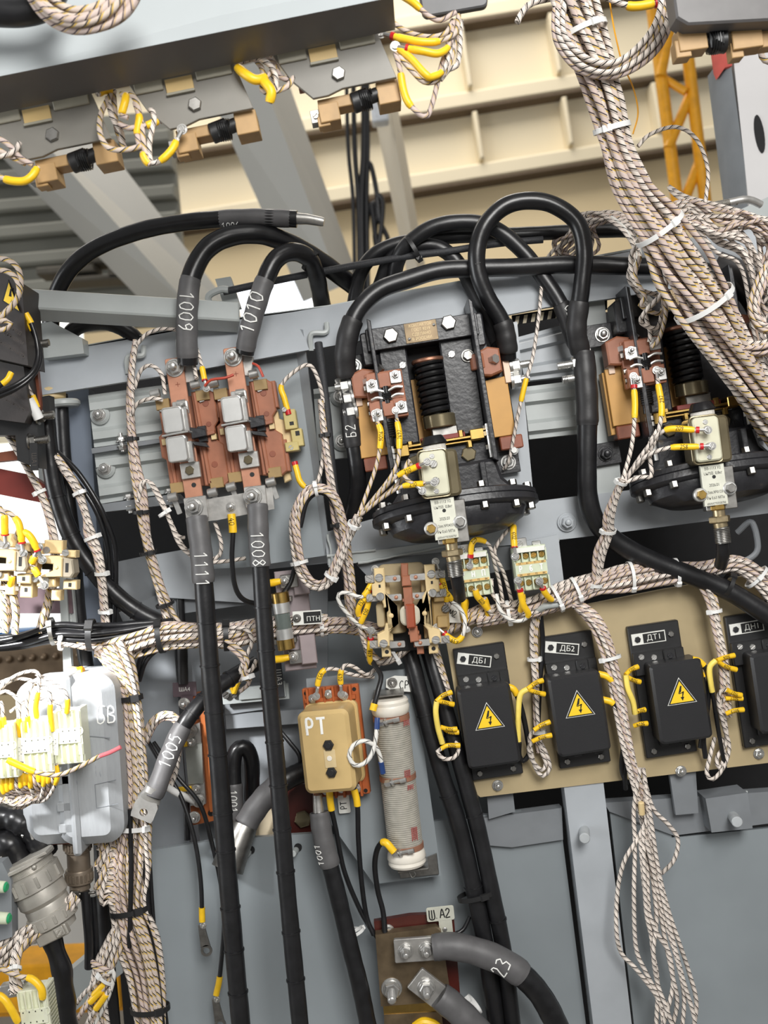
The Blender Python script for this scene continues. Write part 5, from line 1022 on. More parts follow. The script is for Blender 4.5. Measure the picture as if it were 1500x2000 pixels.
# ================================================================ single control wires
GW = 'thin black control wires'
def black_wire(label, pts, r=4.6, ends=(), group=GW, m=RUBBER):
    f = Fr(pts[0][0], pts[0][1], pts[0][2]); o = thing('control_wire', label, 'wire', f, group)
    strand(f, pts, r, 'wire', m, o, 10, 6)
    for t0, t1, mm, dr in ends: strand(f, sub(pts, t0, t1, 3), r + dr, 'marker_sleeve', mm, o, 12, 3)
    return o, f
o, f = black_wire('thin black wire with yellow sleeve 40 hanging from the tinned bus strap', [(452, 1004, 60), (455, 1040, 62), (453, 1090, 58), (458, 1140, 50), (472, 1168, 36), (500, 1178, 20), (540, 1170, 10), (566, 1140, 6), (577, 1100, 0), (578, 1070, -14)], 5, [(.0, .1, YEL, 3)])
paint_cable(f, [(452, 1004, 60), (455, 1040, 62)], .5, 8.2, '40', 11, 0, .6, 1, False, 'number_print', INK, o)
for k, (lab, pts) in enumerate((('left thin black wire falling past the shunt board to a flat tag lug', [(284, 1440, -60), (320, 1500, -30), (355, 1560, -20), (380, 1640, -10), (392, 1720, -6), (395, 1800, -4)]), ('right thin black wire falling past the shunt board behind the 1111 cable', [(300, 1450, -66), (345, 1515, -34), (390, 1570, -30), (412, 1640, -30), (430, 1720, -34), (438, 1790, -34), (430, 1900, -20), (422, 1944, -14)]))):
    o, f = black_wire(lab, pts, 4.4, [(.93, 1.0, YEL, 1.8)])
    x, y, h = pts[-1]; mb = MB(f); p = f.px(x + 2, y + 8, h); hexbolt(mb, p.x, p.y, p.z, 5, 4, True, 4); mb.build('terminal_bolt', ZINC, o)
    mb = MB(f); q = f.px(x + 4, y + 40, h - 4); M0 = Matrix.Translation((q.x, q.y, q.z)); mb.M = M0
    n = 20; ring = ngon(2, -16, 6, n); outer = ngon(2, -16, 11, n); mb.add([(a, b, 0) for a, b in outer] + [(a, b, 0) for a, b in ring] + [(a, b, 3) for a, b in outer] + [(a, b, 3) for a, b in ring], [(i, n + i, n + (i + 1) % n, (i + 1) % n) for i in range(n)] + [(2 * n + i, 2 * n + (i + 1) % n, 3 * n + (i + 1) % n, 3 * n + i) for i in range(n)] + [(i, (i + 1) % n, 2 * n + (i + 1) % n, 2 * n + i) for i in range(n)] + [(n + i, 3 * n + i, 3 * n + (i + 1) % n, n + (i + 1) % n) for i in range(n)])
    mb.prism([(-6, 34), (6, 34), (11, -10), (9, -8), (-6, -8), (-8, -10)], 0, 3, .6); mb.build('tag_lug', STEEL, o)
black_wire('black wire from the top of the wound resistor up to the wire run', [(728, 1388, 64), (738, 1350, 56), (744, 1320, 40), (730, 1296, 20), (722, 1270, 0)], 5, [(.0, .1, YEL, 2.4)])
black_wire('black wire from the bottom of the wound resistor down to the maroon board', [(770, 1664, 66), (752, 1645, 62), (738, 1656, 40), (732, 1690, 20), (738, 1740, 4), (748, 1780, 2), (752, 1822, 8)], 5.4, [(.0, .14, YEL, 2)])
black_wire('left black wire from the bottom of the tan relay down to the maroon board', [(643, 1538, 24), (646, 1572, 24), (656, 1620, 14), (672, 1700, 2), (700, 1770, -10), (722, 1810, -8), (738, 1832, -4)], 5, [(.02, .14, YEL, 2)])
black_wire('right black wire from the bottom of the tan relay down to the maroon board', [(690, 1536, 24), (698, 1572, 24), (700, 1640, 14), (706, 1720, 2), (716, 1790, -6), (730, 1826, -4)], 5, [(.02, .13, YEL, 2)])
black_wire('thin black wire running behind the tan relay to its left', [(540, 1420, -100), (566, 1450, -90), (586, 1480, -80), (580, 1520, -90)], 4.5)
black_wire('short black wire right of the maroon board going behind the tied cables', [(884, 1826, 0), (904, 1816, -6), (918, 1790, -12)], 4)
for i, (lab, pts) in enumerate((('black wire curling from the right side of the ДБ2 box, upper terminal', [(1168, 1316, 36), (1190, 1324, 40), (1212, 1352, 36), (1222, 1400, 26), (1224, 1460, 16), (1220, 1510, 0), (1222, 1540, -30)]), ('black wire curling from the right side of the ДБ2 box, lower terminal', [(1176, 1366, 36), (1198, 1374, 38), (1212, 1400, 34), (1218, 1450, 22), (1214, 1500, 4), (1224, 1530, -20)]),
      ('black wire curling from the right side of the ДТ1 box, upper terminal', [(1352, 1288, 36), (1368, 1294, 38), (1384, 1320, 34), (1382, 1380, 22), (1374, 1440, 8), (1378, 1480, 0)]), ('black wire curling from the right side of the ДТ1 box, lower terminal', [(1356, 1312, 36), (1370, 1318, 36), (1376, 1350, 28), (1374, 1410, 14), (1368, 1460, 4)]), ('black wire curling from the right side of the ДБ1 box to a loop', [(992, 1341, 30), (1006, 1350, 30), (1020, 1390, 20), (1030, 1440, 10), (1034, 1470, 4), (1022, 1486, 0), (1014, 1476, 4), (1014, 1450, 12)]))):
    black_wire(lab, pts, 5.2, [(.0, .12, YEL, 1.6)])
for lab, pts in (('black wire in a pale yellow sleeve between ДБ1 and ДБ2', [(1030, 1346, 44), (1016, 1358, 44), (1012, 1400, 40), (1012, 1448, 34)]), ('pale yellow sleeved wire left of the ДБ1 box', [(853, 1370, 40), (851, 1390, 40), (855, 1420, 36), (864, 1452, 30)]), ('pale yellow sleeved wire between ДБ2 and ДТ1', [(1222, 1318, 44), (1226, 1345, 44), (1236, 1370, 40), (1240, 1394, 34)]), ('pale yellow sleeved wire between ДТ1 and ДН1', [(1398, 1290, 44), (1386, 1304, 44), (1388, 1335, 40), (1393, 1362, 34), (1402, 1420, 20), (1416, 1500, 0)])):
    n4 = 'ДН1' in lab; o, f = black_wire(lab, pts, 4.4); strand(f, sub(pts, 0, .3 if n4 else 1), 5.6, 'long_sleeve', mat_pale if 'mat_pale' in globals() else globals().setdefault('mat_pale', mat('pale_yellow_sleeve', (246, 218, 104), .45)), o, 12, 4)
# yellow number sleeves that enter the diode boxes
for lab, pts in (('upper left yellow sleeved wire of the ДБ1 box', [(882, 1352, 26), (866, 1358, 32), (852, 1370, 38)]), ('second left yellow sleeved wire of the ДБ1 box', [(886, 1376, 26), (868, 1372, 32), (852, 1368, 38)]), ('third left yellow sleeved wire of the ДБ1 box', [(892, 1424, 26), (876, 1424, 30), (860, 1420, 34)]), ('fourth left yellow sleeved wire of the ДБ1 box', [(896, 1430, 20), (880, 1430, 22), (868, 1424, 24)]), ('lowest left yellow sleeved wire of the ДБ1 box', [(898, 1456, 26), (874, 1456, 30), (862, 1462, 30)]),
      ('upper left yellow sleeved wire of the ДБ2 box', [(1060, 1329, 26), (1046, 1334, 32), (1030, 1346, 40)]), ('second left yellow sleeved wire of the ДБ2 box', [(1064, 1356, 26), (1046, 1352, 32), (1030, 1346, 38)]), ('third left yellow sleeved wire of the ДБ2 box', [(1074, 1410, 26), (1058, 1416, 30), (1043, 1426, 30)]), ('lowest left yellow sleeved wire of the ДБ2 box', [(1077, 1436, 26), (1058, 1440, 30), (1040, 1448, 26)]),
      ('upper left yellow sleeved wire of the ДТ1 box', [(1246, 1302, 26), (1232, 1308, 32), (1222, 1318, 40)]), ('second left yellow sleeved wire of the ДТ1 box', [(1250, 1332, 26), (1236, 1328, 32), (1222, 1320, 38)]), ('third left yellow sleeved wire of the ДТ1 box', [(1260, 1386, 26), (1250, 1388, 30), (1240, 1392, 32)]), ('lowest left yellow sleeved wire of the ДТ1 box', [(1264, 1413, 26), (1250, 1414, 30), (1238, 1418, 26)]),
      ('upper left yellow sleeved wire of the ДН1 box', [(1434, 1280, 26), (1416, 1284, 32), (1400, 1290, 40)]), ('second left yellow sleeved wire of the ДН1 box', [(1438, 1308, 26), (1418, 1302, 32), (1402, 1292, 38)]), ('third left yellow sleeved wire of the ДН1 box', [(1448, 1358, 26), (1432, 1354, 30), (1420, 1347, 34)]), ('fourth left yellow sleeved wire of the ДН1 box', [(1450, 1364, 20), (1432, 1364, 22), (1416, 1364, 24)]), ('lowest left yellow sleeved wire of the ДН1 box', [(1452, 1386, 26), (1434, 1388, 30), (1418, 1394, 26)])):
    f = Fr(pts[0][0], pts[0][1], pts[0][2]); o = thing('sleeved_wire', lab, 'wire', f, 'yellow sleeved wires of the diode boxes')
    strand(f, pts, 4.6, 'marker_sleeve', YEL, o, 10, 3, None, lambda t: 1.15 if t < .25 else 1.0)
    paint_cable(f, pts, .5, 4.8, random.Random(lab).choice(('5026', '5027', '5024', '5023')), 6, 0, .4, 1, False, 'number_print', INK, o)
# loose wire curls beside the diode boxes
def curl(label, pts, r=4.2, m=WIREB, group='braided wire curls', **k):
    f = Fr(pts[0][0], pts[0][1], pts[0][2]); o = thing('braided_wire', label, 'wire', f, group)
    return lead(f, o, pts, r, m, k.get('sleeves', ()), k.get('term', False), k.get('red', False), k.get('mark')), o, f
curl('braided wire loop under the lowest left sleeve of the ДБ1 box', [(862, 1462, 30), (854, 1468, 34), (866, 1482, 34), (886, 1480, 28), (896, 1464, 20), (886, 1440, 4), (874, 1420, -4), (884, 1398, -8)])
curl('braided wire curl hanging between ДБ1 and ДБ2, left strand', [(1044, 1426, 26), (1034, 1440, 20), (1038, 1470, 8), (1046, 1500, 2), (1060, 1516, 2), (1074, 1500, 2), (1066, 1470, -4), (1052, 1440, -8), (1048, 1400, -10)])
curl('braided wire curl hanging between ДБ1 and ДБ2, right strand', [(1040, 1448, 24), (1032, 1462, 16), (1040, 1486, 6), (1058, 1504, 4), (1066, 1490, 2), (1054, 1456, -6), (1046, 1380, -10), (1046, 1300, -8)])
curl('braided wire curl hanging between ДТ1 and ДН1, outer strand', [(1420, 1347, 30), (1408, 1350, 26), (1402, 1370, 20), (1414, 1420, 10), (1424, 1460, 4), (1412, 1500, 4), (1392, 1522, 6), (1380, 1510, 8), (1386, 1480, 6), (1396, 1440, 0)])
curl('braided wire curl hanging between ДТ1 and ДН1, inner strand', [(1416, 1364, 24), (1406, 1374, 18), (1416, 1410, 10), (1418, 1450, 4), (1400, 1480, 4), (1404, 1500, 4), (1414, 1480, 2), (1410, 1440, -4)])
_, o, f = curl('white wire ring with blue ends joining two clamps of the wound resistor', [(737, 1402, 70), (736, 1424, 74), (733, 1448, 80), (726, 1474, 86), (710, 1492, 90), (692, 1494, 92), (682, 1476, 92), (690, 1456, 90), (712, 1447, 86), (734, 1459, 80), (744, 1484, 76), (748, 1510, 70)], 4.6, WIREW)
for pts in ([(737, 1402, 70), (736.5, 1410, 72), (736, 1424, 74)], [(744, 1488, 76), (746, 1498, 73), (748, 1510, 70)]): strand(f, pts, 5.6, 'crimp_sleeve', BLUEP, o, 10, 3, 'blue crimp sleeve')
# ================================================================ laced harnesses
def harness(label, pts, hw, n, r=4.5, ties=(), group='laced wire harnesses', name='wire_harness', **k):
    f = Fr(pts[len(pts) // 2][0], pts[len(pts) // 2][1], pts[len(pts) // 2][2]); o = thing(name, label, 'wire harness', f, group)
    bundle(f, o, pts, hw, n, r, ties=ties, **k); return o, f
# big diagonal harness, top right
o, f = harness('broad braided wire harness falling diagonally from the top, tied with white straps', [(1105, -40, 330), (1140, 60, 325), (1178, 170, 310), (1203, 283, 290), (1236, 370, 270), (1290, 450, 250), (1338, 530, 225), (1385, 610, 200), (1436, 700, 170), (1500, 800, 140), (1540, 856, 130), (1640, 1010, 110), (1740, 1180, 90)],
        [44, 42, 38, 30, 38, 48, 58, 58, 50, 42, 40, 38, 36], 34, 6.6, seed=4, flat=.75, step=12, twist=.3, ties=((.076, .3), (.218, -.5), (.375, .3), (.50, .5)), tw=5)
for k, pts in enumerate(([(1312, -20, 350), (1300, 50, 356), (1262, 104, 358), (1200, 140, 358), (1140, 130, 356), (1096, 80, 352), (1090, 20, 346), (1110, -30, 340)], [(1304, -20, 346), (1288, 50, 352), (1252, 98, 354), (1200, 130, 354), (1140, 118, 350), (1100, 70, 348), (1098, 10, 342), (1120, -30, 336)], [(1320, -20, 346), (1306, 56, 350), (1270, 112, 350), (1204, 148, 350), (1134, 138, 348), (1088, 84, 346), (1084, 20, 342), (1100, -30, 336)], [(1298, -20, 356), (1280, 46, 360), (1246, 92, 362), (1200, 122, 362), (1150, 116, 360), (1106, 76, 356), (1100, 24, 350), (1116, -30, 344)], [(1308, -20, 340), (1296, 60, 344), (1256, 110, 346), (1190, 146, 346), (1130, 128, 344), (1094, 70, 340), (1092, 0, 336)])):
    strand(f, pts, 6, 'looped_wire', WM[k % 3], o, 7)
lead(f, o, [(1150, -20, 300), (1090, -6, 310), (1040, 6, 320), (1020, 24, 324), (1010, 44, 326)], 6.4, WIREB, (), False)
strand(f, [(1212, 120, 300), (1236, 170, 296), (1246, 220, 292), (1236, 262, 288)], 1.6, 'lacing_thread', YELP, o, 5); strand(f, [(1190, 0, 300), (1200, 60, 300), (1216, 130, 298)], 1.6, 'lacing_thread', YELP, o, 5)
strand(f, [(1246, 286, 270), (1270, 262, 270), (1320, 248, 264), (1360, 272, 256), (1382, 330, 246), (1378, 395, 236)], 4, 'loose_wire', WIREB, o, 7)
lead(f, o, [(1180, -6, 320), (1222, 10, 322), (1246, 12, 322), (1282, 6, 322)], 6, WIREB, ((.45, .95),), True, True)
# small group of strands dropping from the harness to the right contactor
for k, pts in enumerate(([(1258, 470, 210), (1232, 500, 200), (1244, 560, 180), (1286, 580, 150), (1262, 610, 130), (1270, 650, 110), (1268, 668, 106)], [(1262, 480, 205), (1276, 540, 190), (1300, 600, 170), (1288, 660, 120), (1272, 678, 112)], [(1290, 500, 200), (1300, 560, 190), (1262, 606, 170), (1252, 630, 140), (1284, 640, 124), (1294, 600, 130), (1300, 560, 140)], [(1250, 500, 200), (1240, 540, 190), (1260, 580, 170), (1250, 596, 160), (1290, 612, 140), (1305, 570, 140)])):
    strand(f, pts, 4.4, 'branch_wire', WM[k % 2], o, 7)
# strands lying over the beam at the top right
f = Fr(1330, 450, 60); o = thing('wire_harness', 'loose pale strands fanned over the right end of the beam, beside the broad harness', 'wire harness', f, 'laced wire harnesses'); rnd = random.Random(8)
for k in range(20):
    y0 = 400 + rnd.uniform(-8, 34); e = rnd.random(); ye = 418 + 260 * e * e
    strand(f, [(1290 + rnd.uniform(-20, 20), y0 + 20, 120 + rnd.uniform(-20, 20)), (1345, y0 + rnd.uniform(-6, 8), 130), (1400 + rnd.uniform(-10, 10), y0 + 8 + rnd.uniform(-14, 16) + e * 46, 130 + rnd.uniform(-30, 20)), (1455 + rnd.uniform(-14, 10), (y0 * .6 + ye * .4) + rnd.uniform(-6, 20), 120 + rnd.uniform(-30, 20)), (1495 + rnd.uniform(-20, 10), ye + rnd.uniform(0, 40), 100 + rnd.uniform(-40, 20)), (1510 + rnd.uniform(-40, 20), ye + 110 * rnd.random() + 30, 80)], 4.1, 'wire', (WIREB, WIREP, WIREB)[k % 3], o, 6, 12)
for k, pts in enumerate(([(1306, 364, 110), (1340, 384, 116), (1400, 400, 120), (1470, 420, 120), (1510, 440, 118)], [(1306, 364, 110), (1318, 380, 112), (1360, 400, 120), (1440, 416, 118), (1510, 430, 116)])): strand(f, pts, 4.2, 'wire', WIREB, o, 7)
f = Fr(1200, 460, 40); o = thing('wire_harness', 'pale strands drooping over the straight black cable left of the broad harness', 'wire harness', f, 'laced wire harnesses')
for k in range(15):
    x = rnd.uniform(-26, 26); strand(f, [(1286 + x * .4, 470, 130), (1230 + x, 428 + abs(x) * .3, 70), (1170 + x * 1.2, 418 + rnd.uniform(-6, 18), 40), (1136 + rnd.uniform(-20, 24), 428 + rnd.uniform(-6, 30), 10), (1110 + rnd.uniform(-30, 60), 470 + rnd.uniform(-10, 20), -20), (1080 + rnd.uniform(-30, 110), 520, -50)], 3.8, 'wire', (WIREB, WIREP)[k % 2], o, 6, 12)
for k in range(7):
    x = rnd.uniform(0, 30); strand(f, [(1180 + x * 2, 424, 60), (1216 + x, 450, 80), (1240 + x * .5, 500 + rnd.uniform(-10, 20), 86), (1226 + x * .7, 540, 84), (1250 + x * .4, 580, 80), (1262 + x * .4, 610, 90)], 4.1, 'wire', (WIREB, WIREW, WIREB)[k % 3], o, 6, 10)
# knotted strands at the right edge
f = Fr(1450, 690, 120); o = thing('wire_harness', 'side branch of braided wires bending right off the broad harness to the picture edge', 'wire harness', f, 'laced wire harnesses')
bundle(f, o, [(1330, 590, 190), (1390, 640, 180), (1440, 672, 176), (1490, 680, 170), (1530, 664, 160)], [18, 20, 16, 20, 24], 11, 4.6, seed=3)
bundle(f, o, [(1540, 640, 150), (1490, 640, 160), (1470, 600, 160), (1490, 540, 150), (1520, 500, 140)], [14, 10, 12, 14, 14], 6, 4.4, seed=5)
# left harness: from the beam down to the main run
o, f = harness('narrow braided harness hanging left of the brown contactors, tied black', [(266, 664, 40), (257, 720, 44), (254, 800, 40), (262, 900, 40), (272, 960, 40), (284, 1050, 30), (305, 1130, 20), (330, 1200, 6), (345, 1232, 0)], [5, 6, 8, 10, 12, 13, 13, 14, 18], 9, 4.3, ties=((.33, 0), (.58, 0), (.72, .3), (.9, 0)), tmat=BLACKP, seed=11, twist=1.0)
for k, pts in enumerate(([(384, 740, 74), (366, 660, 30), (330, 642, 30), (290, 650, 40), (268, 672, 44)], [(322, 770, 60), (316, 732, 64), (296, 714, 60), (276, 722, 52), (262, 760, 46)], [(318, 782, 60), (298, 778, 64), (268, 788, 54), (256, 812, 46)], [(360, 1050, 30), (344, 1044, 40), (324, 1000, 44), (300, 950, 50), (282, 940, 54), (272, 966, 48)], [(388, 1096, 40), (350, 1062, 40), (322, 990, 44), (296, 944, 54), (278, 944, 52), (270, 980, 46)], [(480, 1090, 10), (440, 1096, 20), (400, 1096, 30), (360, 1070, 36), (326, 1004, 42), (290, 940, 54), (272, 950, 50)])):
    lead(f, o, pts[::-1], 4.0, WIREB, (), False)
p_, t_ = (322, 1002, 46), (.5, .8, 0); ringband(f, p_, t_, 12, 4, WHITEP, o)
lead(f, o, [(420, 1020, 40), (432, 1060, 34), (428, 1085, 24), (404, 1096, 24)], 4, WIREB, (), False)
lead(f, o, [(384, 680, 50), (392, 706, 64), (400, 744, 72)], 3.8, WIREB, ((.6, .98),), True, True)
strand(f, [(400, 754, 80), (412, 742, 84), (440, 738, 84), (456, 732, 80)], 2.8, 'red_wire', REDW, o, 8); strand(f, [(494, 710, 70), (505, 716, 84), (514, 736, 84)], 2.6, 'red_wire', REDW, o, 8)
# wire of the cream auxiliary switch
w, o, f = curl('braided wire curving above the cream auxiliary switch, yellow sleeve at its end', [(642, 848, 20), (636, 810, 30), (624, 750, 40), (606, 714, 44), (580, 722, 40), (550, 752, 34), (556, 780, 34), (564, 810, 34)], 4, WIREB, sleeves=((.78, .99),), red=True)
w, o, f = curl('braided wire curving below the cream auxiliary switch, yellow sleeve at its end', [(636, 830, 24), (630, 900, 30), (620, 940, 34), (600, 952, 38), (586, 940, 38), (580, 920, 36), (575, 902, 34)], 4, WIREB, sleeves=((.72, .99),), red=True)
o, f = harness('thin braided harness along the black conduit left of the middle contactor', [(626, 780, 38), (634, 850, 40), (646, 930, 38), (660, 1020, 30), (678, 1100, 20), (684, 1180, 6), (690, 1220, -4)], [5, 7, 9, 11, 12, 12, 10], 6, 4.2, ties=((.16, .4), (.55, 0)), tmat=BLACKP, seed=21)
# leads of the middle contactor and their big loop
o, f = harness('braided wire loop with white straps left of the middle contactor', [(700, 1008, 120), (676, 1058, 90), (656, 1108, 70), (636, 1140, 60), (610, 1140, 54), (588, 1110, 52), (578, 1060, 54), (576, 1010, 58), (592, 970, 62), (620, 954, 62), (648, 966, 58), (666, 1010, 46), (680, 1080, 34), (688, 1160, 16), (684, 1210, 0)], [9, 9, 10, 10, 12, 13, 13, 13, 12, 11, 11, 10, 10, 9, 9], 7, 4.2, ties=((.03, .2), (.2, .6), (.34, .2), (.58, .4)), seed=31, twist=.8)
strand(f, [(586, 1030, 50), (600, 978, 54), (628, 962, 54), (656, 990, 46), (676, 1060, 34), (690, 1130, 20)], 5, 'black_wire', RUBBER, o, 9)
for pts, red, mk in (([(700, 1008, 124), (735, 910, 110), (744, 850, 104), (737, 824, 100)], False, '9016'), ([(702, 1008, 124), (770, 920, 120), (780, 860, 108), (775, 818, 100)], False, '7697'), ([(704, 1004, 128), (744, 960, 160), (776, 930, 190), (820, 909, 204)], True, '210'), ([(706, 1004, 128), (750, 970, 160), (786, 950, 190), (832, 944, 204)], False, '210'), ([(706, 1000, 128), (760, 960, 160), (800, 920, 180), (798, 900, 190), (790, 930, 196), (812, 948, 200)], False, None)):
    lead(f, o, pts, 4.2, WIREY, ((.72, .97),) if mk else (), True, red, mk)
# leads of the right contactor
o, f = harness('braided harness with white straps under the right contactor', [(1216, 938, 140), (1204, 965, 120), (1190, 1010, 90), (1188, 1040, 70), (1172, 1080, 50), (1166, 1120, 36), (1162, 1150, 26)], [7, 8, 11, 10, 13, 12, 9], 7, 4.3, ties=((.02, -1.2), (.5, -1.2), (.96, -.8)), seed=41, twist=1.0)
for pts, red, mk in (([(1216, 938, 140), (1234, 870, 120), (1240, 800, 108), (1238, 752, 102)], True, None), ([(1220, 936, 140), (1270, 880, 130), (1292, 810, 116), (1284, 740, 102)], False, '297'), ([(1222, 936, 140), (1260, 880, 160), (1300, 840, 190), (1366, 840, 204)], True, '209'), ([(1222, 938, 140), (1250, 900, 160), (1300, 876, 190), (1374, 872, 204)], True, '258'), ([(1222, 942, 140), (1250, 932, 150), (1272, 930, 160), (1270, 900, 160), (1268, 870, 150), (1284, 840, 140)], False, None)):
    lead(f, o, pts, 4.3, WIREB, ((.66, .95),) if mk or red else (), mk is not None or red, red, mk)
w, o, f = curl('single long braided wire hanging past the right studs of the middle contactor, yellow sleeve midway', [(1058, 556, 20), (1052, 620, 44), (1040, 700, 60), (1028, 740, 64), (1014, 800, 60), (1004, 850, 50), (994, 900, 36), (984, 916, 20)], 3.6, WIREB, sleeves=((.5, .62),))
# main horizontal run
MR = [WIREY, WIREP, WIREB]
o, f = harness('thick braided run tied with black straps, lower left', [(186, 1262, 24), (230, 1262, 26), (318, 1242, 26), (400, 1240, 24), (450, 1240, 20), (500, 1230, 10), (560, 1222, -10), (640, 1220, -24)], [20, 30, 28, 25, 26, 24, 22, 20], 30, 5, ties=((.28, .9), (.56, .9)), tmat=BLACKP, seed=51, tw=5, flat=.8, twist=.3, mats=MR)
for k, pts in enumerate(([(450, 1225, 44), (482, 1230, 48), (492, 1255, 48), (476, 1290, 44), (470, 1314, 40), (490, 1310, 30), (500, 1290, 10)], [(440, 1250, 46), (470, 1270, 48), (484, 1292, 44), (474, 1320, 40), (490, 1330, 30)], [(446, 1262, 44), (470, 1284, 46), (480, 1310, 40), (486, 1334, 30), (470, 1350, 10)])): strand(f, pts, 4.2, 'branch_wire', WM[k], o, 7)
ringband(f, (484, 1322, 40), (.3, .9, 0), 12, 4, WHITEP, o)
o, f = harness('braided run passing behind the fuse holder towards the centre relay', [(600, 1222, -26), (680, 1222, -30), (740, 1236, -28), (800, 1250, -20), (860, 1236, -6), (910, 1212, 6), (960, 1190, 12)], [18, 18, 16, 14, 14, 16, 18], 15, 4.6, ties=((.08, 0), (.62, -.8), (.84, -.8)), seed=52)
o, f = harness('thick braided run with white straps above the ivory board', [(930, 1206, 10), (990, 1198, 20), (1050, 1186, 26), (1100, 1164, 26), (1160, 1140, 24), (1220, 1128, 20), (1300, 1120, 14), (1380, 1112, 14), (1440, 1104, 16), (1490, 1140, 18), (1530, 1200, 18), (1580, 1320, 14)], [20, 20, 20, 24, 20, 26, 24, 18, 20, 24, 24, 24], 24, 4.6, ties=((.085, -.8), (.21, -.6), (.26, -.6), (.4, -.9), (.51, -.9), (.72, 0)), seed=53, mats=[WIREB, WIREP])
o, f = harness('braided branch dropping beside the ДБ2 box and hanging loose over the grey post', [(1120, 1176, 20), (1160, 1210, 30), (1184, 1260, 36), (1204, 1340, 40), (1220, 1430, 40), (1236, 1500, 36), (1252, 1560, 24), (1266, 1620, 6)], [14, 18, 18, 14, 12, 12, 14, 14], 13, 4.4, ties=((.28, -1.0),), seed=54, mats=[WIREB, WIREP])
rnd = random.Random(77)
fans = [[(1250, 1500), (1238, 1580), (1240, 1650), (1238, 1750), (1242, 1850), (1262, 1900), (1290, 1960), (1296, 2030)], [(1256, 1500), (1266, 1580), (1250, 1630), (1220, 1680), (1206, 1740), (1204, 1820), (1214, 1862), (1240, 1890), (1276, 1936), (1300, 1976)], [(1258, 1520), (1262, 1600), (1264, 1680), (1266, 1760), (1274, 1850), (1284, 1920), (1280, 2030)], [(1260, 1530), (1276, 1580), (1305, 1610), (1324, 1640), (1316, 1680), (1292, 1706)], [(1262, 1540), (1274, 1620), (1286, 1700), (1306, 1780), (1326, 1840), (1346, 1900), (1360, 1960), (1350, 2030)], [(1262, 1560), (1272, 1640), (1284, 1740), (1296, 1820), (1312, 1900), (1322, 1960), (1306, 2030)], [(1264, 1560), (1276, 1660), (1296, 1760), (1318, 1850), (1336, 1920), (1356, 1990), (1352, 2040)], [(1250, 1640), (1262, 1760), (1282, 1820), (1306, 1860), (1314, 1920), (1304, 1970), (1286, 2030)], [(1266, 1580), (1272, 1690), (1282, 1790), (1276, 1860), (1284, 1920), (1302, 1970), (1322, 2030)], [(1262, 1640), (1286, 1750), (1312, 1840), (1326, 1890), (1336, 1950), (1330, 2030)], [(1256, 1620), (1258, 1700), (1262, 1780), (1270, 1820)]]
for k, q in enumerate(fans):
    pts = [(x, y, 36 - 4 * min(6, i) + rnd.uniform(-6, 6) + (40 - 30 * min(1, (y - 1500) / 150)) * 0) for i, (x, y) in enumerate(q)]; strand(f, pts, 4.3, 'loose_wire', WIREB, o, 7)
mb = MB(f); mb.cyl(f.px(1252, 1566, 44), f.px(1254, 1592, 40), 6, n=12, ch=2); mb.build('clear_tip', CREAM, o)
o, f = harness('braided branch dropping beside the ДН1 box', [(1330, 1118, 16), (1366, 1130, 24), (1390, 1170, 28), (1400, 1220, 28), (1412, 1280, 24), (1416, 1340, 16), (1420, 1400, 6)], [10, 12, 11, 9, 9, 10, 10], 6, 4.2, ties=((.35, -1),), seed=55)
o, f = harness('braided branch dropping between ДБ1 and ДБ2', [(1050, 1192, 14), (1042, 1230, 4), (1042, 1280, -4), (1046, 1340, -6), (1050, 1420, -8), (1056, 1470, -8)], [8, 8, 8, 7, 8, 9], 5, 4.2, ties=((.35, 1.2), (.85, 1.2)), seed=56)
strand(f, [(1056, 1200, 10), (1060, 1260, -6), (1054, 1340, -10), (1050, 1440, -10)], 5, 'black_wire', RUBBER, o, 9)
o, f = harness('dim braided branch going down right of the tied black cables', [(842, 1250, -30), (856, 1300, -20), (872, 1350, -12), (880, 1390, -10)], [9, 9, 8, 7], 5, 4, seed=57)
# wires of the centre relay
f = Fr(700, 1190, 40); o = thing('wire_harness', 'curled wires with yellow sleeves on the left side of the cream centre relay', 'wire harness', f, 'laced wire harnesses')
lead(f, o, [(740, 1236, 20), (700, 1220, 40), (664, 1180, 54), (662, 1160, 58), (680, 1158, 60), (706, 1166, 60), (722, 1146, 56), (728, 1126, 50)], 4, WIREW, ((.8, .97),), True, True, '2с')
lead(f, o, [(740, 1250, 10), (716, 1232, 30), (700, 1200, 44), (704, 1180, 52), (716, 1166, 54), (722, 1152, 52)], 4, WIREY, ((.55, .97),), True, True, '152')
lead(f, o, [(720, 1290, 6), (706, 1240, 30), (704, 1220, 40), (716, 1190, 50), (722, 1165, 52)], 4, WIREB, ((.6, .97),), True, True, '150')
lead(f, o, [(740, 1300, -6), (726, 1296, 10), (722, 1280, 24), (724, 1246, 36)], 4, WIREB, ((.3, .94),), True, True, '619')
bundle(f, o, [(706, 1230, 20), (716, 1264, 20), (740, 1292, 14), (770, 1286, 8), (800, 1262, 4)], [7, 8, 9, 10, 10], 5, 4, seed=61, ties=((.75, -.6),))
f = Fr(890, 1180, 40); o = thing('wire_harness', 'curled wires with yellow sleeves on the right side of the cream centre relay', 'wire harness', f, 'laced wire harnesses')
lead(f, o, [(864, 1230, 20), (862, 1200, 36), (872, 1176, 50), (866, 1140, 54), (856, 1112, 54)], 4, WIREB, ((.5, .97),), True, False, '350')
lead(f, o, [(870, 1210, 20), (874, 1190, 40), (880, 1170, 50), (866, 1152, 54), (858, 1140, 54)], 4, WIREB, ((.55, .97),), True, True, '638')
lead(f, o, [(870, 1170, 40), (896, 1186, 50), (908, 1212, 56), (904, 1240, 56), (892, 1252, 56), (878, 1246, 56), (866, 1236, 54)], 4.2, WIREW, ((.66, .97),), True, True, '639')
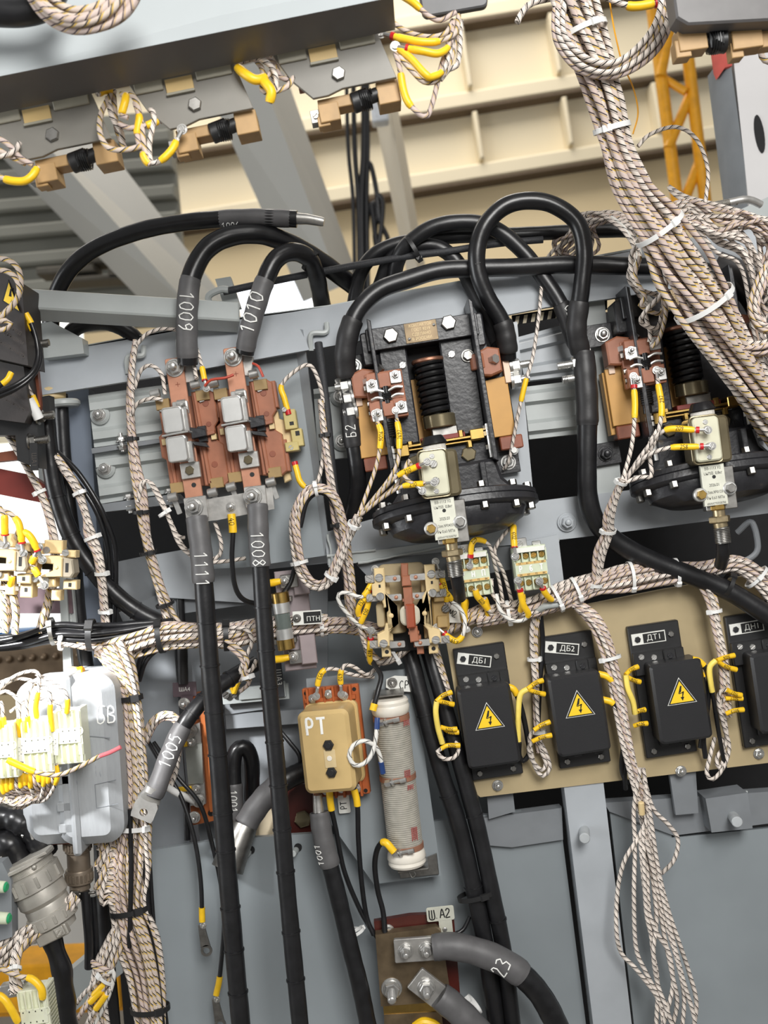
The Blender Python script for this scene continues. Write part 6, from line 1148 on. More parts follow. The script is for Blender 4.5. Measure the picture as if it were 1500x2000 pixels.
lead(f, o, [(868, 1240, 6), (900, 1212, 10), (910, 1180, 14), (906, 1166, 30)], 4, WIREB, ((.5, .95),), False, False, None)
fr = Fr(884, 1200, 20, -20); o2 = thing('paper_tag', 'crumpled white paper tag handwritten ММ2, right of the centre relay', 'tag', fr)
mb = MB(fr); mb.prism([(-18, 20), (14, 24), (26, -8), (-14, -22), (-24, 2)], 0, 1.6, .3); mb.build('tag', PAPER, o2); paint(fr, 'ММ2', -16, -4, 1.8, 12, 0, .7, 'lettering', INK, o2)
# wires of the two small terminal relays
f = Fr(940, 1160, 50); o = thing('wire_harness', 'wires with yellow sleeves on the terminal relay painted РНП', 'wire harness', f, 'laced wire harnesses')
lead(f, o, [(986, 1200, 20), (976, 1140, 30), (968, 1110, 40), (956, 1066, 54), (934, 1054, 62), (922, 1062, 66), (919, 1090, 64)], 3.8, WIREB, ((.72, .97),), True, True, '602')
lead(f, o, [(1004, 1190, 20), (984, 1120, 34), (966, 1080, 44), (980, 1050, 50), (1004, 1018, 50), (1003, 980, 46)], 3.8, WIREB, (), False)
lead(f, o, [(960, 1200, 30), (944, 1178, 40), (932, 1164, 50), (928, 1150, 54)], 4.4, WIREB, ((.2, .97),), False, False, '602')
lead(f, o, [(956, 1206, 20), (952, 1190, 26), (946, 1168, 40)], 4.6, WIREB, ((.0, .97),), False, False, '602')
lead(f, o, [(908, 1220, 20), (906, 1190, 30), (908, 1168, 36)], 4.6, WIREB, ((.1, .97),), False)
f = Fr(1030, 1170, 60); o = thing('wire_harness', 'wires with yellow sleeves on the terminal relay painted РбТ', 'wire harness', f, 'laced wire harnesses')
lead(f, o, [(1004, 1016, 60), (1003, 1040, 70), (1005, 1070, 78)], 4.4, WIREB, ((.2, .96),), True, True, '602')
lead(f, o, [(970, 1160, 44), (976, 1190, 50), (996, 1210, 50), (1020, 1212, 50), (1032, 1200, 60), (1022, 1180, 70), (1015, 1150, 76)], 4.2, WIREW, ((.62, .97),), True, True)
lead(f, o, [(1014, 1200, 40), (1020, 1180, 60), (1020, 1156, 70)], 4.4, WIREB, ((.2, .9),), False)
lead(f, o, [(1110, 1170, 30), (1080, 1172, 50), (1066, 1160, 66), (1060, 1148, 74)], 4.2, WIREB, ((.5, .97),), True, True)
lead(f, o, [(960, 1130, 40), (962, 1160, 44), (980, 1180, 40), (1010, 1196, 30)], 4, WIREB, (), False)
strand(f, [(1050, 1192, 30), (1064, 1184, 40), (1090, 1180, 36)], 7, 'pale_pin', GREYL, o, 10)
# wires on top of the tan relay
f = Fr(650, 1310, 10); o = thing('wire_harness', 'two wires with yellow sleeves on top of the tan relay', 'wire harness', f, 'laced wire harnesses')
lead(f, o, [(730, 1322, -10), (690, 1318, 10), (650, 1306, 20), (630, 1312, 26), (622, 1330, 28), (620, 1344, 28)], 4, WIREB, ((.72, .97),), True, False, '953')
lead(f, o, [(734, 1306, -10), (716, 1318, 4), (690, 1302, 20), (672, 1300, 26), (665, 1318, 28), (666, 1340, 28)], 4, WIREB, ((.74, .97),), True, False, '610')
lead(f, o, [(470, 1330, 0), (478, 1318, 20), (500, 1300, 10)], 3.6, WIREB, (), False)
# black printed cable run at far left
f = Fr(100, 1235, 60); o = thing('cable_run', 'black printed cables lying side by side at the left edge, tied with grey straps', 'wire harness', f, 'laced wire harnesses')
bundle(f, o, [(-30, 1256, 70), (40, 1248, 70), (110, 1232, 66), (170, 1236, 60), (250, 1232, 30), (340, 1218, 10)], [20, 20, 22, 20, 16, 10], 9, 6.4, [RUBBERS], 71, .7, 'cable', .5, ((.35, .6),), STEEL, tw=4)
bundle(f, o, [(100, 1250, 66), (140, 1256, 66), (170, 1262, 60), (200, 1264, 40)], [12, 14, 14, 14], 5, 4.2, WM, 72, .7, 'wire', .5, ((.2, .6),), WHITEP)
ringband(f, (178, 1240, 60), (1, 0, 0), 30, 4, BLACKP, o, wdt=6)
# vertical trunk
o, f = harness('thick vertical braided trunk down the left, tied with black straps', [(218, 1258, 40), (236, 1300, 44), (256, 1360, 46), (264, 1450, 44), (268, 1540, 44), (262, 1620, 40), (252, 1700, 36), (252, 1770, 40), (270, 1840, 40), (288, 1920, 36), (300, 2050, 36)], [34, 28, 18, 22, 22, 34, 44, 34, 42, 36, 30], 42, 4.6, ties=((.14, .4), (.655, .6), (.9, .6)), tmat=BLACKP, seed=81, flat=.55, twist=.12, mats=[WIREY, WIREP, WIREY, WIREB], tw=5, step=12, jit=.4)
ringband(f, (254, 1616, 44), (0, 1, 0), 36, 5, WHITEP, o, flat=.6, wdt=4.5, hd=1.1)
bundle(f, o, [(246, 1790, 44), (226, 1840, 48), (206, 1880, 50), (196, 1910, 46), (190, 1960, 40), (196, 2040, 30)], [14, 22, 22, 18, 20, 22], 16, 4.4, [WIREY, WIREB], 82, .6)
strand(f, [(254, 1580, 62), (256, 1700, 62), (254, 1800, 60), (252, 1850, 56)], 5, 'black_wire', RUBBER, o, 9)
strand(f, [(280, 1660, 40), (292, 1800, 44), (306, 1900, 46), (322, 2040, 44)], 5, 'black_wire', RUBBER, o, 9); strand(f, [(286, 1560, 30), (300, 1800, 36), (314, 1900, 36), (330, 2040, 34)], 4, 'black_wire', RUBBER, o, 9)
for k in range(12):
    y = 1620 + k * 11; strand(f, [(232, 1590 + k * 4, 40), (206 - k * .6, y, 54 + (k % 3) * 6), (186 + (k % 4) * 5, y + 26, 56), (200 + k * 1.2, y + 30 - k, 60), (226, y + 44, 50), (240, 1800, 46)], 4.4, 'curled_wire', (WIREY, WIREB)[k % 2], o, 7)
strand(f, [(300, 1250, 30), (276, 1284, 20), (266, 1320, 10), (262, 1352, 0)], 6, 'black_wire', RUBBERS, o, 9); strand(f, [(316, 1262, 20), (286, 1290, 14), (272, 1330, 6)], 4.4, 'black_wire', RUBBERS, o, 9)
# yellow-sleeved ends tied to the trunk
f = Fr(200, 1910, 60); o = thing('wire_harness', 'bundle of folded wire ends with yellow sleeves tied beside the trunk, bottom left', 'wire harness', f, 'laced wire harnesses')
for k, (a, b) in enumerate((((150, 1960), (206, 1900)), ((160, 1974), (214, 1912)), ((152, 1990), (208, 1924)), ((166, 2010), (216, 1930)), ((176, 1880), (214, 1906)), ((170, 1870), (220, 1900)))):
    lead(f, o, [(a[0], a[1], 40), ((a[0] * 2 + b[0]) / 3 - 4, (a[1] * 2 + b[1]) / 3, 60), (b[0], b[1], 66)], 4.4, WM[k % 3], ((.5, .86),) if k in (1, 2, 3) else (), False)
strand(f, [(212, 1900, 66), (222, 1896, 70), (220, 1920, 66), (206, 1960, 56), (180, 2010, 40)], 4.4, 'wire', WIREW, o, 7); ringband(f, (206, 1910, 62), (.5, -.7, 0), 18, 4, WHITEP, o)
# side branches near the blue-grey post
o, f = harness('braided branch with white ties running down over the blue-grey post', [(98, 880, 30), (125, 915, 40), (152, 956, 46), (170, 1010, 46), (176, 1040, 46), (192, 1084, 44), (200, 1140, 36), (204, 1190, 26), (208, 1240, 16)], [8, 9, 9, 7, 12, 9, 8, 8, 9], 7, 4.2, ties=((.26, .5), (.5, 1.2), (.68, 1.2), (.88, 1.1)), seed=91)
for k, pts in enumerate(([(104, 876, 24), (150, 920, 34), (190, 980, 36), (208, 1020, 30), (224, 1070, 20), (226, 1150, 10), (222, 1240, 0)], [(100, 884, 22), (140, 930, 32), (178, 980, 34), (200, 1030, 28), (212, 1090, 18), (214, 1160, 10), (214, 1240, 0)])): strand(f, pts, 5.2, 'black_wire', RUBBERS, o, 9)
o, f = harness('slender braided branch crossing the maroon bar at far left', [(8, 830, 90), (30, 870, 90), (56, 920, 90), (82, 968, 86), (100, 1020, 80), (108, 1080, 70), (100, 1150, 60), (84, 1215, 56)], [10, 8, 6, 7, 8, 8, 8, 7], 4, 4.6, ties=((.36, -1),), seed=92)
# bundle of thin wires round the shunt board
o, f = harness('braided wires looping behind the 1005 cable', [(282, 1450, 0), (298, 1412, 10), (322, 1396, 16), (346, 1404, 14), (352, 1440, 6), (344, 1500, -10), (330, 1540, -20)], [8, 10, 10, 9, 8, 7, 7], 6, 4.2, seed=93)
strand(f, [(322, 1534, -10), (344, 1548, -20), (370, 1560, -50), (384, 1566, -60)], 7, 'white_sleeve', WHITEP, o, 10)
# small white bundle and black conduit at the very top left
f = Fr(160, 20, 640); o = thing('wire_harness', 'coil of pale braided wires bulging over the top left shelf edge', 'wire harness', f, 'laced wire harnesses')
bundle(f, o, [(60, -30, 640), (96, 20, 650), (140, 42, 655), (190, 36, 655), (230, 10, 650), (262, -40, 640)], [26, 26, 26, 26, 28, 26], 16, 7.6, [WIREY, WIREP], 95, .7)
strand(f, [(-30, 24, 610), (40, 26, 610), (90, 12, 610), (110, -20, 610)], 26, 'black_conduit', RUBBER, o, 14)
# ================================================================ far left group
fr = Fr(20, 620, 200, -8); o = thing('relay_cover', 'upper black moulded box with warning triangle at the left edge', 'relay box', fr, 'black boxes at the left edge')
def PQ(name, pts, h, d, m, ob, f, label=None): mb = MB(f); mb.ppoly(pts, h, d); return mb.build(name, m, ob, label)
BOXB = mat('brownish_black_cover', (46, 40, 38), .5, 0, .08, 30, .1, 500)
PQ('cover', [(-60, 500), (42, 552), (55, 714), (-60, 688)], [170, 200, 200, 170], 90, BOXB, o, fr)
t = PQ('warning_sticker', [(16, 546), (4, 588), (40, 612)], [193.5, 190, 201], 1, INK, o, fr, 'yellow lightning warning triangle'); PQ('triangle_field', [(17, 552), (7, 587), (37, 607)], [195, 191.6, 202], 1, YELS, t, fr)
PQ('lightning_bolt', [(20, 564), (17, 578), (24, 580), (20, 593), (29, 576), (22, 574), (24, 562)], [197] * 7, 1, INK, t, fr)
EMB = mat('embossed_black', (72, 66, 62), .4)
for i, (s_, x, y) in enumerate((('ПЕРЕД', 28, 644), ('КРЫШКИ', 27, 661), ('ВЫКЛЮЧАТЬ', 22, 681))):
    p = fr.px(x, y, 203); text(fr, s_, p.x, p.y, p.z, 9.5, EMB, o, -24)
fr = Fr(20, 750, 170, -8); o = thing('relay_cover', 'lower black moulded box at the left edge under the box with the triangle', 'relay box', fr, 'black boxes at the left edge')
PQ('cover', [(-60, 694), (46, 716), (58, 804), (48, 826), (-60, 812)], [140, 165, 165, 165, 140], 60, BOXB, o, fr)
for i, (s_, x, y) in enumerate((('ПЕРЕД', 24, 755), ('КРЫШКИ', 27, 772), ('ВЫКЛЮЧАТЬ', 28, 790))):
    p = fr.px(x, y, 168); text(fr, s_, p.x, p.y, p.z, 7, EMB, o, -22)
fr = Fr(62, 720, 120, 4); o = thing('terminal_board', 'narrow brown terminal board with threaded studs behind the black boxes', 'board', fr)
PQ('board', [(48, 600), (64, 640), (80, 790), (74, 830), (52, 830)], 110, 14, BAKED, o, fr); PQ('dark_block', [(-20, 812), (72, 822), (78, 915), (34, 900), (30, 850), (-20, 850)], 130, 40, BLACKP, o, fr); PQ('dark_block', [(78, 775), (96, 772), (98, 812), (80, 812)], 100, 30, BLACKP, o, fr)
for x, y, L in ((64, 674, 32), (76, 814, 30), (60, 862, 36)):
    mb = MB(fr); p = fr.px(x, y, 128); mb.cyl(p, p + Vector((L, 3, 0)), 7, n=14)
    for q in range(int((L - 12) / 3)): mb.cyl(p + Vector((12 + q * 3, 1, 0)), p + Vector((13.4 + q * 3, 1, 0)), 7.8, n=14)
    mb.cyl(p, p + Vector((10, 1, 0)), 12, n=6, ch=1); mb.cyl(p - Vector((3, 0, 0)), p, 16, n=18); mb.build('stud', STEEL, o)
strand(fr, [(52, 640, 140), (62, 664, 140), (72, 676, 140)], 9, 'white_sleeve', WHITEP, o, 10)
w = strand(fr, [(56, 780, 150), (66, 798, 146), (76, 818, 140)], 10, 'white_sleeve', WHITEP, o, 12); strand(fr, [(64, 772, 146), (70, 786, 144), (74, 796, 142)], 5, 'marker_sleeve', YEL, o, 10)
strand(fr, [(52, 748, 150), (60, 766, 148), (66, 776, 146)], 3.6, 'wire', WIREB, o, 7); strand(fr, [(60, 682, 144), (66, 694, 142)], 5, 'marker_sleeve', YEL, o, 10)
for k, pts in enumerate(([(50, 612, 190), (62, 634, 186), (72, 668, 184), (74, 700, 190), (62, 728, 204), (30, 752, 216), (-20, 772, 220)], [(54, 626, 184), (66, 650, 180), (78, 684, 182), (76, 712, 190), (60, 738, 204), (30, 760, 214), (-20, 782, 218)], [(22, 728, 190), (12, 744, 196), (-20, 766, 200)])):
    f = Fr(pts[0][0], pts[0][1], pts[0][2]); q = thing('control_wire', ('outer', 'inner', 'short')[k] + ' thin black wire looping off the black boxes at the left edge', 'wire', f, GW); strand(f, pts, 5, 'wire', RUBBERS, q, 10, 6); strand(f, sub(pts, 0, .1 if k < 2 else .5, 3), 6, 'marker_sleeve', YEL, q, 12, 3)
for lab, pts in (('upper braided wire looping in front of the warning triangle at the left edge', [(-20, 506, 230), (10, 506, 236), (34, 522, 238), (41, 550, 236), (36, 580, 232), (20, 600, 228), (0, 618, 224), (-20, 626, 220)]), ('lower braided wire looping in front of the warning triangle at the left edge', [(-20, 530, 234), (8, 528, 238), (30, 542, 238), (38, 566, 236), (30, 590, 232), (14, 608, 228), (-20, 640, 220)]), ('short braided wire hook under the warning triangle at the left edge', [(-20, 630, 226), (10, 626, 230), (22, 632, 230), (14, 642, 226), (-20, 646, 220)])):
    curl(lab, pts, 5.4, WIREY)
fr = Fr(67, 892, 140, 2); o = thing('name_plate', 'narrow upright black plate lettered ША1 at far left', 'plate', fr)
mb = MB(fr); mb.box(0, 0, 0, 15, 54, 3, 1, .5); mb.build('plate', BLACKP, o); text(fr, 'ША1', 0, -6, 3.2, 13, EMB, o, -90)
fr = Fr(128, 790, -46, 6); o = thing('insulator_bushing', 'cream and grey bushing under the left end of the main beam', 'insulator', fr)
mb = MB(fr); mb.cyl((-14, 8, 30), (-12, 30, 30), 24, n=24, ch=3); mb.build('cream_collar', CREAM, o)
mb = MB(fr); mb.cyl((2, -8, 20), (2, 6, 20), 32, n=28, ch=4); mb.build('grey_flange', GREYL, o)
MAR = MAROON
fr = Fr(45, 945, 20, -10); mb = MB(fr); mb.ppoly([(-40, 908), (60, 928), (104, 958), (102, 986), (-40, 958)], 20, 24)
tag(mb.build('crossbar', MAR), 'red oxide painted flat bar crossing behind the wires at far left', 'bar')
fr = Fr(30, 893, 60, 2); mb = MB(fr); mb.ppoly([(-30, 888), (50, 876), (72, 884), (72, 894), (-30, 904)], 60, 30)
tag(mb.build('crossbar', BAKED), 'thin brown bar above the red oxide bar at far left', 'bar')
fr = Fr(90, 1178, 10, -2); mb = MB(fr); mb.ppoly([(20, 1150), (138, 1150), (142, 1198), (20, 1198)], 10, 20)
tag(mb.build('crossbar', mat('plum_paint', (112, 92, 98), .5)), 'plum coloured flat bar behind the cream relays at far left', 'bar')
fr = Fr(125, 1180, 16, 4); mb = MB(fr); mb.ppoly([(114, 1120), (128, 1118), (140, 1310), (124, 1312)], 16, 14); mb.ppoly([(131, 1118), (140, 1118), (152, 1250), (142, 1252)], 4, 14)
tag(mb.build('hinge_bar', GREYL), 'pale grey upright bars at the left end of the thick wire run', 'bar')
# cream open relays
def make_open_relay(fr, label):
    o = thing('open_relay', label, 'relay', fr, 'cream open relays')
    def P(name, m, fn, parent=o): mb = MB(fr); fn(mb); return mb.build(name, m, parent)
    P('frame', CREAM, lambda mb: (mb.prism([(-44, 20), (20, 22), (26, 18), (26, -18), (-20, -20), (8, -6), (8, 6), (-22, 8), (-26, -12), (-44, -14)], 0, 34, 2), mb.box(-36, 34, -10, 40, 20, 22, 0, 2), mb.box(0, 38, -16, 36, 26, 10, 0, 2), mb.box(34, 26, -6, 26, 14, 20, 0, 2), mb.box(-8, -30, -6, 36, 18, 22, 0, 2), mb.box(-46, -46, -10, 24, 30, 22, 0, 2), mb.box(8, -56, -14, 18, 20, 10, 0, 2), mb.box(36, -34, -10, 26, 18, 14, 0, 2)))
    P('end_block', mat_endb, lambda mb: mb.prism([(24, 20), (44, 16), (48, -10), (42, -20), (24, -20)], -6, 30, 3))
    P('window', INK, lambda mb: (mb.box(-12, 0, -4, 26, 14, -2), mb.box(34, 0, 30, 6, 18, 30.6, 0, .2), mb.box(-46, -46, 22, 6, 8, 22.6, 0, .2), mb.box(36, -34, 14, 6, 8, 14.6, 0, .2)))
    P('boss', CREAM, lambda mb: mb.sphere(15, 0, 34, 4, 12, .6))
    for x, y, z in ((-28, 30, 24), (-8, 32, 24), (28, 28, 22), (-44, -24, 24), (-28, -24, 24), (-8, -26, 24)): P('terminal_screw', ZINC, lambda mb: screw(mb, x, y, z, 7, x))
    return o
mat_endb = mat('grey_beige_plastic', (158, 148, 130), .5)
r1 = make_open_relay(Fr(106, 1106, 110, -2), 'cream open contact relay at far left, right one of two side by side')
r2 = copy_tree(r1, Fr(16, 1094, 130, -2), 'cream open contact relay cut by the left picture edge')
f = Fr(40, 1050, 140); o = thing('wire_harness', 'short wires with yellow sleeves on the cream relays at far left', 'wire harness', f, 'laced wire harnesses')
for k, (pts, mk) in enumerate((([(-20, 990, 150), (0, 992, 156), (8, 1005, 160), (9, 1030, 160), (10, 1046, 158)], 1), ([(-20, 1000, 150), (14, 1000, 156), (34, 1018, 160), (40, 1040, 160), (43, 1062, 158)], 1), ([(30, 1060, 130), (36, 1036, 150), (50, 1040, 160), (62, 1052, 160), (74, 1076, 154)], 1), ([(60, 1110, 140), (62, 1100, 150), (68, 1086, 152)], 1), ([(58, 1098, 140), (66, 1110, 150), (76, 1126, 150)], 1), ([(20, 1160, 120), (22, 1136, 140), (24, 1124, 144)], 1))):
    lead(f, o, pts, 4.8, WIREY, ((.5, .97),), k < 5, k < 3)
bundle(f, o, [(18, 1124, 120), (16, 1160, 120), (18, 1200, 116), (14, 1236, 110)], [14, 18, 22, 24], 9, 5, [WIREY, WIREB], 101, ties=((.22, .9),))
bundle(f, o, [(96, 1150, 80), (92, 1180, 80), (84, 1210, 76), (78, 1236, 70)], [7, 8, 9, 9], 4, 4.6, [WIREY], 102)
# ---------------------------------------------------------------- grey box БВ
fr = Fr(166, 1468, 10, 4); o = thing('breaker_box', 'grey painted metal box with rounded corners lettered БВ', 'box', fr)
BVM = mat('brushed_grey_paint', (158, 161, 164), .55, 0, .05, 16, .15, 60, rgb2=(128, 132, 138), thr=.66, stretch=(30, 4, 4))
mb = MB(fr); mb.prism(rr(28, 4, 124, 318, 34, 6), -20, 104, 20); mb.build('right_shell', BVM, o)
mb = MB(fr); mb.prism(rr(-44, 0, 120, 312, 40, 6), -20, 92, 26); mb.build('left_shell', BVM, o)
mb = MB(fr); mb.prism(rr(6, -2, 16, 334, 6), -20, 112, 6); mb.build('flange', BVM, o)
mb = MB(fr)
for y in (-28, -78, -118): mb.box(-10, y, 88, 34, 18, 104, 3, 2)
mb.build('rib', BVM, o)
mb = MB(fr); mb.tube(spline([(38, 42, 104.5), (40, 50, 104.6), (80, 44, 104.5)], 5), 1, 5); mb.build('panel_edge', GREYD, o); mb = MB(fr); mb.tube([(86, -34, 104.3), (46, -40, 104.3), (46, -84, 104.3), (88, -78, 104.3)], .8, 5); mb.build('panel_edge', GREYD, o)
paint(fr, 'БВ', 58, 74, 104.6, 30, -4, 1.3, parent=o, adv=.62)
mb = MB(fr); mb.cyl((0, 148, 50), (4, 172, 50), 15, n=20, ch=3); mb.build('neck', CREAM, o); mb = MB(fr); mb.cyl((10, 160, 50), (24, 162, 50), 12, n=18, ch=2); mb.build('cap', YELP, o)
mb = MB(fr); mb.at(-74, -130, 60, 0, 0, 6); mb.M = mb.M @ Matrix.Rotation(math.radians(90), 4, 'Y'); mb.cyl((0, 0, -30), (0, 0, 34), 7, n=14); mb.cyl((0, 0, -36), (0, 0, -18), 14, n=6, ch=2); mb.cyl((0, 0, -16), (0, 0, -12), 18, n=18); mb.home(); mb.build('side_bolt', ZINC, o)
# connector sockets under it
fr = Fr(154, 1690, 40, 3); o = thing('plug_connector', 'small dark brown round connector under the grey box', 'connector', fr, 'round plug connectors')
CON = mat('brown_grey_alloy', (124, 112, 98), .42, .5, .15, 60, .1, 300)
def ax(mb): mb.M = Matrix.Rotation(math.radians(-90), 4, 'X')
mb = MB(fr); mb.box(-10, 62, -30, 96, 24, 26, 2, 2); mb.build('mounting_flange', BAKED, o)
mb = MB(fr); mb.box(-24, 76, -26, 62, 10, 40, 2, 2); mb.build('grey_pad', GREYL, o)
for nm, pr in (('socket', [(24, 50), (25, 48), (25, 28), (22, 26)]), ('body', [(21, 28), (22, 26), (22, -8), (20, -10)]), ('coupling_ring', [(25, -6), (26, -8), (26, -32), (24, -34)]), ('clamp', [(20, -34), (20, -46), (16, -48)])):
    mb = MB(fr); ax(mb); mb.lathe(pr, 28); mb.home(); mb.build(nm, CON, o)
mb = MB(fr)
for k in range(12): a = math.pi * k / 11; mb.box(26 * math.cos(a), 40, 26 * math.sin(a) - 1, 4, 14, 26 * math.sin(a) + 1.5, 0, .5); mb.box(26 * math.cos(a), -20, 26 * math.sin(a) - 1, 4, 14, 26 * math.sin(a) + 1.5, 0, .5)
mb.build('grip_rib', CON, o)
mb = MB(fr); mb.cyl((-22, -52, 18), (34, -48, 18), 3, n=10); mb.box(-4, -52, 6, 18, 20, 26, 0, 1); mb.build('cable_clamp', STEEL, o)
fr = Fr(78, 1738, 110, 26); o = thing('plug_connector', 'large light grey round connector tilted under the grey box, bottom left', 'connector', fr, 'round plug connectors')
for nm, pr in (('flange', [(10, 66), (54, 65), (56, 63), (56, 58), (48, 56)]), ('thread', [(47, 58), (47, 40)]), ('coupling_ring', [(50, 42), (54, 40), (54, 8), (50, 6)]), ('body', [(47, 8), (48, 4), (48, -18), (42, -26), (43, -30), (43, -44)]), ('back_ring', [(46, -42), (48, -44), (47, -68), (44, -70)]), ('neck', [(38, -70), (36, -84), (30, -86)])):
    mb = MB(fr); ax(mb); mb.lathe(pr, 36); mb.home(); mb.build(nm, CASTG, o)
mb = MB(fr); coil(mb, 0, 0, 56, 42, 47.5, 1.4, 6); mb.build('thread_ridge', CASTG, o)
for q, (y, R) in enumerate(((24, 54), (-56, 47.5))):
    for k in range(7):
        a = math.pi * (k + .5) / 7; mb = MB(fr); mb.box(R * math.cos(a), y, R * math.sin(a) - 1, 6, 22 - q * 6, R * math.sin(a) + 2.5, 1, 1); mb.build('grip_rib', CASTG, o)
mb = MB(fr); mb.box(20, 66, 2, 80, 6, 40, 0, 1, 0); mb.sphere(30, 52, 44, 5); mb.build('bracket', CASTG, o)
mb = MB(fr); mb.box(0, -82, 26, 64, 22, 40, 3, 2); mb.box(20, -80, 40, 18, 18, 48, 2, 2); screw(mb, 20, -80, 48, 6); mb.build('cable_clamp', CASTG, o)
strand(fr, [(30, 1832, 100), (60, 1840, 108), (84, 1832, 112)], 5, 'strap', WHITEP, o, 8)
strand(fr, [(96, 1820, 108), (110, 1860, 112), (122, 1900, 110), (128, 1950, 106), (136, 2040, 100)], 19, 'taped_cable', RUBBERS, o, 14, 6, 'black taped cable', lambda t: 1 + .08 * math.sin(t * 23))
fr = Fr(172, 1800, 50); o = thing('flat_cable', 'thin black taped cable hanging from the small connector', 'cable', fr); strand(fr, [(166, 1740, 56), (170, 1790, 60), (174, 1840, 58), (174, 1890, 50)], 9, 'sheath', RUBBERS, o, 12); strand(fr, [(182, 1750, 46), (186, 1810, 46), (190, 1890, 40)], 6, 'sheath', RUBBERS, o, 10)
fr = Fr(30, 1615, 60); o = thing('taped_cable', 'crumpled black tape wrapped cables between the terminal blocks and the large connector', 'cable', fr)
for pts, r in (([(-20, 1596, 50), (30, 1600, 60), (70, 1630, 60), (90, 1668, 50)], 26), ([(-20, 1640, 60), (20, 1650, 70), (40, 1690, 60)], 26), ([(30, 1580, 40), (64, 1610, 44), (110, 1650, 40)], 14)):
    strand(fr, pts, r, 'tape_wrap', RUBBERS, o, 14, 5, None, lambda t: 1 + .06 * math.sin(t * 17) + .04 * math.sin(t * 41))
# green tipped plugs at the left edge
for k, (x, y, lab) in enumerate(((6, 1731, 'upper pale plug with green tip at the left edge'), (12, 1792, 'lower pale plug with green tip at the left edge'))):
    fr = Fr(x, y, 190, 0); o = thing('test_plug', lab, 'plug', fr, 'green tipped plugs')
    mb = MB(fr); mb.cyl((-40, 0, 0), (6, 0, 4), 13, 11, 18, 1); mb.build('body', MINT, o); mb = MB(fr); mb.cyl((6, 0, 4), (10, 0, 4.6), 10, 8, 18, 1); mb.build('tip', GREEN, o)
fr = Fr(0, 1770, 170, 0); mb = MB(fr); mb.ppoly([(-40, 1690), (4, 1684), (22, 1720), (24, 1830), (-40, 1850)], 160, 30); tag(mb.build('socket_plate', GREYD), 'grey panel carrying the green tipped plugs at the left edge', 'panel')
# translucent terminal blocks
TB = mat('translucent_green_plastic', (222, 224, 200), .3, 0, .05, 30, trans=.3)
def make_block(fr, label):
    o = thing('terminal_block', label, 'terminal block', fr, 'pale green terminal blocks')
    def P(name, m, fn, parent=o): mb = MB(fr); fn(mb); return mb.build(name, m, parent)
    P('housing', TB, lambda mb: (mb.box(0, 0, -40, 58, 104, 0, 2, 2), mb.box(0, 4, 0, 52, 30, 8, 1, 1), mb.box(24, 10, -40, 10, 90, 6, 1, 1)))
    P('cell_wall', TB, lambda mb: [mb.box(-26 + k * 13, y, -2, 2.4, 34, 9, 0, .5) for k in range(5) for y in (34, -30)])
    P('number_row', INK, lambda mb: [mb.box(-20 + k * 12, y, 8, 2, 2.6, 8.4, 0, .1) for k in range(4) for y in (14, -6)])
    P('eyelet', TB, lambda mb: mb.tube([(26 + 5 * math.cos(t * .45), 12 + 7 * math.sin(t * .45), 7) for t in range(15)], 1.2, 6))
    return o
b1 = make_block(Fr(134, 1440, 190, 5), 'pale green terminal block in front of the grey box, rightmost of the row')
copy_tree(b1, Fr(74, 1458, 200, 5), 'pale green terminal block in front of the grey box, middle of the row')
copy_tree(b1, Fr(4, 1468, 214, 5), 'pale green terminal block cut by the left picture edge')
for k, (x, y, lab) in enumerate(((41, 1464, 'white paper label between the two left terminal blocks'), (107, 1452, 'white paper label between the two right terminal blocks'))):
    fr = Fr(x, y, 206 - k * 8, -4 + k * 4); o = thing('paper_label', lab, 'label', fr); mb = MB(fr); mb.box(0, 0, 0, 14, 46, 2, 1, .4); mb.build('label', PAPER, o); mb = MB(fr); [mb.box(-3 + (q % 2) * 5, -12 + q * 4, 2, 2.6, 1, 2.2, 0, .1) for q in range(6)]; mb.build('print', INK, o)
f = Fr(80, 1380, 190); o = thing('wire_harness', 'arching wires with yellow sleeves above the pale green terminal blocks', 'wire harness', f, 'laced wire harnesses')
for k, pts in enumerate(([(-20, 1360, 190), (30, 1320, 200), (72, 1312, 204), (76, 1340, 206), (70, 1378, 204), (72, 1404, 200)], [(-20, 1345, 180), (20, 1326, 190), (64, 1330, 200), (96, 1350, 204), (98, 1392, 204), (102, 1430, 198)], [(70, 1316, 196), (104, 1334, 200), (128, 1352, 204), (132, 1374, 202), (130, 1394, 198)], [(-20, 1370, 190), (10, 1350, 196), (36, 1370, 204), (37, 1410, 206), (38, 1440, 200)], [(80, 1320, 190), (60, 1344, 196), (52, 1376, 204), (54, 1404, 204), (53, 1430, 200)], [(-20, 1385, 200), (2, 1372, 210), (6, 1400, 214), (8, 1420, 212)], [(-30, 1400, 200), (-6, 1390, 214), (-2, 1410, 216), (-2, 1424, 214)])): lead(f, o, pts, 3.6, WIREB, ((.74, .99),), False)
for k, pts in enumerate(([(-20, 1376, 180), (14, 1334, 186), (50, 1326, 190), (84, 1346, 190)], [(20, 1390, 170), (60, 1366, 176), (110, 1372, 180), (120, 1400, 180)])): strand(f, pts, 3.4, 'wire', WIREB, o, 7)
f = Fr(60, 1540, 190); o = thing('wire_harness', 'tangle of wires with yellow sleeves under the pale green terminal blocks', 'wire harness', f, 'laced wire harnesses')
for k in range(13):
    x = 6 + k * 8.6; y = 1518 - k * 2.2
    lead(f, o, [(20 + k * 2, 1566 + (k % 4) * 4, 150), (40 + k * 4 + (k % 3) * 6, 1562 - (k % 3) * 8, 166), (x + 2, y + 30, 190), (x, y, 196)], 3.8, (WIREB, WIREP, WIREY)[k % 3], ((.68 + (k % 3) * .05, .98),) if k % 4 != 3 else (), False, sr=1.4)
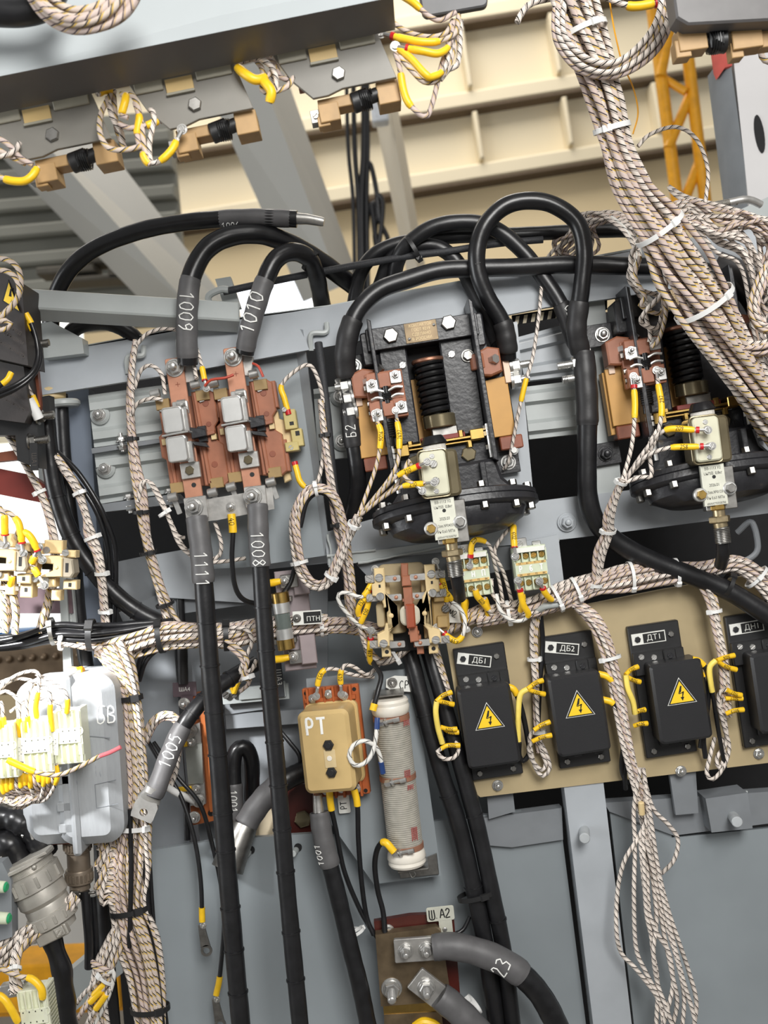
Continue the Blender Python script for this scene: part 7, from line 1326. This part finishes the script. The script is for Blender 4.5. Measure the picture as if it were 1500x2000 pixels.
for k in range(9): strand(f, [(-20, 1550 + k * 4, 170), (30, 1572 - k * 3, 176), (70 + k * 4, 1560 - k * 4, 170), (104 + k, 1535 - k * 2, 160)], 3.8, 'wire', (WIREB, WIREP, WIREY)[k % 3], o, 7)
w, o, f = curl('loose single wire with yellow sleeve and bare pink end before the grey box', [(196, 1476, 262), (150, 1500, 262), (110, 1514, 262), (70, 1508, 264), (40, 1496, 266), (14, 1484, 268)], 4.6, WIREY, sleeves=((.7, 1.0),))
strand(f, [(194, 1477, 262), (214, 1470, 262), (236, 1459, 262)], 4.4, 'bare_end', PINK, o, 10)
for c in w.children: pass
# blocks at the bottom left corner
copy_tree(b1, Fr(70, 1986, 220, 8), 'pale green terminal block in the bottom left corner')
f = Fr(40, 1950, 220); o = thing('wire_harness', 'wires with yellow sleeves above the terminal block in the bottom left corner', 'wire harness', f, 'laced wire harnesses')
for pts, s_ in (([(0, 1890, 220), (36, 1906, 226), (62, 1912, 230), (80, 1930, 232), (84, 1952, 228)], .5), ([(-30, 1930, 230), (4, 1948, 236), (20, 1968, 236), (36, 1998, 230)], .3), ([(-20, 1880, 210), (0, 1890, 216), (26, 1904, 214)], 2)): lead(f, o, pts, 5, WIREY, ((s_, .98),) if s_ < 1 else (), False)
bundle(f, o, [(50, 1830, 160), (34, 1860, 176), (28, 1900, 200), (34, 1940, 210)], [14, 10, 9, 12], 8, 5, [WIREY, WIREB], 111, ties=((.6, .4),))
bundle(f, o, [(-20, 1880, 150), (20, 1850, 150), (60, 1820, 140), (110, 1790, 130), (150, 1750, 110)], [28, 26, 22, 16, 12], 14, 4.8, [WIREY, WIREB], 112)
mb = MB(f); p = f.px(24, 1936, 200); mb.box(p.x, p.y, p.z - 20, 50, 26, p.z, 3, 2); screw(mb, p.x, p.y, p.z, 8); mb.build('clamp', ZINC, o)
fr = Fr(150, 1880, -300, 32); mb = MB(fr); mb.ppoly([(60, 1960), (230, 1820), (240, 1850), (240, 1900), (90, 2020)], -300, 60); tag(mb.build('sloping_beam', GREYL), 'pale grey sloping steel beam behind the hanging black cable, bottom left', 'beam')

# ================================================================ the shelf and relays at the top
fr = Fr(300, 60, 560, 11.5); o = thing('steel_shelf', 'pale grey steel shelf edge hanging into the top of the picture', 'shelf', fr)
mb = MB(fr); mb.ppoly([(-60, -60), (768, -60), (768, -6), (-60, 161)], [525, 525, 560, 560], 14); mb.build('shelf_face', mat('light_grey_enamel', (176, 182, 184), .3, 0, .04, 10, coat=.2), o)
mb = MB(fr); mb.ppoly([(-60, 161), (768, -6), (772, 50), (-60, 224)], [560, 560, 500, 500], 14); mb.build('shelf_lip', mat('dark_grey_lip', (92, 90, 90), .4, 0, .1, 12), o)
def make_top_relay(fr, label):
    o = thing('shelf_relay', label, 'relay', fr, 'grey plated relays under the shelf')
    def P(name, m, fn, parent=o): mb = MB(fr); fn(mb); return mb.build(name, m, parent)
    PLT = mat_plt
    P('plate', PLT, lambda mb: mb.prism([(-118, 44), (92, 44), (112, -50), (4, -50), (-26, -58), (-56, -58), (-92, -14)], -8, 0, 1))
    [P('raised_pad', mat_pad, lambda mb: mb.box(x, y, 0, w, 23, 6, 2, 1.5)) for x, y, w in ((-80, 30, 56), (50, 34, 70))]
    P('coil_window', TAN, lambda mb: mb.box(-20, 22, 0, 54, 28, 5, 1, 1)); P('window_bar', mat_pad, lambda mb: mb.box(-20, 6, 0, 56, 5, 8, 1, 1))
    P('bolt', STEEL, lambda mb: hexbolt(mb, 2, -22, 0, 14, 8, False))
    P('contact_block', mat('dim_tan_plastic', (176, 142, 96), .5) if 'mat_dim' not in globals() else mat_dim, lambda mb: (mb.box(-30, -84, -70, 40, 36, -16, 2, 2), mb.box(-4, -66, -60, 90, 22, -20, 2, 2), mb.box(92, -68, -70, 44, 44, -16, 2, 2), mb.box(-44, -94, -50, 24, 26, -22, 2, 2)))
    P('armature', BLACKP, lambda mb: (mb.cyl((18, -72, -30), (54, -66, -30), 20, n=18, ch=2), mb.cyl((54, -66, -30), (80, -62, -30), 14, n=18)))
    P('armature_spring', SPRING, lambda mb: mb.tube([(34 + i * .5, -70 + 20 * math.cos(i * .8), -30 + 21 * math.sin(i * .8)) for i in range(50)], 1.6, 5))
    P('back_block', BAKED, lambda mb: (mb.box(0, 10, -60, 160, 60, -10, 2, 2)))
    P('terminal_post', STEEL, lambda mb: (mb.box(-58, -84, -50, 20, 26, -24, 2, 1), screw(mb, -58, -84, -24, 6)))
    return o
mat_plt = mat('dull_grey_relay_plate', (126, 123, 116), .45, 0, .08, 30); mat_pad = mat('pale_relay_pad', (150, 146, 132), .45, 0, .06); mat_dim = mat('dim_tan_plastic', (176, 142, 96), .5)
t2 = make_top_relay(Fr(375, 184, 470, 11.5), 'grey plated relay under the shelf, middle one of three')
copy_tree(t2, Fr(97, 243, 470, 11.5), 'grey plated relay under the shelf, nearest the left picture edge')
copy_tree(t2, Fr(655, 124, 470, 11.5), 'grey plated relay under the shelf, at the right end of the row')
f = Fr(240, 230, 470); o = thing('wire_harness', 'tangled wires with yellow sleeves between the left and middle shelf relays', 'wire harness', f, 'laced wire harnesses')
for k, (pts, s_) in enumerate((([(220, 178, 450), (198, 220, 480), (196, 262, 500), (214, 290, 506), (250, 292, 506), (274, 286, 500)], None), ([(250, 230, 500), (238, 226, 500), (244, 200, 500), (246, 186, 490)], (.3, 1)), ([(226, 180, 450), (206, 176, 460), (190, 184, 470)], (.2, .9)), ([(236, 184, 470), (262, 190, 480), (276, 240, 490), (282, 290, 490), (294, 318, 490)], None), ([(264, 200, 480), (272, 230, 490), (268, 262, 490), (274, 290, 490)], (.3, .7)), ([(294, 214, 480), (302, 230, 490), (292, 280, 490), (296, 318, 490), (316, 312, 492), (336, 292, 490), (346, 272, 484)], (.7, .97)), ([(278, 296, 490), (284, 312, 490), (294, 322, 490)], (.1, .9)), ([(232, 240, 490), (250, 250, 490), (284, 246, 490), (308, 236, 484)], (.7, 1)), ([(210, 190, 460), (220, 230, 470), (236, 256, 470), (240, 280, 460)], None), ([(222, 186, 450), (228, 250, 460), (244, 290, 460)], None))):
    lead(f, o, pts, 5.6, (WIREY, WIREP, WIREB)[k % 3], (s_,) if s_ else (), k == 5, sr=1.4)
f = Fr(20, 310, 480); o = thing('wire_harness', 'wires with one yellow sleeve below the shelf relay nearest the left edge', 'wire harness', f, 'laced wire harnesses')
for k, (pts, s_) in enumerate((([(-20, 332, 490), (10, 350, 490), (44, 354, 490), (62, 344, 488), (74, 326, 482)], (.3, .97)), ([(-20, 262, 480), (14, 280, 486), (40, 308, 486), (64, 322, 482)], None), ([(-20, 306, 490), (10, 304, 492), (30, 294, 490), (38, 280, 480)], None), ([(-20, 280, 480), (10, 300, 482), (50, 320, 480)], None))): lead(f, o, pts, 5.4, (WIREY, WIREP, WIREB)[k % 3], (s_,) if s_ else (), False)
f = Fr(510, 150, 470); o = thing('wire_harness', 'tangled wires with thick yellow sleeves between the middle and right shelf relays', 'wire harness', f, 'laced wire harnesses')
for k, (pts, s_) in enumerate((([(540, 130, 460), (520, 150, 480), (500, 156, 490), (480, 146, 490), (462, 130, 480)], (.35, .97)), ([(506, 150, 480), (520, 164, 492), (530, 180, 494), (526, 202, 490)], (.2, .97)), ([(470, 120, 450), (500, 112, 470), (530, 130, 480), (540, 160, 486), (532, 196, 480)], None), ([(500, 118, 450), (514, 140, 470), (512, 176, 480), (530, 180, 484), (560, 170, 478), (574, 150, 466)], None), ([(520, 112, 450), (540, 130, 460), (546, 150, 466), (566, 156, 462)], None), ([(536, 112, 450), (534, 150, 460), (540, 176, 460)], None))):
    lead(f, o, pts, 5.4, (WIREY, WIREP, WIREB)[k % 3], (s_,) if s_ else (), False, mark=None, sr=1.8)
f = Fr(840, 100, 470); o = thing('wire_harness', 'loops of wire with yellow sleeves right of the right shelf relay', 'wire harness', f, 'laced wire harnesses')
for k, (pts, s_, rd) in enumerate((([(896, 30, 440), (890, 64, 460), (860, 80, 470), (826, 82, 474), (790, 76, 470), (764, 70, 464)], (.45, .96), True), ([(886, 40, 440), (880, 84, 460), (858, 104, 470), (826, 100, 474), (792, 94, 470)], (.4, .96), True), ([(892, 50, 440), (870, 130, 460), (844, 150, 470), (830, 144, 474), (800, 112, 470), (770, 90, 464)], (.45, .96), False), ([(896, 40, 440), (880, 120, 450), (854, 156, 460), (828, 160, 466), (806, 140, 470), (780, 110, 466)], None, False), ([(890, 40, 440), (862, 130, 450), (848, 190, 456), (836, 226, 460), (826, 228, 462), (800, 204, 466), (788, 176, 468), (780, 130, 470), (772, 104, 464)], (.68, .88), False), ([(900, 40, 440), (898, 100, 444), (892, 128, 450), (876, 136, 452), (860, 156, 454)], None, False), ([(770, 46, 440), (800, 64, 450), (840, 72, 456), (872, 64, 450), (884, 40, 440)], None, False), ([(890, 24, 450), (860, 40, 456), (836, 30, 460), (808, 6, 460), (780, -12, 450)], (.6, .98), False))):
    lead(f, o, pts, 5.2, (WIREY, WIREP, WIREB)[k % 3], (s_,) if s_ else (), rd, rd, None, 1.45)
fr = Fr(886, 0, 440, 10); mb = MB(fr); mb.prism(rr(0, 8, 130, 66, 12), -10, 6, 3); tag(mb.build('bracket_plate', mat('dark_grey_plate', (84, 84, 86), .45)), 'dark grey plate with rounded corners at the top edge, above the hanging wire loops', 'plate')
fr = Fr(1420, 30, 460, 8); o = thing('shelf_relay', 'dark grey relay with tan contacts in the top right corner', 'relay', fr, 'grey plated relays under the shelf')
def P(name, m, fn, parent=None): mb = MB(fr); fn(mb); return mb.build(name, m, parent or o)
P('plate', mat('dark_relay_plate', (88, 86, 86), .4), lambda mb: mb.prism([(-112, 110), (140, 110), (140, -44), (-92, -24), (-112, -8)], -10, 40, 4))
P('contact_block', mat_dim, lambda mb: (mb.box(-72, -34, -40, 56, 46, 0, 2, 2), mb.box(-92, -50, -36, 30, 34, -4, 2, 2), mb.box(34, -48, -40, 60, 40, 0, 2, 2), mb.box(84, -44, -36, 50, 50, -6, 2, 2), mb.box(14, -66, -36, 24, 30, -8, 2, 2)))
P('armature', BLACKP, lambda mb: (mb.cyl((-40, -40, -16), (-4, -42, -16), 20, 24, 18, 2), mb.cyl((-62, -38, -16), (-30, -40, -16), 12, n=14)))
P('armature_spring', SPRING, lambda mb: mb.tube([(-40 + i * .6, -40 + 24 * math.cos(i * .8), -16 + 24 * math.sin(i * .8)) for i in range(50)], 1.6, 5))
curl('braided wire loop on the right edge beside the grey column', [(1520, 76, 300), (1496, 80, 300), (1486, 100, 300), (1494, 118, 300), (1520, 122, 300)], 6, WIREY)
# grey conduit behind the strands, top right
fr = Fr(1420, 398, -60); o = thing('braided_conduit', 'silver braided conduit with metal end leaving the fanned strands at right', 'conduit', fr, 'braided conduits')
strand(fr, [(1380, 404, 60), (1420, 396, 50), (1440, 394, 50)], 7, 'braid', mat('silver_braid', (140, 136, 128), .5, .6, .4, 900, .5, 1200), o, 12); strand(fr, [(1424, 396, 50), (1452, 390, 50), (1470, 392, 46), (1486, 400, 40)], 7.5, 'end_sleeve', ALU, o, 12)
fr = Fr(1460, 560, 30); o = thing('power_cable', 'grey sheathed cable bending down under the strands at the right edge', 'cable', fr, GC); strand(fr, [(1400, 512, 30), (1440, 530, 40), (1476, 570, 44), (1496, 620, 40), (1510, 680, 30)], 22, 'sheath', SHRINK, o, 16)
# maroon plate deep behind the long cables
fr = Fr(540, 1570, -120, 5); o = thing('laminate_plate', 'maroon laminate plate with big brass bolt behind the long cables', 'plate', fr)
mb = MB(fr); mb.ppoly([(480, 1540), (612, 1530), (630, 1640), (500, 1650)], -120, 16); mb.build('plate', REDB, o); mb = MB(fr); p = fr.px(592, 1598, -118); hexbolt(mb, p.x, p.y, p.z, 17, 10, False); mb.build('bolt', OLIVE, o)
mb = MB(fr); mb.ppoly([(496, 1585), (530, 1580), (540, 1642), (500, 1650)], -112, 6); mb.build('rusty_plate', mat('rusty_plate', (190, 176, 150), .6, .2, .2, 30, rgb2=(150, 110, 60), thr=.6), o)
